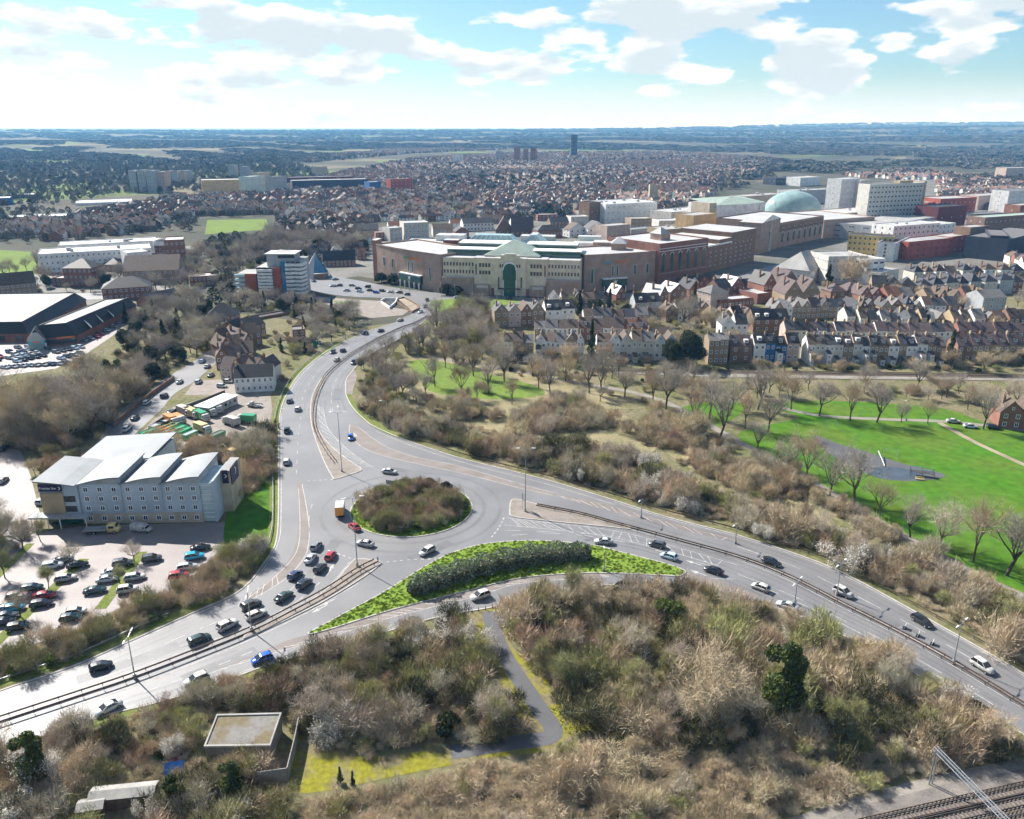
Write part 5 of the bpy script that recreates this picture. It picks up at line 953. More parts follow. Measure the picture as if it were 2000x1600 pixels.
fill('behind the flats tower', [(440,540),(460,500),(520,470),(640,470),(720,480),(700,510),(620,490),(590,510),(600,520),(520,520),(500,530)], 8, [(2,'tree',2),(2,'tree',0),(2,'tree',3),(1,'ever','holm'),(1,'bush','olive')], .7, 1.1)
fill('on the roundabout', [PX(ROUND_C.x+13.2*math.cos(t_), ROUND_C.y+13.2*math.sin(t_)) for t_ in np.linspace(0, 6.1, 20)], 1.7, [(3,'bush','brown'),(3.5,'bush','olive'),(.6,'bush','dark'),(1,'bush','tan'),(.6,'ever','bright'),(.5,'ever','darkbush')], .55, .85)
for nm, poly in (('along the mall road', [(1060,600),(1180,600),(1290,588),(1290,596),(1180,612),(1060,610)]),): fill(nm, poly, 4.5, [(2,'bush','olive'),(2,'bush','grey'),(1,'tree',5)], .5, .8)
# single plants that stand out
for (fam, key, x, y, s, pl) in [('ever','ivy',1522,1412,1.6,'tall ivy-clad tree beside the big bare tree'),('ever','laurel',1308,1225,1.9,'glossy green round bush below the slip road'),('tree',4,1375,1425,1.3,'big tan bare tree in the middle of the thicket'),('tree',5,1430,1240,.75,'upright bare tree at the edge of the slip road'),('tree',5,1118,1168,.62,'small bare tree at the hedge end of the slip road'),
    ('blos',1,1650,1112,1.15,'large white blossom bush beside the eastern carriageway'),('blos',0,1492,1052,.9,'white blossom bush beside the lamp'),('blos',1,880,1258,1.0,'broad pale blossom bush at the path mouth'),('blos',0,820,1268,.9,'pale blossom bush left of the path'),('blos',0,1005,1222,.9,'blossom bush right of the path mouth'),('blos',0,1130,1162,.7,'small pale blossom bush on the slip road edge'),('blos',0,1545,1250,.8,'cream blossom bush above the ivy-clad tree'),('blos',1,1870,1395,.85,'pale blossom bush leaning over the road at the right'),('blos',1,70,1530,1.0,'large pale blossom bush at the left edge'),('blos',0,500,1085,1.1,'pale blossom bush at the bend beside the verge'),('blos',0,1302,985,.6,'small white blossom beside the far carriageway'),('blos',0,20,1600,1.0,'blossom bush in the bottom left corner'),
    ('ever','ivy',455,1560,.7,'ivy-covered tree in front of the concrete hut'),('ever','ivy',345,1585,.65,'ivy-covered tree at the bottom edge'),('bush','tan',418,1512,1.0,'straw-brown bramble against the front of the concrete hut, left'),('bush','olive',452,1516,1.05,'olive bramble against the front of the concrete hut'),('bush','tan',486,1512,1.1,'straw-brown bramble against the front of the concrete hut, right'),('bush','brown',515,1518,.8,'brown bramble in the yard gap beside the hut'),('ever','cypress',665,1530,.35,'small dark conifer on the mossy ground'),('ever','cypress',690,1538,.3,'smaller dark conifer on the mossy ground'),('ever','holm',1345,716,2.0,'huge dark evergreen in front of the terraces'),('ever','holm',1312,716,1.3,'dark evergreen joined to the huge one'),('ever','cypress',1155,700,1.6,'slim dark cypress between the terrace backs'),('ever','cypress',1852,716,1.75,'tall dark cypress in front of the dormer roofs'),('ever','cone',1132,622,1.15,'dark conifer above the terrace roofs, first'),('ever','holm',1165,625,1.25,'dark evergreen above the terrace roofs'),('ever','cone',1190,622,1.2,'dark conifer above the terrace roofs, second'),('ever','holm',1222,622,1.05,'dark round evergreen beside the dormer terrace'),('ever','cypress',1355,615,1.6,'tall conifer beside the red brick school'),('ever','cone',1617,562,1.3,'conifer beside the pale office block'),('ever','cone',1268,592,.5,'small conifer by the slate roofed house'),('ever','cypress',550,688,.75,'conifer between the brown houses'),('ever','cone',247,632,.9,'dark conifer behind the retail store'),('ever','holm',330,690,.8,'dark evergreen beside the lane'),('ever','cone',395,612,.7,'dark conifer below the brick flats'),('ever','holm',300,745,1.0,'dark evergreen group over the lane wall'),('ever','holm',2005,716,.7,'dark evergreen at the right edge of the terraces'),('ever','holm',1650,706,.7,'green rounded evergreen beside the terrace yards'),
    ('ever','holm',1880,400,1.6,'dark evergreens behind the slab office'),('tree',2,140,1104,.5,'small bare tree in the hotel car park, by the black saloon'),('tree',5,95,1150,.5,'slim bare tree on the car park strip near the red cars'),('tree',5,235,1140,.45,'slim bare tree on the middle parking strip'),('tree',2,40,1205,.5,'bare tree at the lower end of the parking strip'),('tree',5,10,1130,.7,'tall bare tree at the sunlit car park edge'),('tree',2,45,1075,.75,'bare tree beside the hotel drive mouth'),('tree',2,262,1098,.42,'small bare tree in the middle of the hotel car park'),('ever','bright',390,968,.1,'shrub tuft behind the hotel'),('tree',2,1335,640,1.3,'tan bare tree beside the school'),('tree',4,1660,580,2.1,'wide bare tree in front of the pale office'),('ever','darkbush',745,552,2.0,'dark bush at the mall corner'),('ever','darkbush',770,554,2.2,'dark bush left of the mall entrance'),('ever','darkbush',872,576,1.9,'dark bush right of the mall entrance'),('ever','darkbush',893,578,1.9,'dark bush below the mall brick wall'),('ever','darkbush',782,556,.7,'low dark bush at the mall entrance')]:
    p = G(x, y); PLANTS.append((0, fam, key, p.x, p.y, s, '!'+pl))
park_trees = [(1300,800,1),(1355,838,0),(1405,858,.9),(1535,920,.85),(1575,945,.9),(1620,968,.7),(1668,985,.95),(1718,1012,.7),(1778,1050,.6),(1835,1072,.95),(1900,1098,.9),(1965,1125,1.0),(2030,1150,.95),(1660,822,.8),(1712,826,.8),(1760,826,.5),(1812,828,.5),(1920,838,.8),(1600,812,.75),(1545,800,.8),(1480,800,.9),(1430,800,.9),(900,775,.8),(955,768,.7),(850,755,.7),(1000,790,.6),(1075,770,.7),(1130,795,.6),(925,735,.8),(985,745,.8),(1040,735,.7),(1105,745,.7),(1175,765,.8),(1220,775,.8),(1275,790,.8),(1385,815,.8),(1500,845,.8),(1455,838,.8),(1480,880,.6),(1985,800,.8),(1890,800,.6)]
for i, (x, y, s) in enumerate(park_trees):
    p = G(x, y); PLANTS.append((1, 'tree', [0,1,3,2,1,3][i % 6], p.x, p.y, (s or .9)*1.15, 'on the park lawn edge'))
for i, (x, y, s) in enumerate([(8,545,.8),(20,535,.7),(52,528,.75),(72,525,.8),(35,540,.6)]):
    p = G(x, y); PLANTS.append((1, 'tree', i % 4, p.x, p.y, s, 'on the far left lawn'))
# the largest in view become individuals; the rest of the thickets is one mass
LIM = {'tree': 290, 'bush': 290, 'blos': 200, 'ever': 290}; cnt = {k: 0 for k in LIM}; mass = []; MASSMESH = []; MIDX = {}
def proto(fam, key, k):
    if fam == 'tree': return TREES[key]
    if fam == 'bush': return BUSH[key][k % len(BUSH[key])]
    if fam == 'blos': return BLOS[key]
    return EVER[key]
NAMES = {'tree': ('bare_tree','tree'), 'bush': ('shrub','shrub'), 'blos': ('blossom_bush','blossom bush'), 'ever': ('evergreen_tree','evergreen')}
LOOK = {('bush','tan'): 'straw-brown leafless shrub', ('bush','brown'): 'dull brown leafless shrub', ('bush','grey'): 'grey twiggy leafless shrub', ('bush','olive'): 'olive-green budding shrub', ('bush','dark'): 'dark tangled shrub', ('bush','low'): 'low tuft of straw-brown bramble', ('blos',0): 'shrub in pale blossom', ('blos',1): 'wide shrub in white blossom', ('tree',0): 'spreading bare tree with purplish twigs', ('tree',1): 'upright bare tree with brown twigs', ('tree',2): 'broad bare tree with grey twigs', ('tree',3): 'tall bare tree with purplish twigs', ('tree',4): 'tan bare tree with pale bark', ('tree',5): 'slim bare tree with olive twigs', ('ever','ivy'): 'ivy-clad green tree', ('ever','holm'): 'rounded dark evergreen tree', ('ever','cone'): 'dark conifer', ('ever','cypress'): 'slim green conifer', ('ever','laurel'): 'glossy green bush', ('ever','darkbush'): 'dark evergreen bush', ('ever','bright'): 'bright green bush'}
SAME = {}
def ordinals(groups, most=120):
    """look-alikes that stand apart are told apart by their order from the left"""
    for lb, L in groups.items():
        L = [q for q in L if q]
        if 1 < len(L) <= most and len(lb.split()) <= 13:
            for k, (px, t) in enumerate(sorted(L, key=lambda q: q[0])):
                n = k+1; t['label'] = f'{lb}, {n}{"th" if 10 < n % 100 < 14 else {1:"st",2:"nd",3:"rd"}.get(n % 10, "th")} from left'
PLANTS.sort(key=lambda p: p[0])
for i, (d, fam, key, x, y, s, pl) in enumerate(PLANTS):
    px, py = PX(x, y, 2.0); vis = -90 < px < 2090 and py < 1680; rz = VR.uniform(0, 6.28)
    if not vis and not pl.startswith('!'):
        if -400 < px < 2400: mass.append((fam, key, i, x, y, s, rz))
        continue
    if cnt[fam] < LIM[fam] or pl.startswith('!'):
        cnt[fam] += 1; nm, cat = NAMES[fam]
        if key in ('darkbush','bright','laurel'): nm, cat = 'evergreen_bush', 'bush'
        lb = pl[1:] if pl.startswith('!') else LOOK[fam, key]+' '+pl
        t = thing(nm, lb, cat, (x, y, .03 if pl != 'on the roundabout' else .2), rz, None if pl.startswith('!') else 'plants '+pl); t.scale = (s*VR.uniform(.9,1.3), s*VR.uniform(.9,1.3), s*VR.uniform(.65,1.1)) if fam == 'bush' else (s*VR.uniform(.9,1.1), s*VR.uniform(.9,1.1), s*VR.uniform(.95,1.2))
        if not pl.startswith('!'): SAME.setdefault(lb, []).append((px, t))
        for me in proto(fam, key, i): link(me.name.split('.')[0], me, t)
    else: mass.append((fam, key, i, x, y, s, rz))
ordinals(SAME); ordinals(CARSAME)
pts = []
for fam, key, i, x, y, s, rz in mass:
    pr = proto(fam, key, i); k = id(pr[1])
    if k not in MIDX: MIDX[k] = len(MASSMESH); MASSMESH.append(joined(pr, 'thicket_piece'))
    pts.append((x, y, .03, s, rz, MIDX[k]))
scatter('thicket', 'dense leafless scrub filling the ground between roads, railway and gardens', pts, MASSMESH)
print('plants', cnt, len(pts))
# low grass and bramble litter covering the soil
low = []
lowm = [joined(BUSH['low'][0], 'litter')]
for poly, sp in (([(-150,1550),(0,1480),(535,1310),(925,1205),(1000,1430),(600,1480),(-150,1640)], 2.2), ([(1000,1190),(1330,1162),(1600,1235),(1900,1400),(2050,1470),(1290,1460),(1110,1400)], 2.2), ([(600,1530),(1290,1465),(2000,1470),(1700,1540),(1480,1620),(600,1720)], 1.8), ([(700,790),(1060,925),(1440,1030),(1670,1110),(2050,1320),(2050,1250),(1700,1080),(1400,950),(1150,880),(850,820)], 2.6), ([(-80,1320),(345,1160),(512,1070),(440,1155),(-80,1360)], 2.2)):
    W = [p[:2] for p in GP(poly)]; xs = [p[0] for p in W]; ys = [p[1] for p in W]; y0 = min(ys)
    x = min(xs)
    while x < max(xs):
        y = y0
        while y < max(ys):
            a, b = x+VR.uniform(-1,1)*sp*.5, y+VR.uniform(-1,1)*sp*.5; q = PX(a, b)
            if inpoly(a, b, W) and not inpoly(q[0], q[1], PATH) and not inpoly(q[0], q[1], SUBST): low.append((a, b, .02, VR.uniform(.4,.75), VR.uniform(0,6.28), 0))
            y += sp
        x += sp
scatter('undergrowth', 'low dry bramble and grass under the scrub', low, lowm)
# clipped evergreen hedge on the green island
HA = spline(GP([(800,1163),(850,1146),(900,1130),(960,1113),(1020,1101),(1080,1094),(1130,1091),(1153,1092)]), 8); rng = np.random.default_rng(77); P = []
for a, b in zip(HA, HA[1:]):
    L = (b-a).length; m = int(L*330); t = rng.uniform(0,1,m); u = rand_unit(m, rng)*(rng.uniform(.5,1,(m,1))**.3); d = (b-a).normalized(); nrm = Vector((-d.y,d.x,0))
    ends = np.clip(np.array([min((a-HA[0]).length, (a-HA[-1]).length)/4.0])*.7+.45, 0, 1); wob = ends*(1+.16*np.sin(np.array([(a.x+d.x*L*q)*.9+(a.y)*.7 for q in t])))
    P.append(np.stack([a.x+d.x*L*t+nrm.x*u[:,0]*2.9*wob+u[:,2]*.3, a.y+d.y*L*t+nrm.y*u[:,0]*2.9*wob, np.maximum(.2, 1.8+np.sign(u[:,1])*np.abs(u[:,1])**.6*2.2*wob)], axis=1))
P = np.concatenate(P); hd = thing('hedge', 'long dense dark green evergreen hedge on the grass island', 'hedge', HA[0]); P -= np.array(HA[0])[None]*np.array([[1,1,0]])
link('foliage', tri_mesh('foliage', leaves(P, .42, rng), [M('leaf_hedge')]), hd); part('stems', MB().kerb([p-HA[0] for p in HA], 2.4, .1, 2.2), M('bark'), hd)
# short grass tufts on the islands
gt_ = []
for k in range(9000):
    p = G(VR.uniform(595,1340), VR.uniform(1055,1242))
    if inpoly(p.x, p.y, GREEN): gt_.append((p.x, p.y, .18, VR.uniform(.5,1.1), VR.uniform(0,6.28), 0))
for k in range(1500):
    a = VR.uniform(0,6.28); r = ROUND_R*math.sqrt(VR.uniform(.5,.97)); gt_.append((ROUND_C.x+r*math.cos(a), ROUND_C.y+r*math.sin(a), .18, VR.uniform(.5,1.1), VR.uniform(0,6.28), 0))
rng = np.random.default_rng(5); Pg = np.stack([rng.uniform(-.32,.32,90), rng.uniform(-.32,.32,90), np.zeros(90)], axis=1); Dg = rng.normal(size=(90,3))*.4; Dg[:,2] = 1; Dg /= np.linalg.norm(Dg, axis=1, keepdims=True)
material('tuft', (0.20, 0.285, 0.042), rough=0.9, var=0.25, scale=.8, spec=0.1, rnd=.25, transl=.3)
scatter('grass', 'short bright grass tufts on the traffic islands', gt_, [tri_mesh('tuft', slivers(Pg, Dg, rng.uniform(.10,.24,90), np.full(90,.05), rng), [M('tuft')])])
# ------------------------------------------------------------------ building materials
def wallm(key, c, **k): return material(key, c, rough=k.pop('rough',.85), var=k.pop('var',.12), scale=k.pop('scale',.25), fine=k.pop('fine',(2.0,.10)), **k)
wallm('w_cream', (.70,.60,.45)); wallm('w_taupe', (.40,.285,.22)); wallm('w_brown', (.24,.15,.105)); wallm('w_red', (.27,.13,.095)); wallm('w_redbright', (.38,.10,.07)); wallm('w_buff', (.42,.32,.20)); wallm('w_tan', (.50,.42,.31)); wallm('w_white', (.78,.77,.74)); wallm('w_grey', (.40,.41,.42)); wallm('w_bluegrey', (.44,.50,.56), scale=.12); wallm('w_yellow', (.58,.43,.17)); wallm('w_render', (.62,.58,.51)); wallm('w_pink', (.52,.40,.34)); wallm('w_ochre', (.62,.42,.20)); wallm('w_stock', (.31,.235,.16)); wallm('w_bluepaint', (.06,.16,.36)); wallm('w_slab', (.62,.60,.53)); wallm('w_dark', (.05,.055,.075)); wallm('w_darkred', (.15,.045,.045)); wallm('w_palegreen', (.55,.62,.56))
material('r_slate', (.065,.065,.075), rough=.75, var=.16, scale=.8, fine=(6,.15), spec=.25); material('r_brown', (.125,.09,.068), rough=.8, var=.16, scale=.8, fine=(6,.15)); material('r_red', (.20,.095,.062), rough=.85, var=.16, scale=.8, fine=(6,.15)); material('r_grey', (.16,.15,.143), rough=.7, var=.14, scale=.8, fine=(6,.12)); material('r_dark', (.036,.034,.036), rough=.6, var=.15, scale=.8, fine=(5,.2)); material('r_white', (.46,.45,.44), rough=.55, var=.10, scale=.08, spec=.4); material('r_flat', (.36,.35,.335), rough=.7, var=.14, scale=.08, fine=(1,.08)); material('r_metal', (.215,.23,.24), rough=.7, var=.08, scale=.15, metal=.2, spec=.5); material('r_green', (.34,.41,.34), rough=.5, var=.10, scale=.2); material('r_purple', (.125,.09,.085), rough=.8, var=.16, scale=.8, fine=(6,.15))
material('glass_green', (.02,.10,.075), rough=.12, var=.12, scale=.5, spec=.7); material('glass_teal', (.33,.46,.44), rough=.15, var=.12, scale=.15, spec=.7); material('glass_pale', (.50,.60,.62), rough=.12, var=.1, scale=.2, spec=.7); material('glass', (.035,.045,.055), rough=.1, var=0, spec=.8); material('glass_blue', (.03,.20,.36), rough=.1, var=.1, scale=.2, spec=.8); material('frame_white', (.78,.78,.77), rough=.5, var=0); material('frame_dark', (.05,.05,.055), rough=.5, var=0); material('frame_green', (.02,.14,.11), rough=.4, var=0); material('frame_tan', (.40,.30,.20), rough=.5, var=0); material('navy', (.025,.02,.07), rough=.4, var=0); material('orange_panel', (.42,.11,.04), rough=.6, var=.08, scale=.3); material('sign_orange', (.75,.20,.04), rough=.5, var=0); material('sign_greenb', (.03,.32,.16), rough=.5, var=0); material('sign_teal', (.10,.42,.48), rough=.5, var=0)
_win = {}
def winmesh(w, h, frame, glass='glass', bars=1):
    k = (round(w,2), round(h,2), frame, glass, bars)
    if k not in _win:
        m = MB(); t = min(.14, w*.14); y0, y1 = -.07, .02
        m.box(-w/2,w/2,y0,y1,-h/2,-h/2+t).box(-w/2,w/2,y0,y1,h/2-t,h/2).box(-w/2,-w/2+t,y0,y1,-h/2+t,h/2-t).box(w/2-t,w/2,y0,y1,-h/2+t,h/2-t)
        if bars: m.box(-t/3,t/3,y0+.01,y1,-h/2+t,h/2-t)
        m.add([(-w/2+t,-.02,-h/2+t),(w/2-t,-.02,-h/2+t),(w/2-t,-.02,h/2-t),(-w/2+t,-.02,h/2-t)], [(0,1,2,3)], 1)
        _win[k] = m.mesh('window', [M(frame), M(glass)])
    return _win[k]
class Bld:
    def __init__(s, name, label, cat, p0, p1, group=None, z=0.0):
        d = Vector((p1[0]-p0[0], p1[1]-p0[1], 0)); s.W = d.length; s.a = math.atan2(d.y, d.x); s.o = Vector((p0[0],p0[1],z)); s.t = thing(name, label, cat, s.o, s.a, group)
    def box(s, nm, x0, x1, y0, y1, z0, z1, mat, roof=None, label=None): return part(nm, MB().box(x0,x1,y0,y1,z0,z1,0,1 if roof else None), [M(mat), M(roof)] if roof else M(mat), s.t, label=label)
    def prism(s, nm, poly, z0, z1, mat, roof=None): return part(nm, MB().prism(poly, z0, z1, 0, 1 if roof else None), [M(mat), M(roof)] if roof else M(mat), s.t)
    def raw(s, nm, vs, fs, mat, smooth=False): return part(nm, MB().add(vs, fs), M(mat), s.t, smooth)
    def wins(s, a, b, zs, n, w, h, frame='frame_white', glass='glass', bars=1, nm='window', m0=0.0, m1=0.0):
        a, b = Vector((a[0],a[1],0)), Vector((b[0],b[1],0)); d = (b-a); L = d.length; d.normalize(); ang = math.atan2(d.y, d.x); me = winmesh(w, h, frame, glass, bars)
        for z in zs:
            for k in range(n):
                u = m0+(L-m0-m1)*(k+.5)/n; p = a+d*u; o = link(nm, me, s.t, (p.x, p.y, z), ang)
    def loc(s, P):
        """world point to the local frame"""
        v = Vector((P[0]-s.o.x, P[1]-s.o.y, 0)); c, n = math.cos(-s.a), math.sin(-s.a); return (v.x*c-v.y*n, v.x*n+v.y*c)
    def gable(s, nm, x0, x1, y0, y1, z, h, mat, wall=None, axis='x', ov=.35):
        if axis == 'x':
            ym = (y0+y1)/2; k = ov*h/((y1-y0)/2); s.raw(nm, [(x0-ov*.4,y0-ov,z-k),(x1+ov*.4,y0-ov,z-k),(x1+ov*.4,ym,z+h),(x0-ov*.4,ym,z+h),(x1+ov*.4,y1+ov,z-k),(x0-ov*.4,y1+ov,z-k)], [(0,1,2,3),(3,2,4,5)], mat)
            if wall: s.raw('gable_wall', [(x0,y0,z),(x0,y1,z),(x0,ym,z+h-.06)], [(0,2,1)], wall); s.raw('gable_wall', [(x1,y0,z),(x1,y1,z),(x1,ym,z+h-.06)], [(0,1,2)], wall)
        else:
            xm = (x0+x1)/2; k = ov*h/((x1-x0)/2); s.raw(nm, [(x0-ov,y0-ov*.4,z-k),(x0-ov,y1+ov*.4,z-k),(xm,y1+ov*.4,z+h),(xm,y0-ov*.4,z+h),(x1+ov,y1+ov*.4,z-k),(x1+ov,y0-ov*.4,z-k)], [(1,0,3,2),(2,3,5,4)], mat)
            if wall: s.raw('gable_wall', [(x0,y0,z),(x1,y0,z),(xm,y0,z+h-.06)], [(0,1,2)], wall); s.raw('gable_wall', [(x0,y1,z),(x1,y1,z),(xm,y1,z+h-.06)], [(1,0,2)], wall)
    def hip(s, nm, x0, x1, y0, y1, z, h, mat, ov=.4):
        x0 -= ov; x1 += ov; y0 -= ov; y1 += ov; ym = (y0+y1)/2; r = min((y1-y0)/2, (x1-x0)/2*.98)
        if x1-x0 >= y1-y0: a, b = (x0+r, ym, z+h), (x1-r, ym, z+h)
        else: xm = (x0+x1)/2; q = (x1-x0)/2; a, b = (xm, y0+q, z+h), (xm, y1-q, z+h); return s.raw(nm, [(x0,y0,z),(x1,y0,z),(x1,y1,z),(x0,y1,z),a,b], [(0,1,4),(1,2,5,4),(2,3,5),(3,0,4,5)], mat)
        s.raw(nm, [(x0,y0,z),(x1,y0,z),(x1,y1,z),(x0,y1,z),a,b], [(0,1,5,4),(1,2,5),(2,3,4,5),(3,0,4)], mat)
    def parapet(s, x0, x1, y0, y1, z, mat, h=.6, w=.35): part('parapet', MB().kerb([(x0,y0,0),(x1,y0,0),(x1,y1,0),(x0,y1,0)], w, z, z+h, closed=True), M(mat), s.t)
    def chimney(s, x, y, z0, z1, mat='w_brown', w=.5):
        part('chimney', MB().box(x-w/2,x+w/2,y-w*.8,y+w*.8,z0,z1).tube([(x,y-.2,z1),(x,y-.2,z1+.4)], .12, n=6).tube([(x,y+.2,z1),(x,y+.2,z1+.4)], .12, n=6), M(mat), s.t)
    def text(s, body, x, y, z, size, mat, rz=0, nm='lettering'):
        cu = bpy.data.curves.new('lettering', 'FONT'); cu.body = body; cu.size = size; cu.extrude = .02; cu.align_x = 'CENTER'; cu.align_y = 'CENTER'; cu.materials.append(M(mat))
        tmp = bpy.data.objects.new('lettering_source', cu); COL.objects.link(tmp); dg = bpy.context.evaluated_depsgraph_get(); me = bpy.data.meshes.new_from_object(tmp.evaluated_get(dg)); bpy.data.objects.remove(tmp); o = link(nm, me, s.t, (x,y,z)); o.rotation_euler = (math.pi/2, 0, rz); return o
def blk(label, cat, l, r, depth, top, wall, roof='flat', rm='r_flat', nx=0, nz=0, ww=1.2, wh=1.5, frame='frame_white', side=0, name='building', rh=None, group=None, height=None, glass='glass', plant=0, chim=0):
    """a plain block of a building: base corners in pixels, roof row or height"""
    p0, p1 = G(*l), G(*r); H = height or HT((l[0]+r[0])/2, (l[1]+r[1])/2, top); b = Bld(name, label, cat, p0, p1, group); W = b.W
    b.box('wall', 0, W, 0, depth, 0, H, wall, rm if roof == 'flat' else None)
    if roof == 'flat': b.parapet(.18, W-.18, .18, depth-.18, H, wall)
    elif roof == 'gable': b.gable('roof', 0, W, 0, depth, H, rh or depth*.32, rm, wall)
    elif roof == 'gable_y': b.gable('roof', 0, W, 0, depth, H, rh or W*.32, rm, wall, 'y')
    elif roof == 'hip': b.hip('roof', 0, W, 0, depth, H, rh or min(depth, W)*.3, rm)
    if nx and nz:
        zs = [H*(k+.55)/nz for k in range(nz)]; b.wins((0,0), (W,0), zs, nx, min(ww, W/nx*.7), min(wh, H/nz*.66), frame, glass)
        ns = side or max(1, int(nx*depth/W))
        if p0.x > 0: b.wins((0,depth), (0,0), zs, ns, min(ww, depth/ns*.7), min(wh, H/nz*.66), frame, glass)
        else: b.wins((W,0), (W,depth), zs, ns, min(ww, depth/ns*.7), min(wh, H/nz*.66), frame, glass)
    for k in range(plant): u = VR.uniform(.15,.8)*W; v = VR.uniform(.25,.75)*depth; q = VR.uniform(1.2,3); b.box('roof_plant', u, u+q*1.4, v, v+q, H+.01, H+VR.uniform(1.0,2.2), 'w_grey')
    for k in range(chim): b.chimney(W*(k+.5)/chim, depth/2, H, H+(rh or depth*.32)+.9)
    return b
# ------------------------------------------------------------------ hotel
b = Bld('hotel', 'blue-grey clad four-storey hotel with stepped pale metal roofs beside the car park', 'hotel', G(92,1024), G(432,1020)); W = b.W; D = 15.0
X = [0, W*.215, W*.455, W*.685, W*.90, W]
b.box('wall', X[1], X[4], 0, D, 2.9, 10.8, 'w_bluegrey'); b.box('base_wall', X[1], X[4], .02, D, 0, 2.9, 'w_tan')
for i, (x0, x1) in enumerate(zip(X[1:4], X[2:5])):
    n = 8; prof = [(x0-.3+(x1-x0+.6)*k/n, 11.0+1.9*math.sin(math.pi/2*k/n)) for k in range(n+1)]
    vs = [(x,-.6,z) for x,z in prof]+[(x,D+.6,z) for x,z in prof]+[(x,-.6,z-.28) for x,z in prof]+[(x,D+.6,z-.28) for x,z in prof]; m = n+1
    b.raw('roof', vs, [(k,k+1,m+k+1,m+k) for k in range(n)]+[(2*m+k,2*m+k+1,k+1,k) for k in range(n)]+[(2*m+n,3*m+n,m+n,n)]+[(3*m+k+1,3*m+k,m+k,m+k+1) for k in range(n)], 'r_metal')
    b.raw('upper_wall', [(x0,0,10.8),(x1,0,10.8)]+[(x,0,z-.3) for x,z in prof[::-1]]+[(x1,D,10.8),(x1,D,12.6),(x1,0,12.6)], [tuple(range(0,2+m)),(1,2+m,3+m,4+m)], 'w_grey')
    b.wins((x0,0), (x1,0), [1.5,4.3,6.9,9.4], 3, 1.25, 1.35, 'frame_white', 'glass_pale' if False else 'glass')
    part('downpipe', MB().tube([(x0+.05,-.12,0),(x0+.05,-.12,11)], .09, n=5), M('w_grey'), b.t)
b.box('string_course', X[1]-.02, X[4]+.02, -.06, .1, 2.85, 3.0, 'w_grey')
# entrance block with butterfly roof
b.box('entrance_block', 0, X[1], -.6, D, 2.9, 11.0, 'w_bluegrey'); b.box('lobby', .4, X[1]-.3, .1, D-.5, 0, 2.9, 'glass_green'); b.box('brick_bay', .3, X[1]*.62, -1.0, -.6, 3.2, 9.0, 'w_buff'); b.box('canopy', -2.5, X[1]+2.5, -3.2, .0, 2.9, 3.3, 'w_grey')
for x in (-2.0, 2, 5, X[1]+2): part('column', MB().tube([(x,-2.9,0),(x,-2.9,2.9)], .12, n=6), M('white_metal'), b.t)
b.raw('entrance_roof', [(-.8,-1.4,12.4),(X[1]*.6,-1.4,11.7),(X[1]-.2,-1.4,11.1),(X[1]-.2,D+.4,11.1),(X[1]*.6,D+.4,11.7),(-.8,D+.4,12.4),(-.8,-1.4,12.1),(X[1]*.6,-1.4,11.4),(X[1]-.2,-1.4,10.8)], [(0,1,4,5),(1,2,3,4),(6,7,1,0),(7,8,2,1)], 'r_metal')
b.raw('entrance_fascia', [(0,-.62,11.0),(X[1],-.62,11.0),(X[1],-.62,11.05),(X[1]*.6,-.62,11.55),(0,-.62,12.1)], [(0,1,2,3,4)], 'w_grey')
b.box('sign_panel', .2, 5.8, -1.12, -.66, 9.5, 11.3, 'navy'); b.text('Premier Inn', 2.5, -1.15, 10.35, .88, 'sign_white')
def moon(bd, x, y, z, r, rz=0):
    P = [(r*math.cos(a), r*math.sin(a)) for a in np.linspace(-1.9,1.9,14)]+[(r*.45+r*.78*math.cos(a)-r*.75, r*.85*math.sin(a)) for a in np.linspace(1.75,-1.75,14)]
    c, s_ = math.cos(rz), math.sin(rz); vs = [(x+u*c, y+u*s_, z+v) for u, v in P]; n = 14; bd.raw('crescent', vs, [(i,i+1,26-i,27-i) for i in range(13)], 'sign_white')
moon(b, 5.2, -1.15, 10.35, .42)
b.wins((0,-.6), (X[1]*.9,-.6), [4.5,7.2], 2, 1.6, 1.6, 'frame_dark', m0=5.9)
# glazed stair tower and end wall
b.box('stair_tower', X[4]+.0, X[5]-1.4, .6, D-3, 0, 10.6, 'glass_pale')
for k in range(8): b.box('stair_floor', X[4], X[5]-1.4, .35, .75, 1.2+k*1.25, 1.35+k*1.25, 'w_white')
b.box('end_wall', X[5]-1.4, X[5]-.9, .2, D-2, 0, 11.2, 'w_bluegrey'); b.box('end_block', X[5]-.9, X[5]+1.5, 6, D, 0, 11.6, 'w_tan', 'r_flat'); b.box('end_sign', X[5]-.4, X[5]+1.1, 5.7, 6.0, 8.2, 11.8, 'navy'); moon(b, X[5]+.3, 5.68, 10.2, .5)
b.box('end_sign', X[5]+1.5, X[5]+1.75, 6.5, 12.5, 7.4, 12.0, 'navy'); moon(b, X[5]+1.78, 9.5, 10.2, 1.0, math.pi/2)
# rear wing
b.box('rear_wing', 2, X[2]+1, D+.5, D+19, 0, 10.2, 'w_bluegrey'); b.raw('rear_roof', [(1.4,D+.2,10.6),(X[2]+1.6,D+.2,11.6),(X[2]+1.6,D+19.6,11.6),(1.4,D+19.6,10.6),(1.4,D+.2,10.3),(X[2]+1.6,D+.2,11.3),(X[2]+1.6,D+19.6,11.3)], [(0,1,2,3),(4,5,1,0),(5,6,2,1)], 'r_metal'); b.box('rear_glazing', X[2]+1.02, X[2]+1.1, D+4, D+18, 3, 10, 'glass_pale')

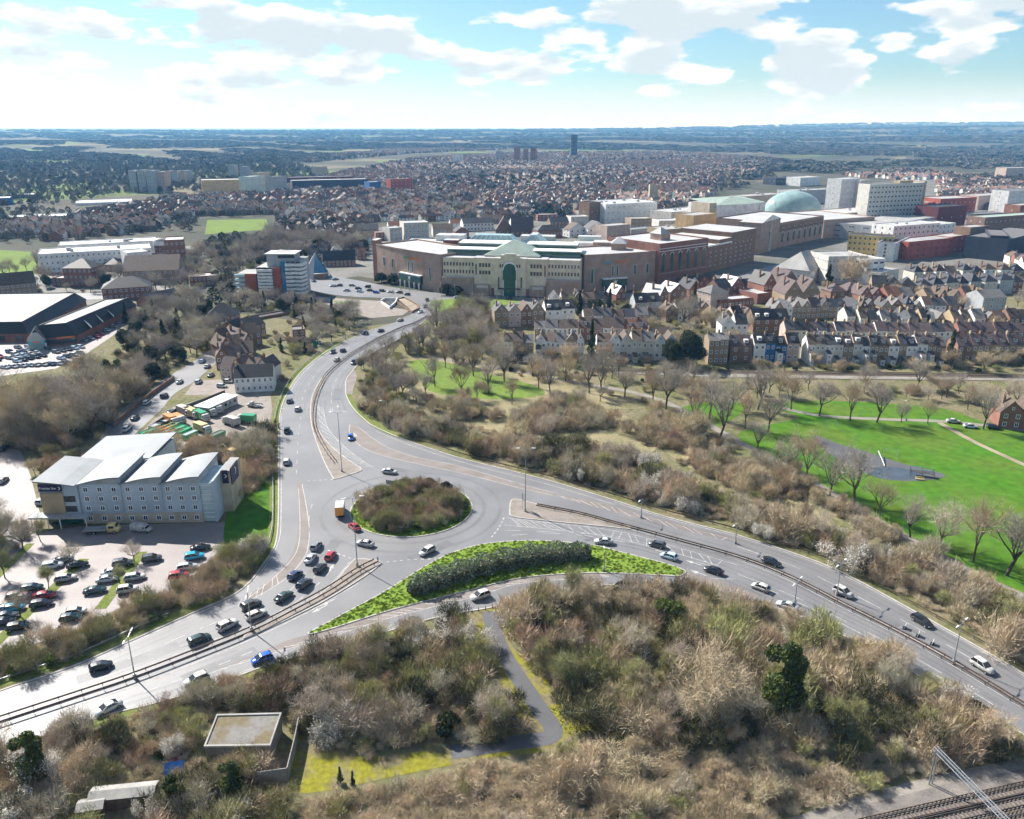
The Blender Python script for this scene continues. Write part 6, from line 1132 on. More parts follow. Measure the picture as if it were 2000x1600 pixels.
# ------------------------------------------------------------------ shopping mall
b = Bld('shopping_mall', 'huge curved shopping mall with cream arched centre and brown brick wings', 'shopping mall', G(735,546), G(1283,563)); W = b.W
L_ = lambda px, py: b.loc(G(px, py))
c = L_(996,578); cx, cy = c; H0 = HT(996,578,505)
A0, A1 = L_(737,545), L_(862,572); B0, B1 = L_(1140,573), L_(1283,562)
Hw = HT(800,560,486)-1.4
def wing(a, c_, sgn):
    a, c_ = Vector(a), Vector(c_); d = (c_-a).normalized(); n = Vector((-d.y, d.x)); L = (c_-a).length
    pts = [a+d*L*k/8-n*(1.8*math.sin(math.pi*k/8)) for k in range(9)]; poly = [tuple(p) for p in pts]+[tuple(c_+n*34), tuple(a+n*34)]
    b.prism('wing', poly, 0, Hw, 'w_taupe', 'r_white'); part('parapet', MB().kerb([(p[0],p[1],0) for p in poly], .5, Hw, Hw+.9, closed=True), M('w_taupe'), b.t)
    def P(u): q = a+d*L*u-n*(1.8*math.sin(math.pi*u)); return q
    def slit(u, z0, z1, w): p, q = P(u)-d*w/2, P(u)+d*w/2; b.wins(tuple(p-n*.1), tuple(q-n*.1), [(z0+z1)/2], 1, w, z1-z0, 'frame_white', 'glass_green', 0, 'slit_window')
    for u in ((.15,.30) if sgn < 0 else (.84,.66)): slit(u, Hw*.44, Hw*.70, 1.9)
    for u in ((.56,.615) if sgn < 0 else (.36,.42)): slit(u, Hw*.42, Hw*.72, 1.6)
    slit(.86 if sgn < 0 else .10, Hw*.25, Hw*.66, 1.9)
    u = .60 if sgn < 0 else .38; p, ang = P(u), math.atan2(d.y, d.x)
    q0, q1 = P(u-.16)-n*1.2, P(u+.16)-n*1.2; part('entrance_panel', MB().kerb([tuple(q0)+(0,), tuple(q1)+(0,)], 1.6, Hw*.16, Hw*.36), M('glass_green'), b.t); part('entrance_trim', MB().kerb([tuple(q0)+(0,), tuple(q1)+(0,)], 2.2, Hw*.36, Hw*.39), M('frame_white'), b.t)
    part('entrance_glazing', MB().kerb([tuple(P(u-.14)-n*.9)+(0,), tuple(P(u+.14)-n*.9)+(0,)], 1.0, 0, Hw*.16), M('glass'), b.t)
    for k in range(5): w_ = P(u-.14+.07*k)-n*2.2; part('entrance_column', MB().box(w_.x-.3,w_.x+.3,w_.y-.3,w_.y+.3,0,Hw*.17), M('frame_white'), b.t)
    m = P(u)-n*2.1; zc = Hw*.28   # white leaping figure above the doors
    st = [(-1.9,1.6),(-1.0,.9),(-.35,.6),(0,1.9),(.35,.6),(1.0,.9),(1.9,1.6),(1.0,.2),(.7,-.4),(1.6,-1.7),(0,-.7),(-1.6,-1.7),(-.7,-.4),(-1.0,.2)]
    b.raw('figure_emblem', [(m.x+d.x*x*.9, m.y+d.y*x*.9, zc+z*.9) for x, z in [(0,.2)]+st], [(0,k+1,(k+1)%14+1) for k in range(14)], 'sign_white')
    tp = P(u)-n*.35; o = b.text('atria', tp.x-d.x*4.3, tp.y-d.y*4.3, Hw*.82, 3.6, 'sign_greenb' if sgn < 0 else 'sign_teal', ang); tp2 = P(u)-n*.35; b.text('watford', tp.x+d.x*4.6, tp.y+d.y*4.6, Hw*.82, 3.4, 'sign_orange', ang)
wing(A0, A1, -1); wing(B0, B1, 1)
b.prism('stair_tower', [(A0[0]-3,A0[1]+2),(A0[0]+.5,A0[1]-.5),(A0[0]+1,A0[1]+10),(A0[0]-3,A0[1]+12)], 0, Hw+3.0, 'w_red', 'r_white')
# cream centre: symmetrical about the arch
def centre(x0, x1, y, z0, z1, mat='w_cream', nm='bay', depth=14, roof='r_white'): b.box(nm, cx+x0, cx+x1, cy+y, cy+y+depth, z0, z1, mat, roof)
wl0, wr0 = A1[0]-cx, B0[0]-cx
centre(-9.5, 9.5, 0, 0, H0, nm='arch_tower'); centre(-11.5, 11.5, .4, 0, 4.2, 'w_red', 'plinth', 8); centre(-5.5, 5.5, .02, H0, H0+1.8, nm='pediment_block', depth=3); centre(-3.2, 3.2, .04, H0+1.8, H0+2.6, nm='pediment_cap', depth=2)
for s in (-1, 1):
    x0, x1 = sorted((s*9.5, s*22)); centre(x0, x1, 1.2, 0, H0-.2, nm='inner_bay'); x2, x3 = sorted((s*22, wl0+1.5 if s < 0 else wr0-1.5))
    centre(x2, x3, 2.6, 0, H0-.6, nm='outer_bay'); centre(x2, x3, -.8, 0, H0*.46, 'w_taupe', 'lower_brick', 3.2); q0, q1 = sorted((s*12.5, s*21)); centre(q0, q1, -.6, 0, 6.4, 'w_taupe', 'shopfront', 1.6)
    b.box('shop_sign', cx+s*16.5-3.2, cx+s*16.5+3.2, cy-.75, cy-.62, 4.4, 5.8, 'frame_white'); b.box('shop_sign_field', cx+s*16.5-2.9, cx+s*16.5+2.9, cy-.8, cy-.755, 4.6, 5.6, 'w_taupe'); b.box('shop_sign_bar', cx+s*16.5-2.4, cx+s*16.5+2.4, cy-.84, cy-.805, 4.95, 5.25, 'frame_white')
    for (zz) in (H0*.80, H0*.60):
        b.wins((cx+x2,cy+2.6), (cx+x3,cy+2.6), [zz], 10, 1.15, 2.2, 'frame_tan', 'glass', 0); b.wins((cx+x0,cy+1.2), (cx+x1,cy+1.2), [zz], 4, 1.5, 2.4, 'frame_tan', 'glass', 0, m0=2.2 if s > 0 else 3, m1=3 if s > 0 else 2.2)
    for xx, zz, hh in ((s*6.8, H0*.36, 6.5), (s*20.6, H0*.68, 6.5)): b.wins((cx+xx-.5,cy+(0 if abs(xx) < 9 else 1.2)), (cx+xx+.5,cy+(0 if abs(xx) < 9 else 1.2)), [zz], 1, 1.0, hh, 'frame_tan', 'glass', 0, 'slit_window')
    b.wins((cx+s*5-1.5,cy), (cx+s*5+1.5,cy), [H0*.80], 2, 1.1, 2.0, 'frame_tan', 'glass', 0)
# green glazed arch
n = 12; ar = [(-3.4,0),(-3.4,H0*.72)]+[(3.4*math.cos(a), H0*.72+3.4*math.sin(a)) for a in np.linspace(math.pi,0,n)]+[(3.4,H0*.72),(3.4,0)]
vs = [(cx+x,cy-1.4,z) for x, z in ar]+[(cx+x,cy,z) for x, z in ar]; m = len(ar); b.raw('glazed_arch', vs, [tuple(range(m))[::-1] if False else tuple(range(m))]+[(k,m+k,m+k+1,k+1) for k in range(m-1)], 'glass_green')
part('arch_surround', MB().tube([(cx+x*1.13,cy-.9,z+(.3 if z > 1 else 0)) for x, z in ar], .45, n=6), M('frame_white'), b.t); b.box('arch_hood', cx-3.9, cx+3.9, cy-2.2, cy-1.4, H0*.44, H0*.70, 'glass_green'); b.box('arch_porch', cx-7, cx+7, cy-2.4, cy+.35, 4.2, 4.7, 'frame_dark')
# stepped green glazed clerestories, pyramid roof
for s in (-1, 1):
    x2, x3 = sorted((s*8, (wl0 if s < 0 else wr0)-s*2)); b.box('clerestory', cx+x2, cx+x3, cy+12, cy+22, 0, H0+2.8, 'glass_green', 'r_white'); b.box('clerestory_cap', cx+x2-.3, cx+x3+.3, cy+11.7, cy+22, H0+2.8, H0+3.3, 'frame_white'); x4, x5 = sorted((s*6, (wl0 if s < 0 else wr0)-s*6)); b.box('upper_clerestory', cx+x4, cx+x5, cy+27, cy+40, 0, H0+4.6, 'glass_green', 'r_white'); b.box('clerestory_cap', cx+x4-.3, cx+x5+.3, cy+26.7, cy+40, H0+4.6, H0+5.1, 'frame_white')
b.box('roof_deck', cx+wl0, cx+wr0, cy+22, cy+60, 0, H0-.6, 'w_taupe', 'r_white')
b.raw('pyramid_roof', [(cx-17,cy+6,H0+.6),(cx+17,cy+6,H0+.6),(cx+17,cy+34,H0+.6),(cx-17,cy+34,H0+.6),(cx,cy+17,H0+9.0)], [(0,1,4),(1,2,4),(2,3,4),(3,0,4)], 'r_green'); b.box('pyramid_base', cx-16.5, cx+16.5, cy+6.5, cy+33.5, H0-.5, H0+.6, 'w_cream')
# glazed atrium roof and roof structures behind
for x0, x1, y0, y1, hh, nm in ((cx-44, cx-4, cy+62, cy+84, 7.5, 'atrium_roof'), (cx-6, cx+14, cy+60, cy+86, 8.5, 'atrium_roof')):
    z = Hw-3.0; b.raw(nm, [(x0,y0,z),(x1,y0,z),(x1,y1,z),(x0,y1,z),(x0+8,y0+7,z+hh),(x1-8,y0+7,z+hh),(x1-8,y1-6,z+hh),(x0+8,y1-6,z+hh)], [(0,1,5,4),(1,2,6,5),(2,3,7,6),(3,0,4,7),(4,5,6,7)], 'glass_teal')
    for k in range(9):
        u = x0+8+(x1-x0-16)*k/8; part('glazing_bar', MB().tube([(x0+(x1-x0)*k/8,y0-.05,z),(u,y0+6.9,z+hh+.05),(u,y1-6,z+hh+.05)], .12, n=4), M('frame_white'), b.t)
b.box('rear_block', A0[0]+6, B1[0]-4, cy+58, cy+104, 0, Hw-3.5, 'w_taupe', 'r_white')
for x, y, w, d_, h, m_ in ((-56,62,10,8,5,'w_red'),(-30,52,9,5,4,'w_red'),(5,54,9,5,4,'w_red'),(30,70,14,10,4,'w_white'),(44,60,12,12,6,'w_taupe'),(60,92,18,9,4,'w_white'),(-70,95,20,12,4,'w_white'),(-10,100,24,10,4,'w_grey'),(30,104,16,8,4,'w_palegreen')): b.box('roof_plant', cx+x, cx+x+w, cy+y, cy+y+d_, Hw-4.2, Hw+h-3.5, m_, 'r_white')
b.raw('lantern_roof', [(cx+56,cy+44,Hw+4),(cx+66,cy+44,Hw+4),(cx+66,cy+54,Hw+4),(cx+56,cy+54,Hw+4),(cx+61,cy+49,Hw+8)], [(0,1,4),(1,2,4),(2,3,4),(3,0,4)], 'r_white'); b.box('lantern', cx+56.5, cx+65.5, cy+44.5, cy+53.5, Hw-.2, Hw+4, 'w_taupe')

# red brick extension with arched green windows
def arched(bd, a, c_, z, w, h, n, frame='frame_green', glass='glass_green', crown=True):
    a, c_ = Vector(a), Vector(c_); d = (c_-a); L = d.length; d.normalize(); nr = Vector((d.y,-d.x))
    for k in range(n):
        p = a+d*L*(k+.5)/n+nr*.12; pts = [(-w/2,0),(w/2,0)]+[(w/2*math.cos(t), h-w/2+w/2*math.sin(t)) for t in np.linspace(0,math.pi,7)]
        bd.raw('arched_window', [(p.x+d.x*x, p.y+d.y*x, z+y) for x, y in pts], [tuple(range(len(pts)))], glass)
        if crown: part('arch_trim', MB().tube([(p.x+nr.x*.1+d.x*w*.62*math.cos(t), p.y+nr.y*.1+d.y*w*.62*math.cos(t), z+h-w/2+w*.62*math.sin(t)) for t in np.linspace(0,math.pi,7)], .16, n=4), M('frame_white'), bd.t)
b = Bld('department_store', 'red brick mall extension with tall arched green windows', 'shop building', G(1284,564), G(1378,548)); W = b.W; H = HT(1330,556,473); b.box('wall', 0, W, 0, 45, 0, H, 'w_red', 'r_white'); b.parapet(.2, W-.2, .2, 44.8, H, 'w_red', .8); arched(b, (0,0), (W,0), H*.38, 2.6, H*.42, 6)
for z in (.33,.84,.90): b.box('string_course', 0, W, -.12, .05, H*z, H*z+.35, 'frame_white' if z > .8 else 'w_pink')
b.wins((0,0), (W,0), [H*.88], 12, 1.1, .9, 'frame_dark'); b.box('base', -.1, W+.1, -.3, .2, 0, H*.2, 'w_brown')
b.box('lantern', W*.35, W*.35+9, 14, 23, H, H+4, 'w_taupe'); b.raw('lantern_roof', [(W*.35-.5,13.5,H+4),(W*.35+9.5,13.5,H+4),(W*.35+9.5,23.5,H+4),(W*.35-.5,23.5,H+4),(W*.35+4.5,18.5,H+8)], [(0,1,4),(1,2,4),(2,3,4),(3,0,4)], 'r_flat')
b = Bld('car_park_building', 'stepped brown brick car park block with rows of small windows', 'building', G(1374,534), G(1472,510)); W = b.W; H = HT(1440,518,448)
for k, (u, v, f) in enumerate(((0,.55,.70),(.25,.8,.82),(.5,1.0,.95))): b.box('terrace_block', W*u if k == 0 else W*u+.02, W*v if k < 2 else W, 0 if k == 0 else .05*k, 40+k, 0, H*f, 'w_brown', 'r_white'); 
for k in range(5): b.wins((W*.06,-.02), (W*.94,-.02), [H*(.16+.12*k)], 9-(k > 3)*3, 1.5, .8, 'frame_white', m0=W*.4 if k > 3 else 0)
b.box('deck_edge', 0, W*.5, -.4, .2, H*.68, H*.72, 'w_white')
b = Bld('corner_tower', 'tall brown brick corner tower with pale gabled cap on the long mall', 'tower', G(1481,498), G(1519,484)); W = b.W; H = HT(1500,490,430); b.box('wall', 0, W, 0, 18, 0, H, 'w_taupe'); b.gable('roof', 2, W-2, -.5, 17, H, 4.5, 'r_white', 'w_white', 'y'); b.wins((0,0), (W,0), [H*.85], 6, .7, 5, 'frame_white', 'glass', 0, 'slit_window'); arched(b, (1,0), (W-1,0), H*.3, 3, H*.4, 1); b.box('pilaster', W*.5-.8, W*.5+.8, -.8, 0, 0, H*.9, 'w_render')
b = Bld('arcade_building', 'long brick shopping arcade with arched green windows and white arch trims', 'shop building', G(1520,484), G(1604,466)); W = b.W; H = HT(1560,475,430); b.box('wall', 0, W, 0, 60, 0, H, 'w_taupe', 'r_white'); b.box('upper_band', -.02, W+.02, -.15, .2, H*.66, H*.96, 'w_brown'); arched(b, (0,-.2), (W,-.2), H*.22, 2.8, H*.42, 8); arched(b, (0,-.2), (W,-.2), H*.72, 1.6, H*.1, 8, glass='glass'); b.parapet(.2, W-.2, .2, 59.8, H, 'w_brown', .8); b.box('roof_plant', 4, 16, 12, 20, H, H+3, 'w_white')
b = Bld('mall_rear_wall', 'plain brown curved rear wall of the long mall with slit windows', 'building', G(1606,466), G(1704,458)); W = b.W; H = HT(1650,462,428); b.box('wall', 0, W, 0, 70, 0, H, 'w_taupe', 'r_white'); b.parapet(.2, W-.2, .2, 69.8, H, 'w_taupe', .8); b.wins((0,0), (W*.8,0), [H*.66], 8, .8, H*.3, 'frame_white', 'glass', 0, 'slit_window')
# teal dome, white angular hall
p = G(1560,432); d = Bld('glass_dome', 'large pale teal ellipsoid dome roof rising behind the mall', 'dome', (p.x-32,p.y), (p.x+32,p.y)); H = HT(1560,432,376); nu, nv = 24, 10; vs = []; fs = []
for j in range(nv+1):
    ph = math.pi/2*j/nv
    for i in range(nu): th = 2*math.pi*i/nu; vs.append((32+31*math.cos(th)*math.cos(ph), 24+24*math.sin(th)*math.cos(ph), 8+(H-8)*math.sin(ph)))
for j in range(nv):
    for i in range(nu): fs.append((j*nu+i, j*nu+(i+1)%nu, (j+1)*nu+(i+1)%nu, (j+1)*nu+i))
d.raw('shell', vs, fs, 'glass_teal', True); d.prism('drum', [(32+31.5*math.cos(2*math.pi*i/nu), 24+24.5*math.sin(2*math.pi*i/nu)) for i in range(nu)], 0, 8.2, 'w_palegreen')
for k in range(1,8):
    x = 32+31*(-1+2*k/8); r = math.sqrt(max(0,1-((x-32)/31)**2)); part('seam', MB().tube([(x, 24-24*r*math.cos(t), 8+(H-8)*r*math.sin(t)+.1) for t in np.linspace(0,math.pi,10)], .16, n=4), M('r_green'), d.t)
b = Bld('theatre', 'white angular hall with faceted pale roof beside the dome', 'hall', G(1396,446), G(1494,438)); W = b.W; H = HT(1440,442,388); b.prism('hall', [(0,0),(W*.55,-6),(W,2),(W,40),(0,40)], 0, H*.82, 'w_white'); b.raw('faceted_roof', [(0,0,H*.82),(W*.55,-6,H*.82),(W,2,H*.82),(W,40,H*.95),(0,40,H*.95),(W*.5,16,H*1.05)], [(0,1,5),(1,2,5),(2,3,5),(3,4,5),(4,0,5)], 'r_green'); b.box('end_block', -9, -.1, 0, 26, 0, H*.9, 'w_tan', 'r_flat'); b.wins((-9,0), (0,0), [H*.25,H*.5,H*.75], 3, 1.6, 2.2, 'frame_white'); b.box('glass_link', W*.7, W*.85, -1, 3, 0, H*.8, 'glass_pale')
# slab office
b = Bld('office_slab', 'long cream office slab with a grid of windows and brown end wall', 'office block', G(1688,446), G(1792,440)); W = b.W; H = HT(1740,443,360); b.box('wall', 0, W, 0, 15, 0, H, 'w_slab', 'r_flat'); b.prism('end_wall', [(W,-.3),(W+7,3),(W+7,15),(W,15.3)], 0, H+2, 'w_buff', 'r_flat'); b.parapet(.2, W-.2, .2, 14.8, H, 'w_slab', .8)
b.wins((0,0), (W,0), [H*(k+.6)/9.2 for k in range(1,9)], 15, 2.6, 1.9, 'frame_white', 'glass_pale' if False else 'glass', 0, m0=1, m1=1)
for k in range(1,10): b.box('floor_band', -.1, W+.02, -.35, 0, H*k/9.2-.45, H*k/9.2+.1, 'w_slab')
b.box('roof_plant', W*.6, W*.85, 4, 11, H, H+3, 'w_buff', 'r_flat'); b.box('roof_sign', W+2, W+6.4, 1.6, 1.9, H-1.6, H-.4, 'sign_white')
# tower of flats with white balconies
b = Bld('flats_tower', 'tower of flats with white wrap-round balconies, red and orange panels', 'apartment tower', G(462,580), G(596,580)); W = b.W; f = lambda px: (px-462)/134*W; H1 = HT(520,580,523); H2 = HT(575,580,511); HL = HT(480,580,538)
b.box('low_wing', 0, f(506), 6, 22, 0, HL, 'w_grey', 'r_flat'); b.box('orange_panel', f(477), f(499), 5.2, 6, 2, HL, 'orange_panel'); b.box('dark_panel', f(499), f(506), 5.4, 6, 1, HL, 'navy')
for k in range(5): b.box('balcony', -1.5, f(477), 4.0, 6.0, HL*(k+.5)/5, HL*(k+.5)/5+.9, 'glass_pale'); b.box('balcony_floor', -1.6, f(477), 3.9, 6.0, HL*(k+.5)/5-.2, HL*(k+.5)/5, 'w_white')
b.box('middle_block', f(506), f(540), 0, 20, 0, H1, 'navy', 'r_flat'); b.box('red_panel', f(538), f(553), -.6, 18, 0, H1+.4, 'w_redbright', 'r_flat'); b.box('teal_panel', f(553), f(562), .4, 18, 0, H2, 'glass_blue', 'r_flat'); b.box('right_block', f(562), f(592), .8, 20, 0, H2, 'w_grey', 'r_flat')
nf = 8
for k in range(nf):
    z = 1.6+k*(H1-2)/nf; zz = 1.6+k*(H2-2)/nf
    b.prism('balcony', [(f(508),-1.2),(f(517),-2.2),(f(526),-1.0),(f(537),-2.2),(f(537),0),(f(508),0)], z, z+1.35, 'w_white'); b.wins((f(508),0), (f(536),0), [z+2.0], 3, 2.2, 1.1, 'frame_dark')
    b.prism('balcony', [(f(562),-.6),(f(570),-1.6),(f(579),-.2),(f(592),-1.4),(f(597),2),(f(597),9),(f(592),9),(f(592),.8),(f(562),.8)], zz, zz+1.5, 'w_white'); b.wins((f(563),.8), (f(591),.8), [zz+2.1], 3, 2.4, 1.1, 'frame_dark')
b.box('penthouse', f(524), f(578), 4, 17, H1, H2+3.6, 'w_grey'); b.wins((f(546),4), (f(578),4), [H2+2.2], 4, 2.4, 1.8, 'frame_dark'); b.box('penthouse_roof', f(521), f(581), 2.6, 18.4, H2+3.6, H2+4.0, 'r_white'); b.raw('roof_light', [(f(536),6,H2+4),(f(568),6,H2+4),(f(568),15,H2+4),(f(536),15,H2+4),(f(546),10,H2+5.6)], [(0,1,4),(1,2,4),(2,3,4),(3,0,4)], 'r_white')
# glass pyramid
b = Bld('glass_pyramid', 'blue and white glass pyramid building beside the town road', 'pyramid', G(589,545), G(645,543)); W = b.W; H = HT(620,541,494); b.raw('white_face', [(0,0,0),(W*.42,-3,0),(W*.52,8,H),(0,16,0)], [(0,1,2),(3,0,2)], 'r_white'); b.raw('blue_face', [(W*.42,-3,0),(W,0,0),(W*.52,8,H),(W,16,0)], [(0,1,2),(1,3,2)], 'glass_blue'); b.raw('rear_face', [(W,16,0),(0,16,0),(W*.52,8,H)], [(0,1,2)], 'glass_blue'); b.box('entrance', W*.45, W*.9, -4, 2, 0, 3.6, 'w_brown', 'r_flat')
for k in range(1,6): part('glazing_bar', MB().tube([(W*.42+(W*.58)*k/6,-3+3*k/6-.06,0),(W*.52,7.9,H)], .09, n=4), M('glass_pale'), b.t)
# retail sheds with dark mansards
def shed_store(label, fl, fr, back, zw, zt, name='retail_store', gab=(), inset=3.5, sgn=None):
    p0, p1, p2 = G(*fl), G(*fr), G(*back); b = Bld(name, label, 'retail store', p0, p1); W = b.W; D = Vector(b.loc(p2)).length if False else b.loc(p2)[1]; sk = b.loc(p2)[0]-W
    q = [(0,0),(W,0),(W+sk,D),(sk,D)]; i = [(inset,inset),(W-inset,inset),(W+sk-inset,D-inset),(sk+inset,D-inset)]; b.prism('wall', q, 0, zw, 'w_red')
    o = [(-.5,-.5),(W+.5,-.5),(W+sk+.5,D+.5),(sk-.5,D+.5)]; b.raw('mansard', [(x,y,zw-.3) for x,y in o]+[(x,y,zt) for x,y in i], [(0,1,5,4),(1,2,6,5),(2,3,7,6),(3,0,4,7)], 'r_dark'); b.raw('roof', [(x,y,zt-.02) for x,y in i], [(0,1,2,3)], 'r_flat'); part('parapet', MB().kerb([(x,y,0) for x,y in i], .5, zt-.1, zt+.4, closed=True), M('r_dark'), b.t)
    for u in gab: 
        x, y = W+sk*u, D*u; b.raw('gable_light', [(x+1.1,y-3,zw+.4),(x+1.1,y+3,zw+.4),(x-1.8,y,zt-.6)], [(0,1,2)], 'r_white')
    b.wins((0,0), (W,0), [zw*.45], 6, 3.6, 2.2, 'frame_dark'); return b
b = shed_store('retail shed with dark mansard roof and pale triangular lights along its side', (66,680), (151,672), (268,612), 4.4, 9.2, gab=(.2,.38,.56)); W = b.W
b.box('shop_fascia', W*.55, W-.6, -.35, -.02, 3.2, 4.3, 'sign_orange'); b.raw('porch_roof', [(-2,-5,4),(6,-5,4),(6,4,4),(-2,4,4),(2,-4.5,9.5),(2,4,9.5)], [(0,1,4),(1,2,5,4),(3,0,4,5)], 'r_dark'); b.raw('porch_gable', [(-1.8,-5.1,4.2),(5.8,-5.1,4.2),(3,-4.75,8),(1,-4.75,8)], [(0,1,2,3)], 'r_white'); b.box('porch_sign', -1.2, 5.2, -5.2, -4.9, 2.9, 4.4, 'sign_teal'); b.box('porch_lettering_panel', .2, 4.0, -5.26, -5.21, 3.4, 4.1, 'sign_orange')
for x in (-1.5,5.5): b.box('porch_column', x-.3, x+.3, -5.1, -4.5, 0, 3, 'w_white')
b.box('porch_glazing', -1.2, 5.2, -4.4, -4.2, 0, 2.9, 'glass_teal')
b = shed_store('wide retail shed with white flat roof at the left edge', (-160,672), (58,668), (170,600), 4.4, 8.6); W = b.W; b.raw('porch_roof', [(W-26,-4,4),(W-16,-4,4),(W-16,4,4),(W-26,4,4),(W-21,-3.5,10),(W-21,4,10)], [(0,1,4),(1,2,5,4),(3,0,4,5)], 'r_dark'); b.raw('porch_gable', [(W-25.6,-4.1,4.2),(W-16.4,-4.1,4.2),(W-19.4,-3.7,7.8),(W-22.6,-3.7,7.8)], [(0,1,2,3)], 'r_white'); b.box('porch_glazing', W-25, W-17, -3.4, -3.2, 0, 3.6, 'glass_teal')
for x in (W-25.4,W-16.8): b.box('porch_column', x-.3, x+.3, -4, -3.4, 0, 4, 'w_white')
# underpass: low walls and planted bed by the mall junction
t = thing('underpass', 'sunken pedestrian underpass ramp with pale walls by the mall junction', 'underpass', G(770,598)); o = G(770,598); part('parapet', MB().kerb([p-o for p in GP([(744,590),(752,586),(776,586),(772,594),(765,600),(762,604),(744,592)])], .6, 0, 1.3), M('w_white'), t); part('ramp_floor', MB().flat([p-o for p in GP([(746,591),(753,587),(774,587),(770,594),(764,602)])], .075), M('r_dark'), t); part('planter_wall', MB().kerb([p-o for p in GP([(776,586),(790,583),(815,597),(818,605),(805,612),(775,592)])], .5, 0, 1.0, closed=True), M('w_brown'), t); part('planter_soil', MB().flat([p-o for p in GP([(778,587),(790,585),(813,598),(816,604),(805,610)])], .7), M('bare_earth'), t)
t = thing('bridge_parapet', 'dark concrete parapet where the northern carriageway bridges the hollow', 'parapet', G(770,672)); o = G(770,672); part('wall_body', MB().kerb([p-o for p in GP([(700,714),(730,692),(770,672),(798,656)])], .5, 0, 1.1), M('concrete'), t); part('coping', MB().kerb([p-o for p in GP([(700,714),(730,692),(770,672),(798,656)])], .65, 1.1, 1.25), M('concrete_pale'), t)
BIGS = []
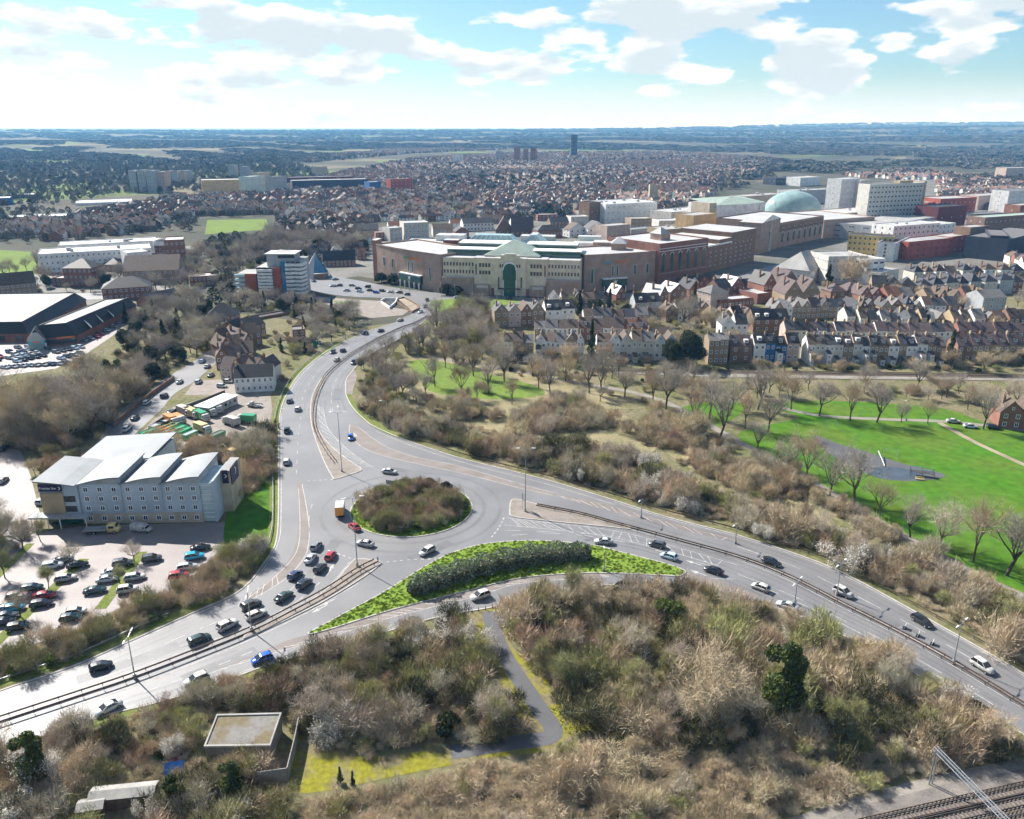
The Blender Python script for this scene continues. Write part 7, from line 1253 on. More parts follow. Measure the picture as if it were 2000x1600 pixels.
# ------------------------------------------------------------------ other town buildings: (label, category, base left, base right, depth, roof row, wall, roof, roof material, windows)
T = [
 # left of the tower
 ('red brick georgian office with white pediment facing the car park','office block',(128,560),(184,560),16,524,'w_red','hip','r_dark',6,3,{}),
 ('small brick annexe beside the pedimented office','office block',(103,560),(126,560),12,545,'w_red','flat','r_flat',3,2,{}),
 ('brick office range with dark hipped roof beside the retail road','office block',(202,588),(296,582),17,562,'w_red','hip','r_dark',9,2,{}),
 ('wide brown brick building with a broad pitched roof','office block',(243,556),(352,552),26,528,'w_stock','gable','r_brown',10,2,{'rh':8}),
 ('long white flat-roofed health centre with curved parapets','clinic',(80,534),(300,520),30,492,'w_white','flat','r_white',22,3,{'plant':3}),
 ('upper white wing of the long health centre','clinic',(118,505),(310,494),26,476,'w_white','flat','r_white',16,2,{'plant':3}),
 ('pale stair block of the health centre beside the round tower','clinic',(255,540),(295,536),18,494,'w_white','flat','r_white',3,3,{}),
 ('brick and white balconied flats beside the round tower','flats',(328,528),(366,526),20,470,'w_red','flat','r_white',4,4,{'frame':'frame_white'}),
 ('low flat-roofed brick house among the trees','house',(372,560),(428,556),14,541,'w_red','flat','r_white',7,2,{}),
 ('brown brick lodge buildings at the left edge','flats',(-30,582),(74,572),14,556,'w_stock','gable','r_brown',10,2,{'rh':6}),
 ('grey slate roofed block above the retail lane','flats',(298,604),(358,592),14,588,'w_red','gable','r_slate',7,2,{'rh':5}),
 ('dark pitched brick building below the clinic','office block',(200,530),(235,530),14,517,'w_red','hip','r_dark',4,2,{}),
 ('dark hip-roofed house below the flats tower','house',(402,634),(462,632),13,619,'w_brown','hip','r_dark',5,2,{'rh':6}),
 ('square flat-roofed brick house beside the northern road','house',(573,668),(598,666),9,646,'w_brown','flat','r_grey',2,2,{}),
 ('long low dark roofed garage row below the tower','garage',(490,628),(566,614),7,618,'w_brown','flat','r_slate',0,0,{}),
 # behind the tower and mall, left
 ('white block of shops beyond the mall roof','shops',(790,470),(838,468),20,436,'w_render','flat','r_white',6,3,{}),
 ('small cream shop block beyond the mall roof','shops',(762,472),(786,470),14,446,'w_render','flat','r_white',3,3,{}),
 ('row of dark roofed shops beside the glass pyramid','shops',(632,522),(695,520),12,508,'w_brown','gable','r_dark',8,2,{'rh':6}),
 ('white gabled house behind the pyramid','house',(662,492),(690,490),12,476,'w_pink','gable_y','r_brown',2,2,{}),
 ('brick courtyard houses with striped roofs','houses',(562,474),(612,472),16,464,'w_pink','gable','r_red',8,1,{'rh':6}),
 ('brick church hall with a steep striped roof behind the atrium','hall',(998,462),(1042,462),20,452,'w_brown','gable','r_purple',5,1,{'rh':12}),
 ('second steep striped roof behind the atrium','hall',(968,460),(1000,460),20,450,'w_brown','gable_y','r_purple',2,1,{'rh':12}),
 ('dark hip roofed brick block behind the mall roofs','shops',(1050,466),(1098,464),14,450,'w_red','hip','r_dark',8,1,{}),
 ('half-timbered gabled shops behind the mall','shops',(905,452),(965,450),14,436,'w_white','gable','r_slate',9,2,{'frame':'frame_dark'}),
 ('half-timbered pub with black and white gable','pub',(1112,464),(1145,462),12,448,'w_white','gable_y','r_brown',3,2,{'frame':'frame_dark'}),
 ('white and brown gabled shop beside the timbered pub','shops',(1148,464),(1185,462),12,446,'w_white','gable_y','r_dark',3,2,{'frame':'frame_dark'}),
 ('terracotta brick block behind the mall roof','shops',(1185,470),(1230,466),16,441,'w_pink','flat','r_flat',4,1,{}),
 ('large white flat-roofed store with ribbed roof','store',(1182,436),(1282,430),50,398,'w_white','flat','r_white',10,3,{'plant':5}),
 ('red brick tower of the store in the middle of town','store',(1150,436),(1172,434),16,396,'w_brown','flat','r_dark',2,1,{}),
 ('blue clad roof building behind the mall','shops',(1232,462),(1275,458),14,448,'w_grey','flat','r_metal',5,1,{}),
 ('long brown roofed market hall','hall',(1300,472),(1395,464),26,446,'w_buff','flat','r_flat',0,0,{'plant':3}),
 ('ochre flat-roofed block in front of the white hall','block',(1352,470),(1396,464),20,420,'w_ochre','flat','r_flat',2,1,{}),
 ('cream stone church tower with flat top','church tower',(1268,392),(1284,392),10,362,'w_tan','flat','r_flat',1,2,{}),
 ('cream civic block left of the white hall','offices',(1310,440),(1390,432),30,412,'w_render','flat','r_white',10,2,{'plant':3}),
 ('row of stone civic buildings behind the dome','offices',(1455,410),(1530,404),24,382,'w_tan','flat','r_flat',12,3,{'plant':2}),
 ('grey civic offices behind the dome, right part','offices',(1540,400),(1625,396),24,372,'w_grey','flat','r_flat',12,3,{'plant':2}),
 ('dark glazed hall with curved roof at the edge of the town','hall',(1515,362),(1560,360),30,348,'w_dark','flat','r_dark',6,1,{}),
 ('white modern college block beyond the dark hall','college',(1562,364),(1600,362),30,347,'w_white','flat','r_white',5,2,{}),
 # centre right
 ('white balconied flats left of the office slab','flats',(1636,418),(1672,414),18,350,'w_white','flat','r_white',4,6,{}),
 ('pale flats with dark recess beside the office slab','flats',(1674,416),(1692,414),18,353,'w_render','flat','r_flat',2,6,{}),
 ('multi-storey car park with open dark decks','car park',(1702,472),(1822,452),40,434,'w_grey','flat','r_flat',10,3,{'ww':6,'wh':1.4,'frame':'frame_white'}),
 ('white canopy roof of the car park ramp','car park',(1640,446),(1752,436),38,414,'w_taupe','flat','r_white',0,0,{'plant':2}),
 ('yellow brick apartments with black curved roof','apartments',(1652,500),(1738,506),16,462,'w_yellow','flat','r_slate',9,4,{'frame':'frame_dark'}),
 ('blue-white rendered end of the yellow apartments','apartments',(1742,512),(1772,496),12,470,'w_white','flat','r_slate',4,5,{'frame':'frame_dark'}),
 ('white stepped apartments above the red brick block','apartments',(1740,484),(1830,476),22,440,'w_white','flat','r_white',10,4,{'frame':'frame_dark','plant':2}),
 ('white upper apartments with curved parapet','apartments',(1800,474),(1862,466),20,440,'w_white','flat','r_white',7,3,{'frame':'frame_dark'}),
 ('bright red brick block below the white apartments','apartments',(1770,508),(1858,498),18,470,'w_redbright','flat','r_flat',7,3,{'frame':'frame_dark'}),
 ('red brick flats with balcony decks beside the tower block','flats',(1848,496),(1890,490),16,462,'w_redbright','flat','r_flat',4,3,{}),
 ('plain brown brick stair tower','tower',(1888,492),(1924,488),14,444,'w_brown','flat','r_flat',0,0,{}),
 ('dark ribbed multi-storey car park with grey roof','car park',(1926,508),(1962,510),46,462,'w_dark','flat','r_grey',6,4,{'ww':2.4,'frame':'frame_dark'}),
 ('dark side range of the ribbed car park at the right edge','car park',(1962,512),(2040,490),30,460,'w_dark','flat','r_grey',9,4,{'frame':'w_grey' if False else 'frame_dark'}),
 ('dark crimson clad cinema block','cinema',(1826,452),(1882,446),24,404,'w_darkred','flat','r_dark',3,1,{}),
 ('wide red brick shop block behind the crimson cinema','shops',(1832,424),(1902,420),30,388,'w_redbright','flat','r_flat',8,2,{}),
 ('low red shop range beside the slab end wall','shops',(1808,424),(1832,422),20,396,'w_redbright','flat','r_flat',2,2,{}),
 ('orange brick shops at the far right of town','shops',(1908,410),(1960,406),24,382,'w_pink','flat','r_flat',6,2,{}),
 ('white tower block at the right edge of the picture','tower block',(1962,424),(2030,418),20,372,'w_white','flat','r_grey',4,6,{}),
 ('brick podium in front of the white tower block','shops',(1985,446),(2050,440),16,400,'w_red','flat','r_flat',4,2,{}),
 ('long brown deck building with red sign in front of the tower block','shops',(1918,462),(2040,452),18,422,'w_brown','flat','r_green',14,2,{}),
 ('pink and white far office block at the right edge','offices',(1962,352),(2040,350),24,328,'w_pink','flat','r_white',8,3,{}),
 ('blue roofed market stalls below the car park','market',(1905,432),(1960,430),16,418,'w_dark','flat','r_metal',5,1,{}),
 ('large grey-roofed library hall with hipped roof','library',(1512,548),(1578,556),34,526,'w_render','hip','r_flat',5,1,{'rh':10}),
 ('glass roofed side aisle of the library hall','library',(1580,556),(1606,545),24,530,'w_white','flat','glass_pale' if False else 'r_grey',4,1,{}),
 ('long pale cream office block behind the bare tree','office block',(1612,556),(1688,554),24,502,'w_render','flat','r_flat',10,3,{}),
 ('white banded four-storey office with dark window strips','office block',(1686,560),(1722,557),20,508,'w_white','flat','r_pink' if False else 'r_flat',3,4,{'ww':7,'wh':1.6,'frame':'frame_white'}),
 ('pale canopy roofed annexe in front of the banded office','office block',(1716,566),(1752,556),14,530,'w_render','flat','r_white',2,2,{}),
 ('flat brick hall of the school with white roof','school',(1478,594),(1512,590),16,574,'w_red','flat','r_white',0,0,{}),
 ('orange brick school house with white bay windows','school',(1386,606),(1420,602),12,572,'w_pink','hip','r_grey',4,3,{}),
 ('low school range with glazed front','school',(1405,606),(1470,600),10,586,'w_red','flat','r_white',9,1,{}),
 # far left
 ('orange clad warehouse with scalloped parapet','warehouse',(396,378),(474,376),30,352,'w_ochre','flat','r_white',0,0,{}),
 ('long white warehouse roof at the far left','warehouse',(148,402),(260,398),50,396,'w_white','flat','r_white',0,0,{}),
 ('blue shed with white roof at the far left edge','warehouse',(10,388),(80,386),30,381,'w_bluepaint','flat','r_white',0,0,{}),
 ('second blue shed at the far left edge','warehouse',(-40,402),(22,400),30,388,'w_bluepaint','flat','r_white',0,0,{}),
 ('long white industrial roof above the left park','warehouse',(10,430),(130,426),30,424,'w_white','flat','r_white',0,0,{}),
 ('grey stadium stand with white roof edge','stadium',(572,374),(720,370),26,352,'w_dark','flat','r_white',0,0,{}),
 ('far stand of the stadium with dark red seats','stadium',(560,358),(690,355),20,346,'w_darkred','flat','r_white',0,0,{}),
 ('blue end stand of the stadium','stadium',(722,374),(745,373),20,356,'w_bluepaint','flat','r_white',0,0,{}),
 ('pale tower block beside the stadium','tower block',(506,374),(530,372),14,338,'w_tan','flat','r_flat',3,4,{}),
 ('long grey flats left of the stadium','flats',(535,378),(562,376),14,345,'w_grey','flat','r_flat',4,4,{}),
 ('hospital block with green roof beside the stadium','hospital',(490,384),(520,381),20,345,'w_palegreen','flat','r_green',4,3,{}),
 ('red brick far flats right of the stadium','flats',(764,378),(806,376),16,350,'w_redbright','flat','r_flat',5,4,{}),
 ('pale works building far behind the stadium','works',(620,345),(640,344),20,326,'w_tan','flat','r_flat',0,0,{}),
]
for r in T:
    lab, cat, l, rr_, dep, top, wall, roof, rm, nx, nz, kw = r; k2 = dict(kw); BIGS.append((G((l[0]+rr_[0])/2,(l[1]+rr_[1])/2), (G(*rr_)-G(*l)).length/2, dep))
    blk(lab, cat, l, rr_, dep, top, wall, roof, rm, nx, nz, name={'shops':'shop_building','offices':'office_building','houses':'terrace_building','flats':'apartment_building','works':'works_building'}.get(cat, cat.replace(' ','_')), **k2)
# shops and yards packed behind the mall
for i, (x, y, w, d, top, wl_, rf, rm, lb) in enumerate([(846,462,40,14,448,'w_render','gable','r_brown','cream shops with brown roof left of the mall atrium'),(890,466,26,12,452,'w_red','gable_y','r_slate','small red gabled shop behind the mall atrium'),(700,478,30,12,462,'w_white','gable','r_brown','white shops behind the stair tower of the mall'),(735,470,24,12,455,'w_red','flat','r_flat','red flat-roofed shop behind the stair tower of the mall'),(700,462,40,14,448,'w_brown','gable','r_slate','slate roofed brick shops beyond the town road'),(760,456,30,14,442,'w_white','gable','r_red','white shop with red roof beyond the mall corner'),(1075,446,36,14,434,'w_brown','gable','r_dark','dark roofed brick terrace of shops behind the mall'),(1115,440,34,16,424,'w_render','flat','r_white','cream flat-roofed bank behind the mall'),(1232,446,40,18,428,'w_stock','flat','r_flat','brown flat-roofed store right of the white store'),(1286,452,44,20,432,'w_render','flat','r_white','cream market block behind the red extension'),(1296,430,36,18,414,'w_white','flat','r_white','white office beyond the market block'),(1340,424,40,18,408,'w_pink','flat','r_flat','pink brick office beyond the market block'),(1240,424,34,16,410,'w_red','gable','r_slate','red brick chapel with slate roof in the town centre'),(880,446,40,12,436,'w_white','gable','r_red','white terrace with red roofs behind the mall'),(940,438,40,12,428,'w_brown','gable','r_brown','brown terrace of shops behind the timbered row'),(1000,444,36,12,434,'w_white','gable','r_slate','white shops with slate roof behind the striped roofs'),(1050,432,40,14,420,'w_red','flat','r_flat','red brick store beyond the striped roofs'),(1405,470,40,16,458,'w_brown','flat','r_white','brown service block beside the stepped car park'),(1620,440,40,20,424,'w_white','flat','r_white','white service block beside the dome'),(1500,420,40,16,404,'w_pink','flat','r_flat','pink civic annexe beside the dome')]):
    blk(lb, 'shops', (x,y), (x+w,y-1), d, top, wl_, rf, rm, max(3, w//7), 2, name='shop_building'); BIGS.append((G(x+w/2,y), (G(x+w,y)-G(x,y)).length/2, d))
# groups of distant tower blocks
for i, (x, w, base, top, c, lb) in enumerate([(256,14,376,334,'w_grey','first grey slab of the distant flats at the left'),(273,15,376,333,'w_grey','second grey slab of the distant flats'),(290,16,377,334,'w_grey','third grey slab of the distant flats'),(309,16,376,336,'w_pink','fourth brown slab of the distant flats'),(327,12,362,335,'w_grey','fifth slab of the distant flats, narrow'),(341,12,360,335,'w_tan','sixth slab of the distant flats, tan'),(356,14,358,334,'w_grey','last slab of the distant flats'),(1004,12,318,288,'w_red','distant red tower beyond the suburb'),(1022,10,318,292,'w_red','distant red tower next to the first'),(1036,12,318,290,'w_red','third distant red tower'),(968,14,316,296,'w_grey','distant grey block left of the red towers'),(1115,12,308,264,'w_dark','distant dark tower rising near the horizon'),(448,12,350,323,'w_grey','far pale towers left of the stadium'),(470,14,350,326,'w_grey','far pale tower beside the evergreen left of the stadium'),(884,20,320,304,'w_white','far white block in the suburb')]):
    blk(lb, 'tower block', (x,base), (x+w,base), 22, top, c, 'flat', 'r_flat', 3, 6, ww=2.0, wh=1.6, name='tower_block', side=2)
# round brick tower with white cap, church spire, chapel gables
p = G(312,512); b = Bld('round_tower', 'round brick stair tower with pale domed cap beside the clinic', 'tower', (p.x-4,p.y), (p.x+4,p.y)); H = HT(312,512,470); cc = [(4+4*math.cos(a), 4+4*math.sin(a)) for a in np.linspace(0,2*math.pi,14,endpoint=False)]; b.prism('wall', cc, 0, H*.75, 'w_red'); b.prism('drum', [(4+(x-4)*1.1,4+(y-4)*1.1) for x,y in cc], H*.75, H*.95, 'w_white'); vs = [(4+4.4*math.cos(a)*math.cos(e), 4+4.4*math.sin(a)*math.cos(e), H*.95+2.2*math.sin(e)) for e in (0,.5,1.0,1.5) for a in np.linspace(0,2*math.pi,14,endpoint=False)]; b.raw('dome_cap', vs, [(j*14+i, j*14+(i+1)%14, (j+1)*14+(i+1)%14, (j+1)*14+i) for j in range(3) for i in range(14)], 'r_white', True); b.wins((1.5,.1), (6.5,.1), [H*.2,H*.4,H*.6], 2, 1.2, 1.6)
# ------------------------------------------------------------------ houses with their parts
HR = random.Random(11); HOUSES = 0; HPOS = []
def house(label, p0, p1, depth, H, rh, wall, roof, axis='x', nx=2, nz=2, dorm=0, ext=None, ch=True, group=None, gwall=None, hip=False, door=True, detail=True, front=None):
    global HOUSES; HOUSES += 1
    b = Bld('house', label, 'house', p0, p1, group); W = b.W; HPOS.append(((p0[0]+p1[0])/2, (p0[1]+p1[1])/2))
    b.box('wall', .02, W-.02, 0, depth, 0, H, wall)
    if hip: b.hip('roof', 0, W, 0, depth, H, rh, roof)
    else: b.gable('roof', 0, W, 0, depth, H, rh, roof, gwall or wall, axis, ov=.3 if axis == 'y' else .25)
    if ch: b.chimney(.5 if axis == 'x' else W*.25, depth*.5, H+rh*.4, H+rh+1.1, 'w_brown' if HR.random() < .6 else 'w_buff', .7)
    zs = [H*(k+.55)/nz for k in range(nz)]
    ww = min(1.25, W/nx*.5)
    b.wins((0,0), (W,0), zs, nx, ww, min(1.5, H/nz*.55), 'frame_white')
    if axis == 'y' and rh > 2.4 and detail: b.wins((W*.3,0), (W*.7,0), [H+rh*.35], 1, .8, 1.0, 'frame_white')
    for k in range(dorm):
        x = W*(k+.5)/dorm; y0 = depth*.12; z0 = H+rh*.22; part('dormer', MB().box(x-.9,x+.9,y0,depth*.45,z0-.3,z0+1.5), M('r_slate' if HR.random() < .6 else 'w_white'), b.t); b.wins((x-.8,y0-.02), (x+.8,y0-.02), [z0+.7], 1, 1.3, 1.0, 'frame_white')
    if ext:
        w, d, h, m = ext; b.box('rear_extension', .2, w, -d, -.02, 0, h, m); b.raw('extension_roof', [(.1,-d-.2,h),(w+.1,-d-.2,h),(w+.1,0,h+1.0),(.1,0,h+1.0)], [(0,1,2,3)], roof); b.wins((.2,-d), (w,-d), [h*.3,h*.75] if h > 4 else [h*.5], 1, .95, 1.1, 'frame_white')
    return b
WALLS = ['w_stock','w_white','w_brown','w_render','w_red','w_stock','w_white','w_pink']; ROOFS = ['r_brown','r_slate','r_grey','r_brown','r_purple','r_slate']
WN = {'w_stock':'yellow-brown brick','w_white':'white','w_brown':'brown brick','w_render':'cream rendered','w_red':'red brick','w_pink':'pink rendered','w_bluepaint':'blue painted','w_buff':'buff brick','w_yellow':'yellow','w_grey':'grey rendered'}; RN = {'r_brown':'brown tiled','r_slate':'slate','r_grey':'grey tiled','r_purple':'purple-brown','r_red':'red tiled','r_dark':'dark','r_white':'pale'}
def row(place, l, r, n, depth, H, rh, walls=WALLS, roofs=ROOFS, axis='x', dorm=.0, ext=0.0, nx=2, nz=2, jit=0.0, gap=0.0, hip=0.0):
    A, B = G(*l), G(*r); D = B-A; nr = Vector((-D.y, D.x, 0)).normalized(); ws = [HR.uniform(.78,1.25) for _ in range(n)]; tot = sum(ws); u = 0.0
    for k in range(n):
        wl_, rf = HR.choice(walls), HR.choice(roofs); o = nr*HR.uniform(-jit-.25*(gap > 0)*4,jit+.25*(gap > 0)*4); u0, u1 = u/tot, (u+ws[k])/tot; u += ws[k]; g = gap*.5*(u1-u0)*HR.uniform(.6,1.4); wd = (u1-u0)*D.length; dm = (2 if wd > 6.5 and HR.random() < .4 else 1) if HR.random() < dorm else 0; ex = (wd*.5, HR.uniform(2.5,4.5), HR.choice((2.6,5.0)), HR.choice((wl_, 'w_white'))) if HR.random() < ext else None; hp = HR.random() < hip
        ordn = ['first','second','third','fourth','fifth','sixth','seventh','eighth','ninth','tenth','eleventh','twelfth','thirteenth','fourteenth','fifteenth','sixteenth'][k]
        lb = f'{WN[wl_]} house, {RN[rf]} roof, {ordn if n > 1 else "the one"} {"from left " if n > 1 else ""}{place}'
        if len(lb.split()) > 16: lb = f'{WN[wl_]} house, {ordn} from left {place}'
        tw = HR.uniform(-.06,.06) if gap > 0 else 0.0; p0, p1 = A+D*(u0+g)+o, A+D*(u1-g)+o; p1 = p1+nr*tw*wd
        ax = axis if axis != 'mix' else HR.choice('xy'); dv = HR.uniform(-.4,.6)+(HR.uniform(-.8,.8) if gap > 0 else 0)
        house(lb, p0, p1, depth*HR.uniform(.9,1.15), H+dv, rh*HR.uniform(.85,1.1), wl_, rf, ax, nx, nz, dm, ex, HR.random() < .85, 'houses '+place, hip=hp)
row('in the back row by the wood', (984,704), (1042,704), 3, 9, 8.0, 3, ['w_stock','w_white'], ['r_grey','r_brown'], ext=.5)
row('in the short row behind the cypress', (1046,700), (1140,702), 5, 9, 8.0, 3.2, ['w_white','w_stock','w_white'], ['r_brown','r_grey'], 'mix', ext=.5)
row('in the row right of the cypress', (1166,704), (1318,704), 7, 9, 8.4, 3, ['w_stock','w_white','w_white','w_render'], ['r_brown','r_grey'], 'mix', ext=.7)
row('beside the huge evergreen', (1382,712), (1420,712), 2, 9, 10.5, 2, ['w_stock'], ['r_grey'], nz=3)
row('beside the brown gable', (1424,708), (1466,708), 1, 10, 7, 4, ['w_brown'], ['r_purple'], dorm=1)
row('in the painted row', (1470,708), (1558,708), 4, 9, 8.0, 3.2, ['w_white','w_pink','w_bluepaint','w_stock'], ['r_slate','r_dark'], dorm=.8, ext=.3)
row('in the long back terrace', (1574,710), (1842,712), 15, 9, 8.2, 3.2, ['w_white','w_white','w_stock','w_render','w_stock'], ['r_slate','r_brown','r_purple'], dorm=.6, ext=.8)
row('in the dormer terrace by the tall cypress', (1866,708), (1992,708), 5, 9, 7.4, 4, ['w_brown','w_red','w_stock'], ['r_purple'], dorm=.8)
row('in the street row behind the cypress', (1044,668), (1128,668), 4, 9, 6.4, 3, ['w_white','w_white','w_stock'], ['r_grey','r_brown'])
row('in the colourful street row', (1130,666), (1262,668), 6, 9, 6.4, 3.8, ['w_red','w_white','w_white','w_pink'], ['r_slate','r_red','r_purple','r_brown'], dorm=.7)
row('in the slate street terrace', (1532,672), (1862,674), 16, 9, 6.2, 3.2, ['w_pink','w_render','w_white','w_white'], ['r_dark','r_slate','r_purple'])
row('in the street row at the far right', (1870,672), (1998,672), 5, 9, 6.0, 3.4, ['w_red','w_brown'], ['r_brown','r_purple'])
row('at the lawn corner below the mall', (966,640), (1062,636), 4, 10, 8, 3.4, ['w_pink','w_stock','w_brown'], ['r_dark','r_brown'], 'mix')
row('above the street row', (1066,636), (1122,634), 2, 10, 8, 4, ['w_white'], ['r_dark'], dorm=1)
row('behind the conifers', (1240,612), (1290,610), 2, 10, 6, 4, ['w_grey'], ['r_dark'], dorm=1)
row('with bright pale roof by the mall', (1203,596), (1222,594), 1, 10, 6, 4, ['w_red'], ['r_white'], 'y'); row('with pale gable by the mall road', (1288,604), (1304,600), 1, 12, 8, 4.5, ['w_brown'], ['r_white'], 'y'); row('with broad pale gable by the mall road', (1308,598), (1340,594), 1, 12, 8, 4.5, ['w_brown'], ['r_white'], 'y')
row('beside the green turret', (1345,590), (1368,588), 1, 12, 7, 5, ['w_red'], ['r_slate'], 'y'); row('beside the school drive', (1404,586), (1450,580), 2, 11, 7, 4.5, ['w_red','w_brown'], ['r_white','r_slate'], 'mix'); row('with slate roof beside the school hall', (1452,578), (1486,576), 1, 10, 5, 4, ['w_red'], ['r_dark'])
row('with steep brick gable', (1490,588), (1514,586), 1, 14, 9, 7, ['w_red'], ['r_dark'], 'y', nx=3); row('with purple steep roof', (1520,580), (1560,576), 1, 14, 7, 8, ['w_brown'], ['r_purple'], 'mix'); row('with twin brown gables', (1530,606), (1598,604), 2, 14, 9, 7, ['w_stock'], ['r_red','r_purple'], 'y', nx=2)
row('with brown roof below the pale office', (1620,594), (1680,592), 2, 11, 7, 4, ['w_brown'], ['r_purple'], hip=.5); row('with red bargeboards', (1678,600), (1722,598), 2, 11, 6.5, 4.5, ['w_red'], ['r_purple'], 'y'); row('with red roof in the middle', (1732,602), (1784,600), 2, 11, 6.5, 4, ['w_red'], ['r_grey','r_red'])
row('above the slate street terrace', (1470,650), (1540,648), 2, 10, 6, 4.5, ['w_brown'], ['r_dark'], dorm=1); row('with white gables in the side street', (1408,664), (1458,664), 2, 10, 7, 4.5, ['w_white'], ['r_dark'], 'mix'); row('in the black roofed side street', (1510,626), (1650,620), 8, 10, 6.2, 3.8, ['w_stock','w_white','w_render'], ['r_dark','r_slate','r_grey'], 'mix', dorm=.4)
row('in the gabled backs', (1652,648), (1872,646), 11, 10, 6.0, 3.6, ['w_stock','w_buff','w_render','w_white'], ['r_brown','r_slate','r_grey','r_dark'], 'mix', gap=.25, jit=2); row('in the gabled fronts', (1655,622), (1870,618), 10, 10, 6.0, 3.6, ['w_stock','w_stock','w_brown','w_white'], ['r_slate','r_brown','r_dark','r_grey'], 'mix', gap=.2, jit=2, hip=.2)
row('in the brick villas', (1805,606), (1922,602), 5, 12, 7.5, 4.2, ['w_red','w_brown','w_stock'], ['r_brown','r_purple'], 'mix', gap=.25, nz=3); row('in the hipped villas', (1790,580), (2000,572), 8, 12, 7.5, 4.0, ['w_red','w_grey','w_render'], ['r_slate'], gap=.15, hip=1.0, nz=2); row('with pale rear wall at the right', (1915,618), (1960,616), 1, 14, 9.5, 3.5, ['w_grey'], ['r_grey'], nx=4, nz=3); row('in the brown villas at the right edge', (1880,648), (2010,646), 6, 10, 6.5, 3.8, ['w_red','w_white','w_brown'], ['r_brown','r_grey'], 'mix', gap=.15); row('in the upper villas', (1700,576), (1785,580), 3, 12, 7, 4, ['w_brown','w_stock'], ['r_dark','r_slate'], hip=.6); row('in the last villas below the car park', (1780,552), (2000,546), 9, 11, 6.5, 3.8, ['w_render','w_stock','w_white'], ['r_slate','r_brown'], hip=.7, gap=.2)
row('in the upper row above the conifers', (1075,606), (1180,604), 5, 9, 6, 3.4, ['w_white','w_stock','w_brown'], ['r_dark','r_brown','r_slate'], 'mix'); row('in the row below the conifers', (1140,642), (1290,640), 7, 9, 6, 3.2, ['w_white','w_stock','w_render'], ['r_brown','r_grey','r_slate'])
row('in the short rows by the school trees', (1270,690), (1310,688), 2, 9, 7, 3.2, ['w_white','w_stock'], ['r_brown']); row('behind the school', (1300,630), (1385,624), 4, 9, 6, 3.4, ['w_stock','w_white','w_brown'], ['r_brown','r_slate'], 'mix'); row('along the school drive wall', (1390,640), (1470,634), 4, 9, 5.5, 3.2, ['w_stock','w_render'], ['r_brown','r_dark'], 'mix'); row('at the mall road bend', (1345,572), (1400,564), 3, 9, 5.5, 3.4, ['w_red','w_white'], ['r_slate','r_brown'], 'mix')
row('beyond the park railings', (1948,836), (2030,842), 2, 9, 6, 4, ['w_red'], ['r_brown'], 'mix')
# brown-roofed cluster beside the lane
row('in the white row beside the lane', (460,768), (536,764), 1, 9, 6.2, 3.6, ['w_white'], ['r_dark'], nx=7)
row('in the brown cluster, lowest', (432,742), (530,748), 4, 9, 5.6, 3.6, ['w_render','w_pink','w_brown'], ['r_brown','r_purple'], 'mix'); row('in the brown cluster, second tier', (424,722), (498,716), 3, 10, 5.6, 3.6, ['w_brown'], ['r_brown','r_purple'], 'mix', jit=1.5); row('in the brown cluster, third tier', (430,704), (500,692), 3, 10, 5.6, 3.6, ['w_brown'], ['r_brown','r_dark'], 'mix', jit=1.5); row('in the brown cluster, fourth tier', (440,686), (510,672), 3, 10, 5.6, 3.6, ['w_brown'], ['r_purple','r_brown'], 'mix', jit=1.5); row('in the brown cluster, top tier', (462,666), (520,652), 3, 10, 5.6, 3.8, ['w_brown'], ['r_dark','r_purple'], 'x')
# ------------------------------------------------------------------ the wider town: streets of houses
def free(x, y, m=6):
    for c, hw, dep in BIGS:
        if abs(x-c.x) < hw+m and -m < y-c.y < dep+m: return False
    return True
EXCL = [[(715,600),(715,440),(880,430),(1290,430),(1300,580),(1000,600)], [(1290,580),(1290,425),(1400,380),(1830,350),(1840,470),(1700,560),(1400,560)], [(560,600),(560,520),(720,520),(720,600)], [(455,600),(455,500),(600,500),(600,600)], [(-100,590),(-100,500),(60,480),(330,450),(440,520),(440,590)], [(380,470),(380,425),(540,425),(540,470)]]
SUB = [[(540,500),(545,470),(640,440),(560,400),(560,372),(640,345),(800,312),(1000,300),(1300,298),(1520,312),(1480,335),(1420,362),(1400,385),(1290,428),(1180,440),(1000,448),(880,440),(760,470),(700,520),(600,520)], [(130,470),(150,425),(330,388),(560,378),(560,420),(400,424),(350,430),(300,462),(200,470)], [(530,470),(540,425),(570,420),(640,440),(560,500)], [(-60,470),(60,430),(140,440),(130,470),(40,480)], [(1640,345),(1760,330),(1880,345),(2060,372),(2060,410),(1840,395),(1740,350)], [(1830,400),(2060,385),(2060,560),(1990,560),(1960,420)], [(600,320),(800,300),(1000,292),(800,290),(620,305)]]
SUBW = [[tuple(G(*q)[:2]) for q in p] for p in SUB]
town = []; cellr = random.Random(31)
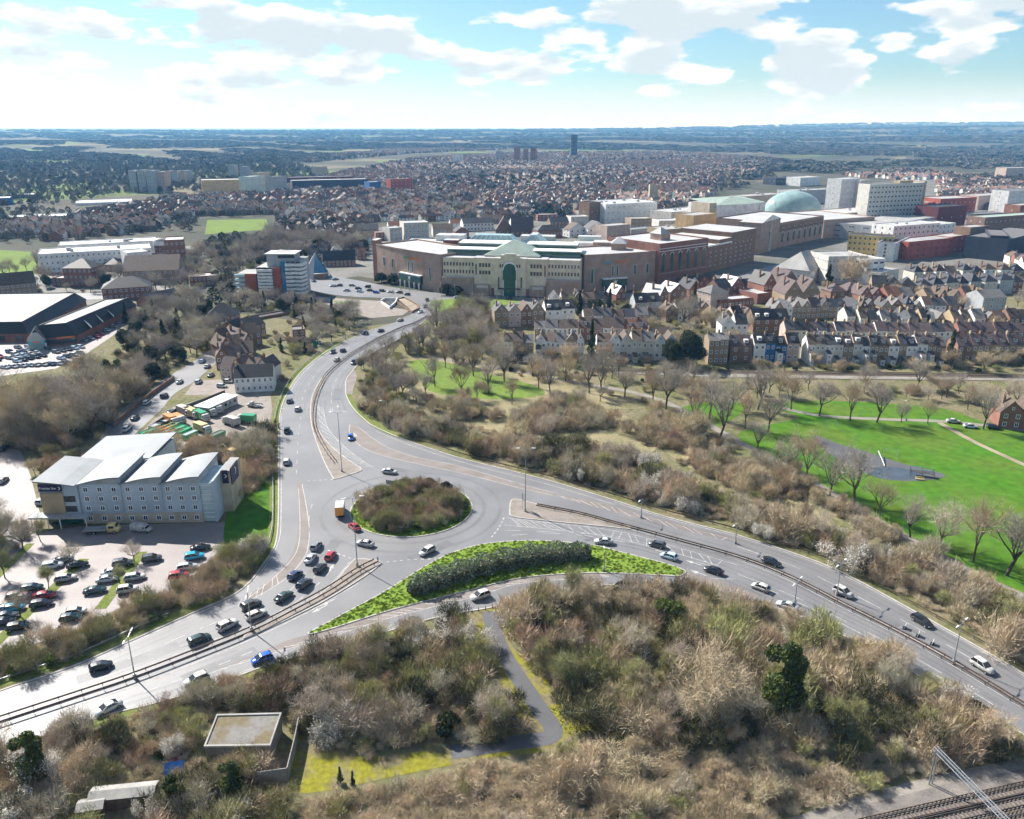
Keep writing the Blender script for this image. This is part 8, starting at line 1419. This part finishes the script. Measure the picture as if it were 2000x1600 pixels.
for gx in range(-1400, 2600, 170):
    for gy in range(560, 3700, 170):
        if not any(inpoly(gx+85, gy+85, w) or inpoly(gx+40, gy+60, w) or inpoly(gx+130, gy+110, w) for w in SUBW): continue
        ang = math.radians(cellr.choice((12,12,102,78,-10,35))); ca, sa = math.cos(ang), math.sin(ang); sp = cellr.choice((7.0,8.5,11.0)); gap = cellr.choice((24,27,31))
        v = -120
        while v < 120:
            u = -120
            while u < 120:
                x, y = gx+85+ca*u-sa*v+cellr.uniform(-.6,.6), gy+85+sa*u+ca*v+cellr.uniform(-.8,.8); u += sp
                if not (gx <= x < gx+170 and gy <= y < gy+170) or cellr.random() < .10: continue
                if not any(inpoly(x, y, w) for w in SUBW): continue
                px, py = PX(x, y)
                if not -60 < px < 2060 or any(inpoly(px, py, e) for e in EXCL) or not free(x, y): continue
                town.append((y, x, ang+(math.pi if cellr.random() < .5 else 0)+(math.pi/2 if cellr.random() < .15 else 0), sp))
            v += gap
town.sort(); LEFTN = max(0, 296-HOUSES); print('houses', HOUSES, 'town', len(town))
SAMEH = {}
for k, (y, x, a, sp) in enumerate(town[:LEFTN]):
    wl_, rf = HR.choice(['w_white','w_red','w_brown','w_render','w_pink']), HR.choice(['r_brown','r_red','r_slate','r_purple']); w = sp*.92
    while math.cos(a) < 0: a += math.pi
    a = (a+math.pi) % (2*math.pi)-math.pi
    d = Vector((math.cos(a), math.sin(a), 0))*w/2; c = Vector((x, y, 0))
    hb = house(f'{WN[wl_]} house with {RN[rf]} roof in streets behind the mall', c-d, c+d, 8, 5.6, 3.2, wl_, rf, 'x' if HR.random() < .7 else 'y', 2, 2, 0, None, HR.random() < .7, 'houses in the streets behind the mall', detail=False)
    SAMEH.setdefault(hb.t['label'], []).append((PX(x, y)[0], hb.t))
ordinals(SAMEH)
# houses too far and too many to pick apart
protos = []
for k in range(12):
    wl_ = ['w_white','w_red','w_brown','w_render','w_pink','w_white','w_red','w_stock','w_white','w_brown','w_render','w_red'][k]; rf = ['r_brown','r_red','r_slate','r_purple','r_brown','r_red','r_purple','r_grey','r_slate','r_brown','r_red','r_brown'][k]; m = MB(); w, d, h, rh = 4.0+.3*(k % 3), 4.0, 5.4, 3.0
    m.box(-w,w,-d,d,0,h,0)
    if k % 4 != 3: m.add([(-w-.1,-d-.3,h-.2),(w+.1,-d-.3,h-.2),(w+.1,0,h+rh),(-w-.1,0,h+rh),(w+.1,d+.3,h-.2),(-w-.1,d+.3,h-.2)], [(0,1,2,3),(3,2,4,5)], 1).add([(-w,-d,h),(-w,d,h),(-w,0,h+rh-.1),(w,-d,h),(w,d,h),(w,0,h+rh-.1)], [(0,2,1),(3,4,5)], 0)
    else: m.add([(-w-.3,-d,h-.2),(-w-.3,d,h-.2),(0,d,h+rh),(0,-d,h+rh),(w+.3,d,h-.2),(w+.3,-d,h-.2)], [(1,0,3,2),(2,3,5,4)], 1).add([(-w,-d,h),(w,-d,h),(0,-d,h+rh-.1),(-w,d,h),(w,d,h),(0,d,h+rh-.1)], [(0,1,2),(4,3,5)], 0)
    for x in (-w*.5, w*.5):
        for z in (1.5,4.1): m.box(x-.7,x+.7,-d-.06,-d,z-.6,z+.7,2); m.box(x-.7,x+.7,d,d+.06,z-.6,z+.7,2)
    m.box(w*.6,w*.6+.8,-.5,.5,h+1,h+rh+1,0); protos.append(m.mesh('far_house', [M(wl_), M(rf), M('glass')]))
scatter('far_houses', 'streets of distant suburban houses merging towards the horizon', [(x, y, 0, VR.uniform(.85,1.1), a, VR.randrange(12)) for (y, x, a, sp) in town[LEFTN:]], protos)
# ------------------------------------------------------------------ distant trees
FT = []; rng = np.random.default_rng(99)
for k in range(5):
    n = 150; u = rand_unit(n, rng)*(rng.uniform(.35,1,(n,1))**.4); P = np.stack([u[:,0]*3.6+(.8 if k % 2 else -.5)*np.sign(u[:,2]), u[:,1]*3.6, 5.4+u[:,2]*4.2], axis=1); FT.append(tri_mesh('far_tree', leaves(P, 1.5, rng, .2), [M('far_green' if k in (1,) else 'far_wood')]))
FT[1].name = 'far_tree_green'
for k in range(4):      # closed canopy seen from afar
    n = 130; rr_ = 17*np.sqrt(rng.uniform(0,1,n)); th = rng.uniform(0,6.283,n); P = np.stack([rr_*np.cos(th), rr_*np.sin(th)*.8, 2.5+6.0*np.sqrt(np.clip(1-(rr_/18)**2,0,1))*rng.uniform(.55,1.15,n)], axis=1); FT.append(tri_mesh('far_canopy', leaves(P, 4.2, rng, 1.0), [M('far_green' if k == 1 else 'far_wood')]))
trees = []
def sow(poly_px, spacing, smin, smax, green=.15, canopy=False):
    W = [tuple(G(*q)[:2]) for q in poly_px]; xs = [p[0] for p in W]; ys = [p[1] for p in W]; area = abs(sum(W[i][0]*W[(i+1)%len(W)][1]-W[(i+1)%len(W)][0]*W[i][1] for i in range(len(W))))/2; n = int(area/spacing**2)
    for _ in range(n*2):
        if n <= 0: break
        x, y = VR.uniform(min(xs),max(xs)), VR.uniform(min(ys),max(ys))
        if not inpoly(x, y, W): continue
        if canopy and math.sin(x*.006+1.7*math.sin(y*.0041))+math.sin(y*.0035+x*.0011)+.8*math.sin(x*.017+y*.011) < -.35+VR.uniform(-.3,.3): n -= 1; continue
        n -= 1; px, py = PX(x, y)
        if any(inpoly(px, py, e) for e in EXCL) or not free(x, y, 3): continue
        trees.append((x, y, (hill_h(x, y)-1 if y > 3000 else 0), VR.uniform(smin,smax), VR.uniform(0,6.28), (1 if VR.random() < green else VR.choice((0,2,3,4))) if not canopy else (6 if VR.random() < green else VR.choice((5,7,8)))))
LAWNS = [[(400,462),(400,426),(526,424),(528,452)], [(864,400),(944,400),(954,417),(868,418)], [(-60,483),(62,490),(82,537),(-60,548)]]
EXCL += LAWNS
for w in SUB: sow(w, 14, .4, .85, .22)
sow([(540,520),(700,480),(760,465),(720,440),(600,430),(540,440),(520,470)], 9, .6, 1.0, .2)          # wood behind the tower
sow([(160,480),(340,455),(540,480),(560,440),(540,400),(400,395),(330,390),(180,430)], 12, .5, 1.0, .15)
sow([(360,600),(440,600),(540,520),(540,470),(440,470),(360,500)], 8, .6, 1.0, .2)
sow([(-60,480),(150,450),(180,420),(60,410),(-60,420)], 12, .5, .9, .15)
sow([(-420,440),(-420,600),(-80,600),(-80,420)], 16, .6, 1.1, .15); sow([(2080,345),(2420,360),(2420,300),(2080,300)], 20, .7, 1.2, .15); sow([(-420,430),(-80,410),(150,400),(250,380),(400,375),(560,370),(640,340),(560,318),(300,318),(-400,322)], 16, .6, 1.1, .15)
sow([(1040,448),(1120,448),(1120,415),(1040,410)], 10, .8, 1.2, .6); sow([(850,380),(1180,375),(1180,345),(850,350)], 26, .8, 1.3, .7)
sow([(1420,372),(1520,345),(1640,340),(1750,325),(1960,335),(2080,345),(2080,300),(1700,292),(1500,300),(1400,340)], 24, .8, 1.2, .12, True)
sow([(1850,372),(2060,372),(2060,350),(1850,345)], 15, .7, 1.2, .2)
sow([(-400,322),(600,318),(800,300),(1000,291),(1500,300),(2400,302),(2400,276),(1500,276),(800,276),(-400,276)], 30, .7, 1.2, .2, True)
sow([(-400,275),(2400,275),(2400,264),(-400,264)], 60, 1.0, 1.9, .2, True); sow([(-300,264),(2300,264),(2400,257),(-400,257)], 130, 1.6, 2.6, .2, True)
scatter('distant_trees', 'leafless woods and garden trees of the distant suburbs', trees, FT)
print('far trees', len(trees))
# ------------------------------------------------------------------ air
hzm = bpy.data.materials.new('air'); hzm.use_nodes = True; N = hzm.node_tree.nodes; 
for n in list(N):
    if n.type != 'OUTPUT_MATERIAL': N.remove(n)
pv = N.new('ShaderNodeVolumePrincipled'); pv.inputs['Color'].default_value = (0.20, 0.54, 1.0, 1); pv.inputs['Density'].default_value = 0.00008; pv.inputs['Absorption Color'].default_value = (1, 1, 1, 1); pv.inputs['Anisotropy'].default_value = 0.0
hzm.node_tree.links.new(pv.outputs[0], N['Material Output'].inputs['Volume'])
hb = MB(); hb.box(-62000, 62000, -600, 72000, -2.5, 222.0)
ho = link('haze', hb.mesh('haze', [hzm])); tag(ho, 'thin blue haze over the distant town and woods', None, None, 'stuff')
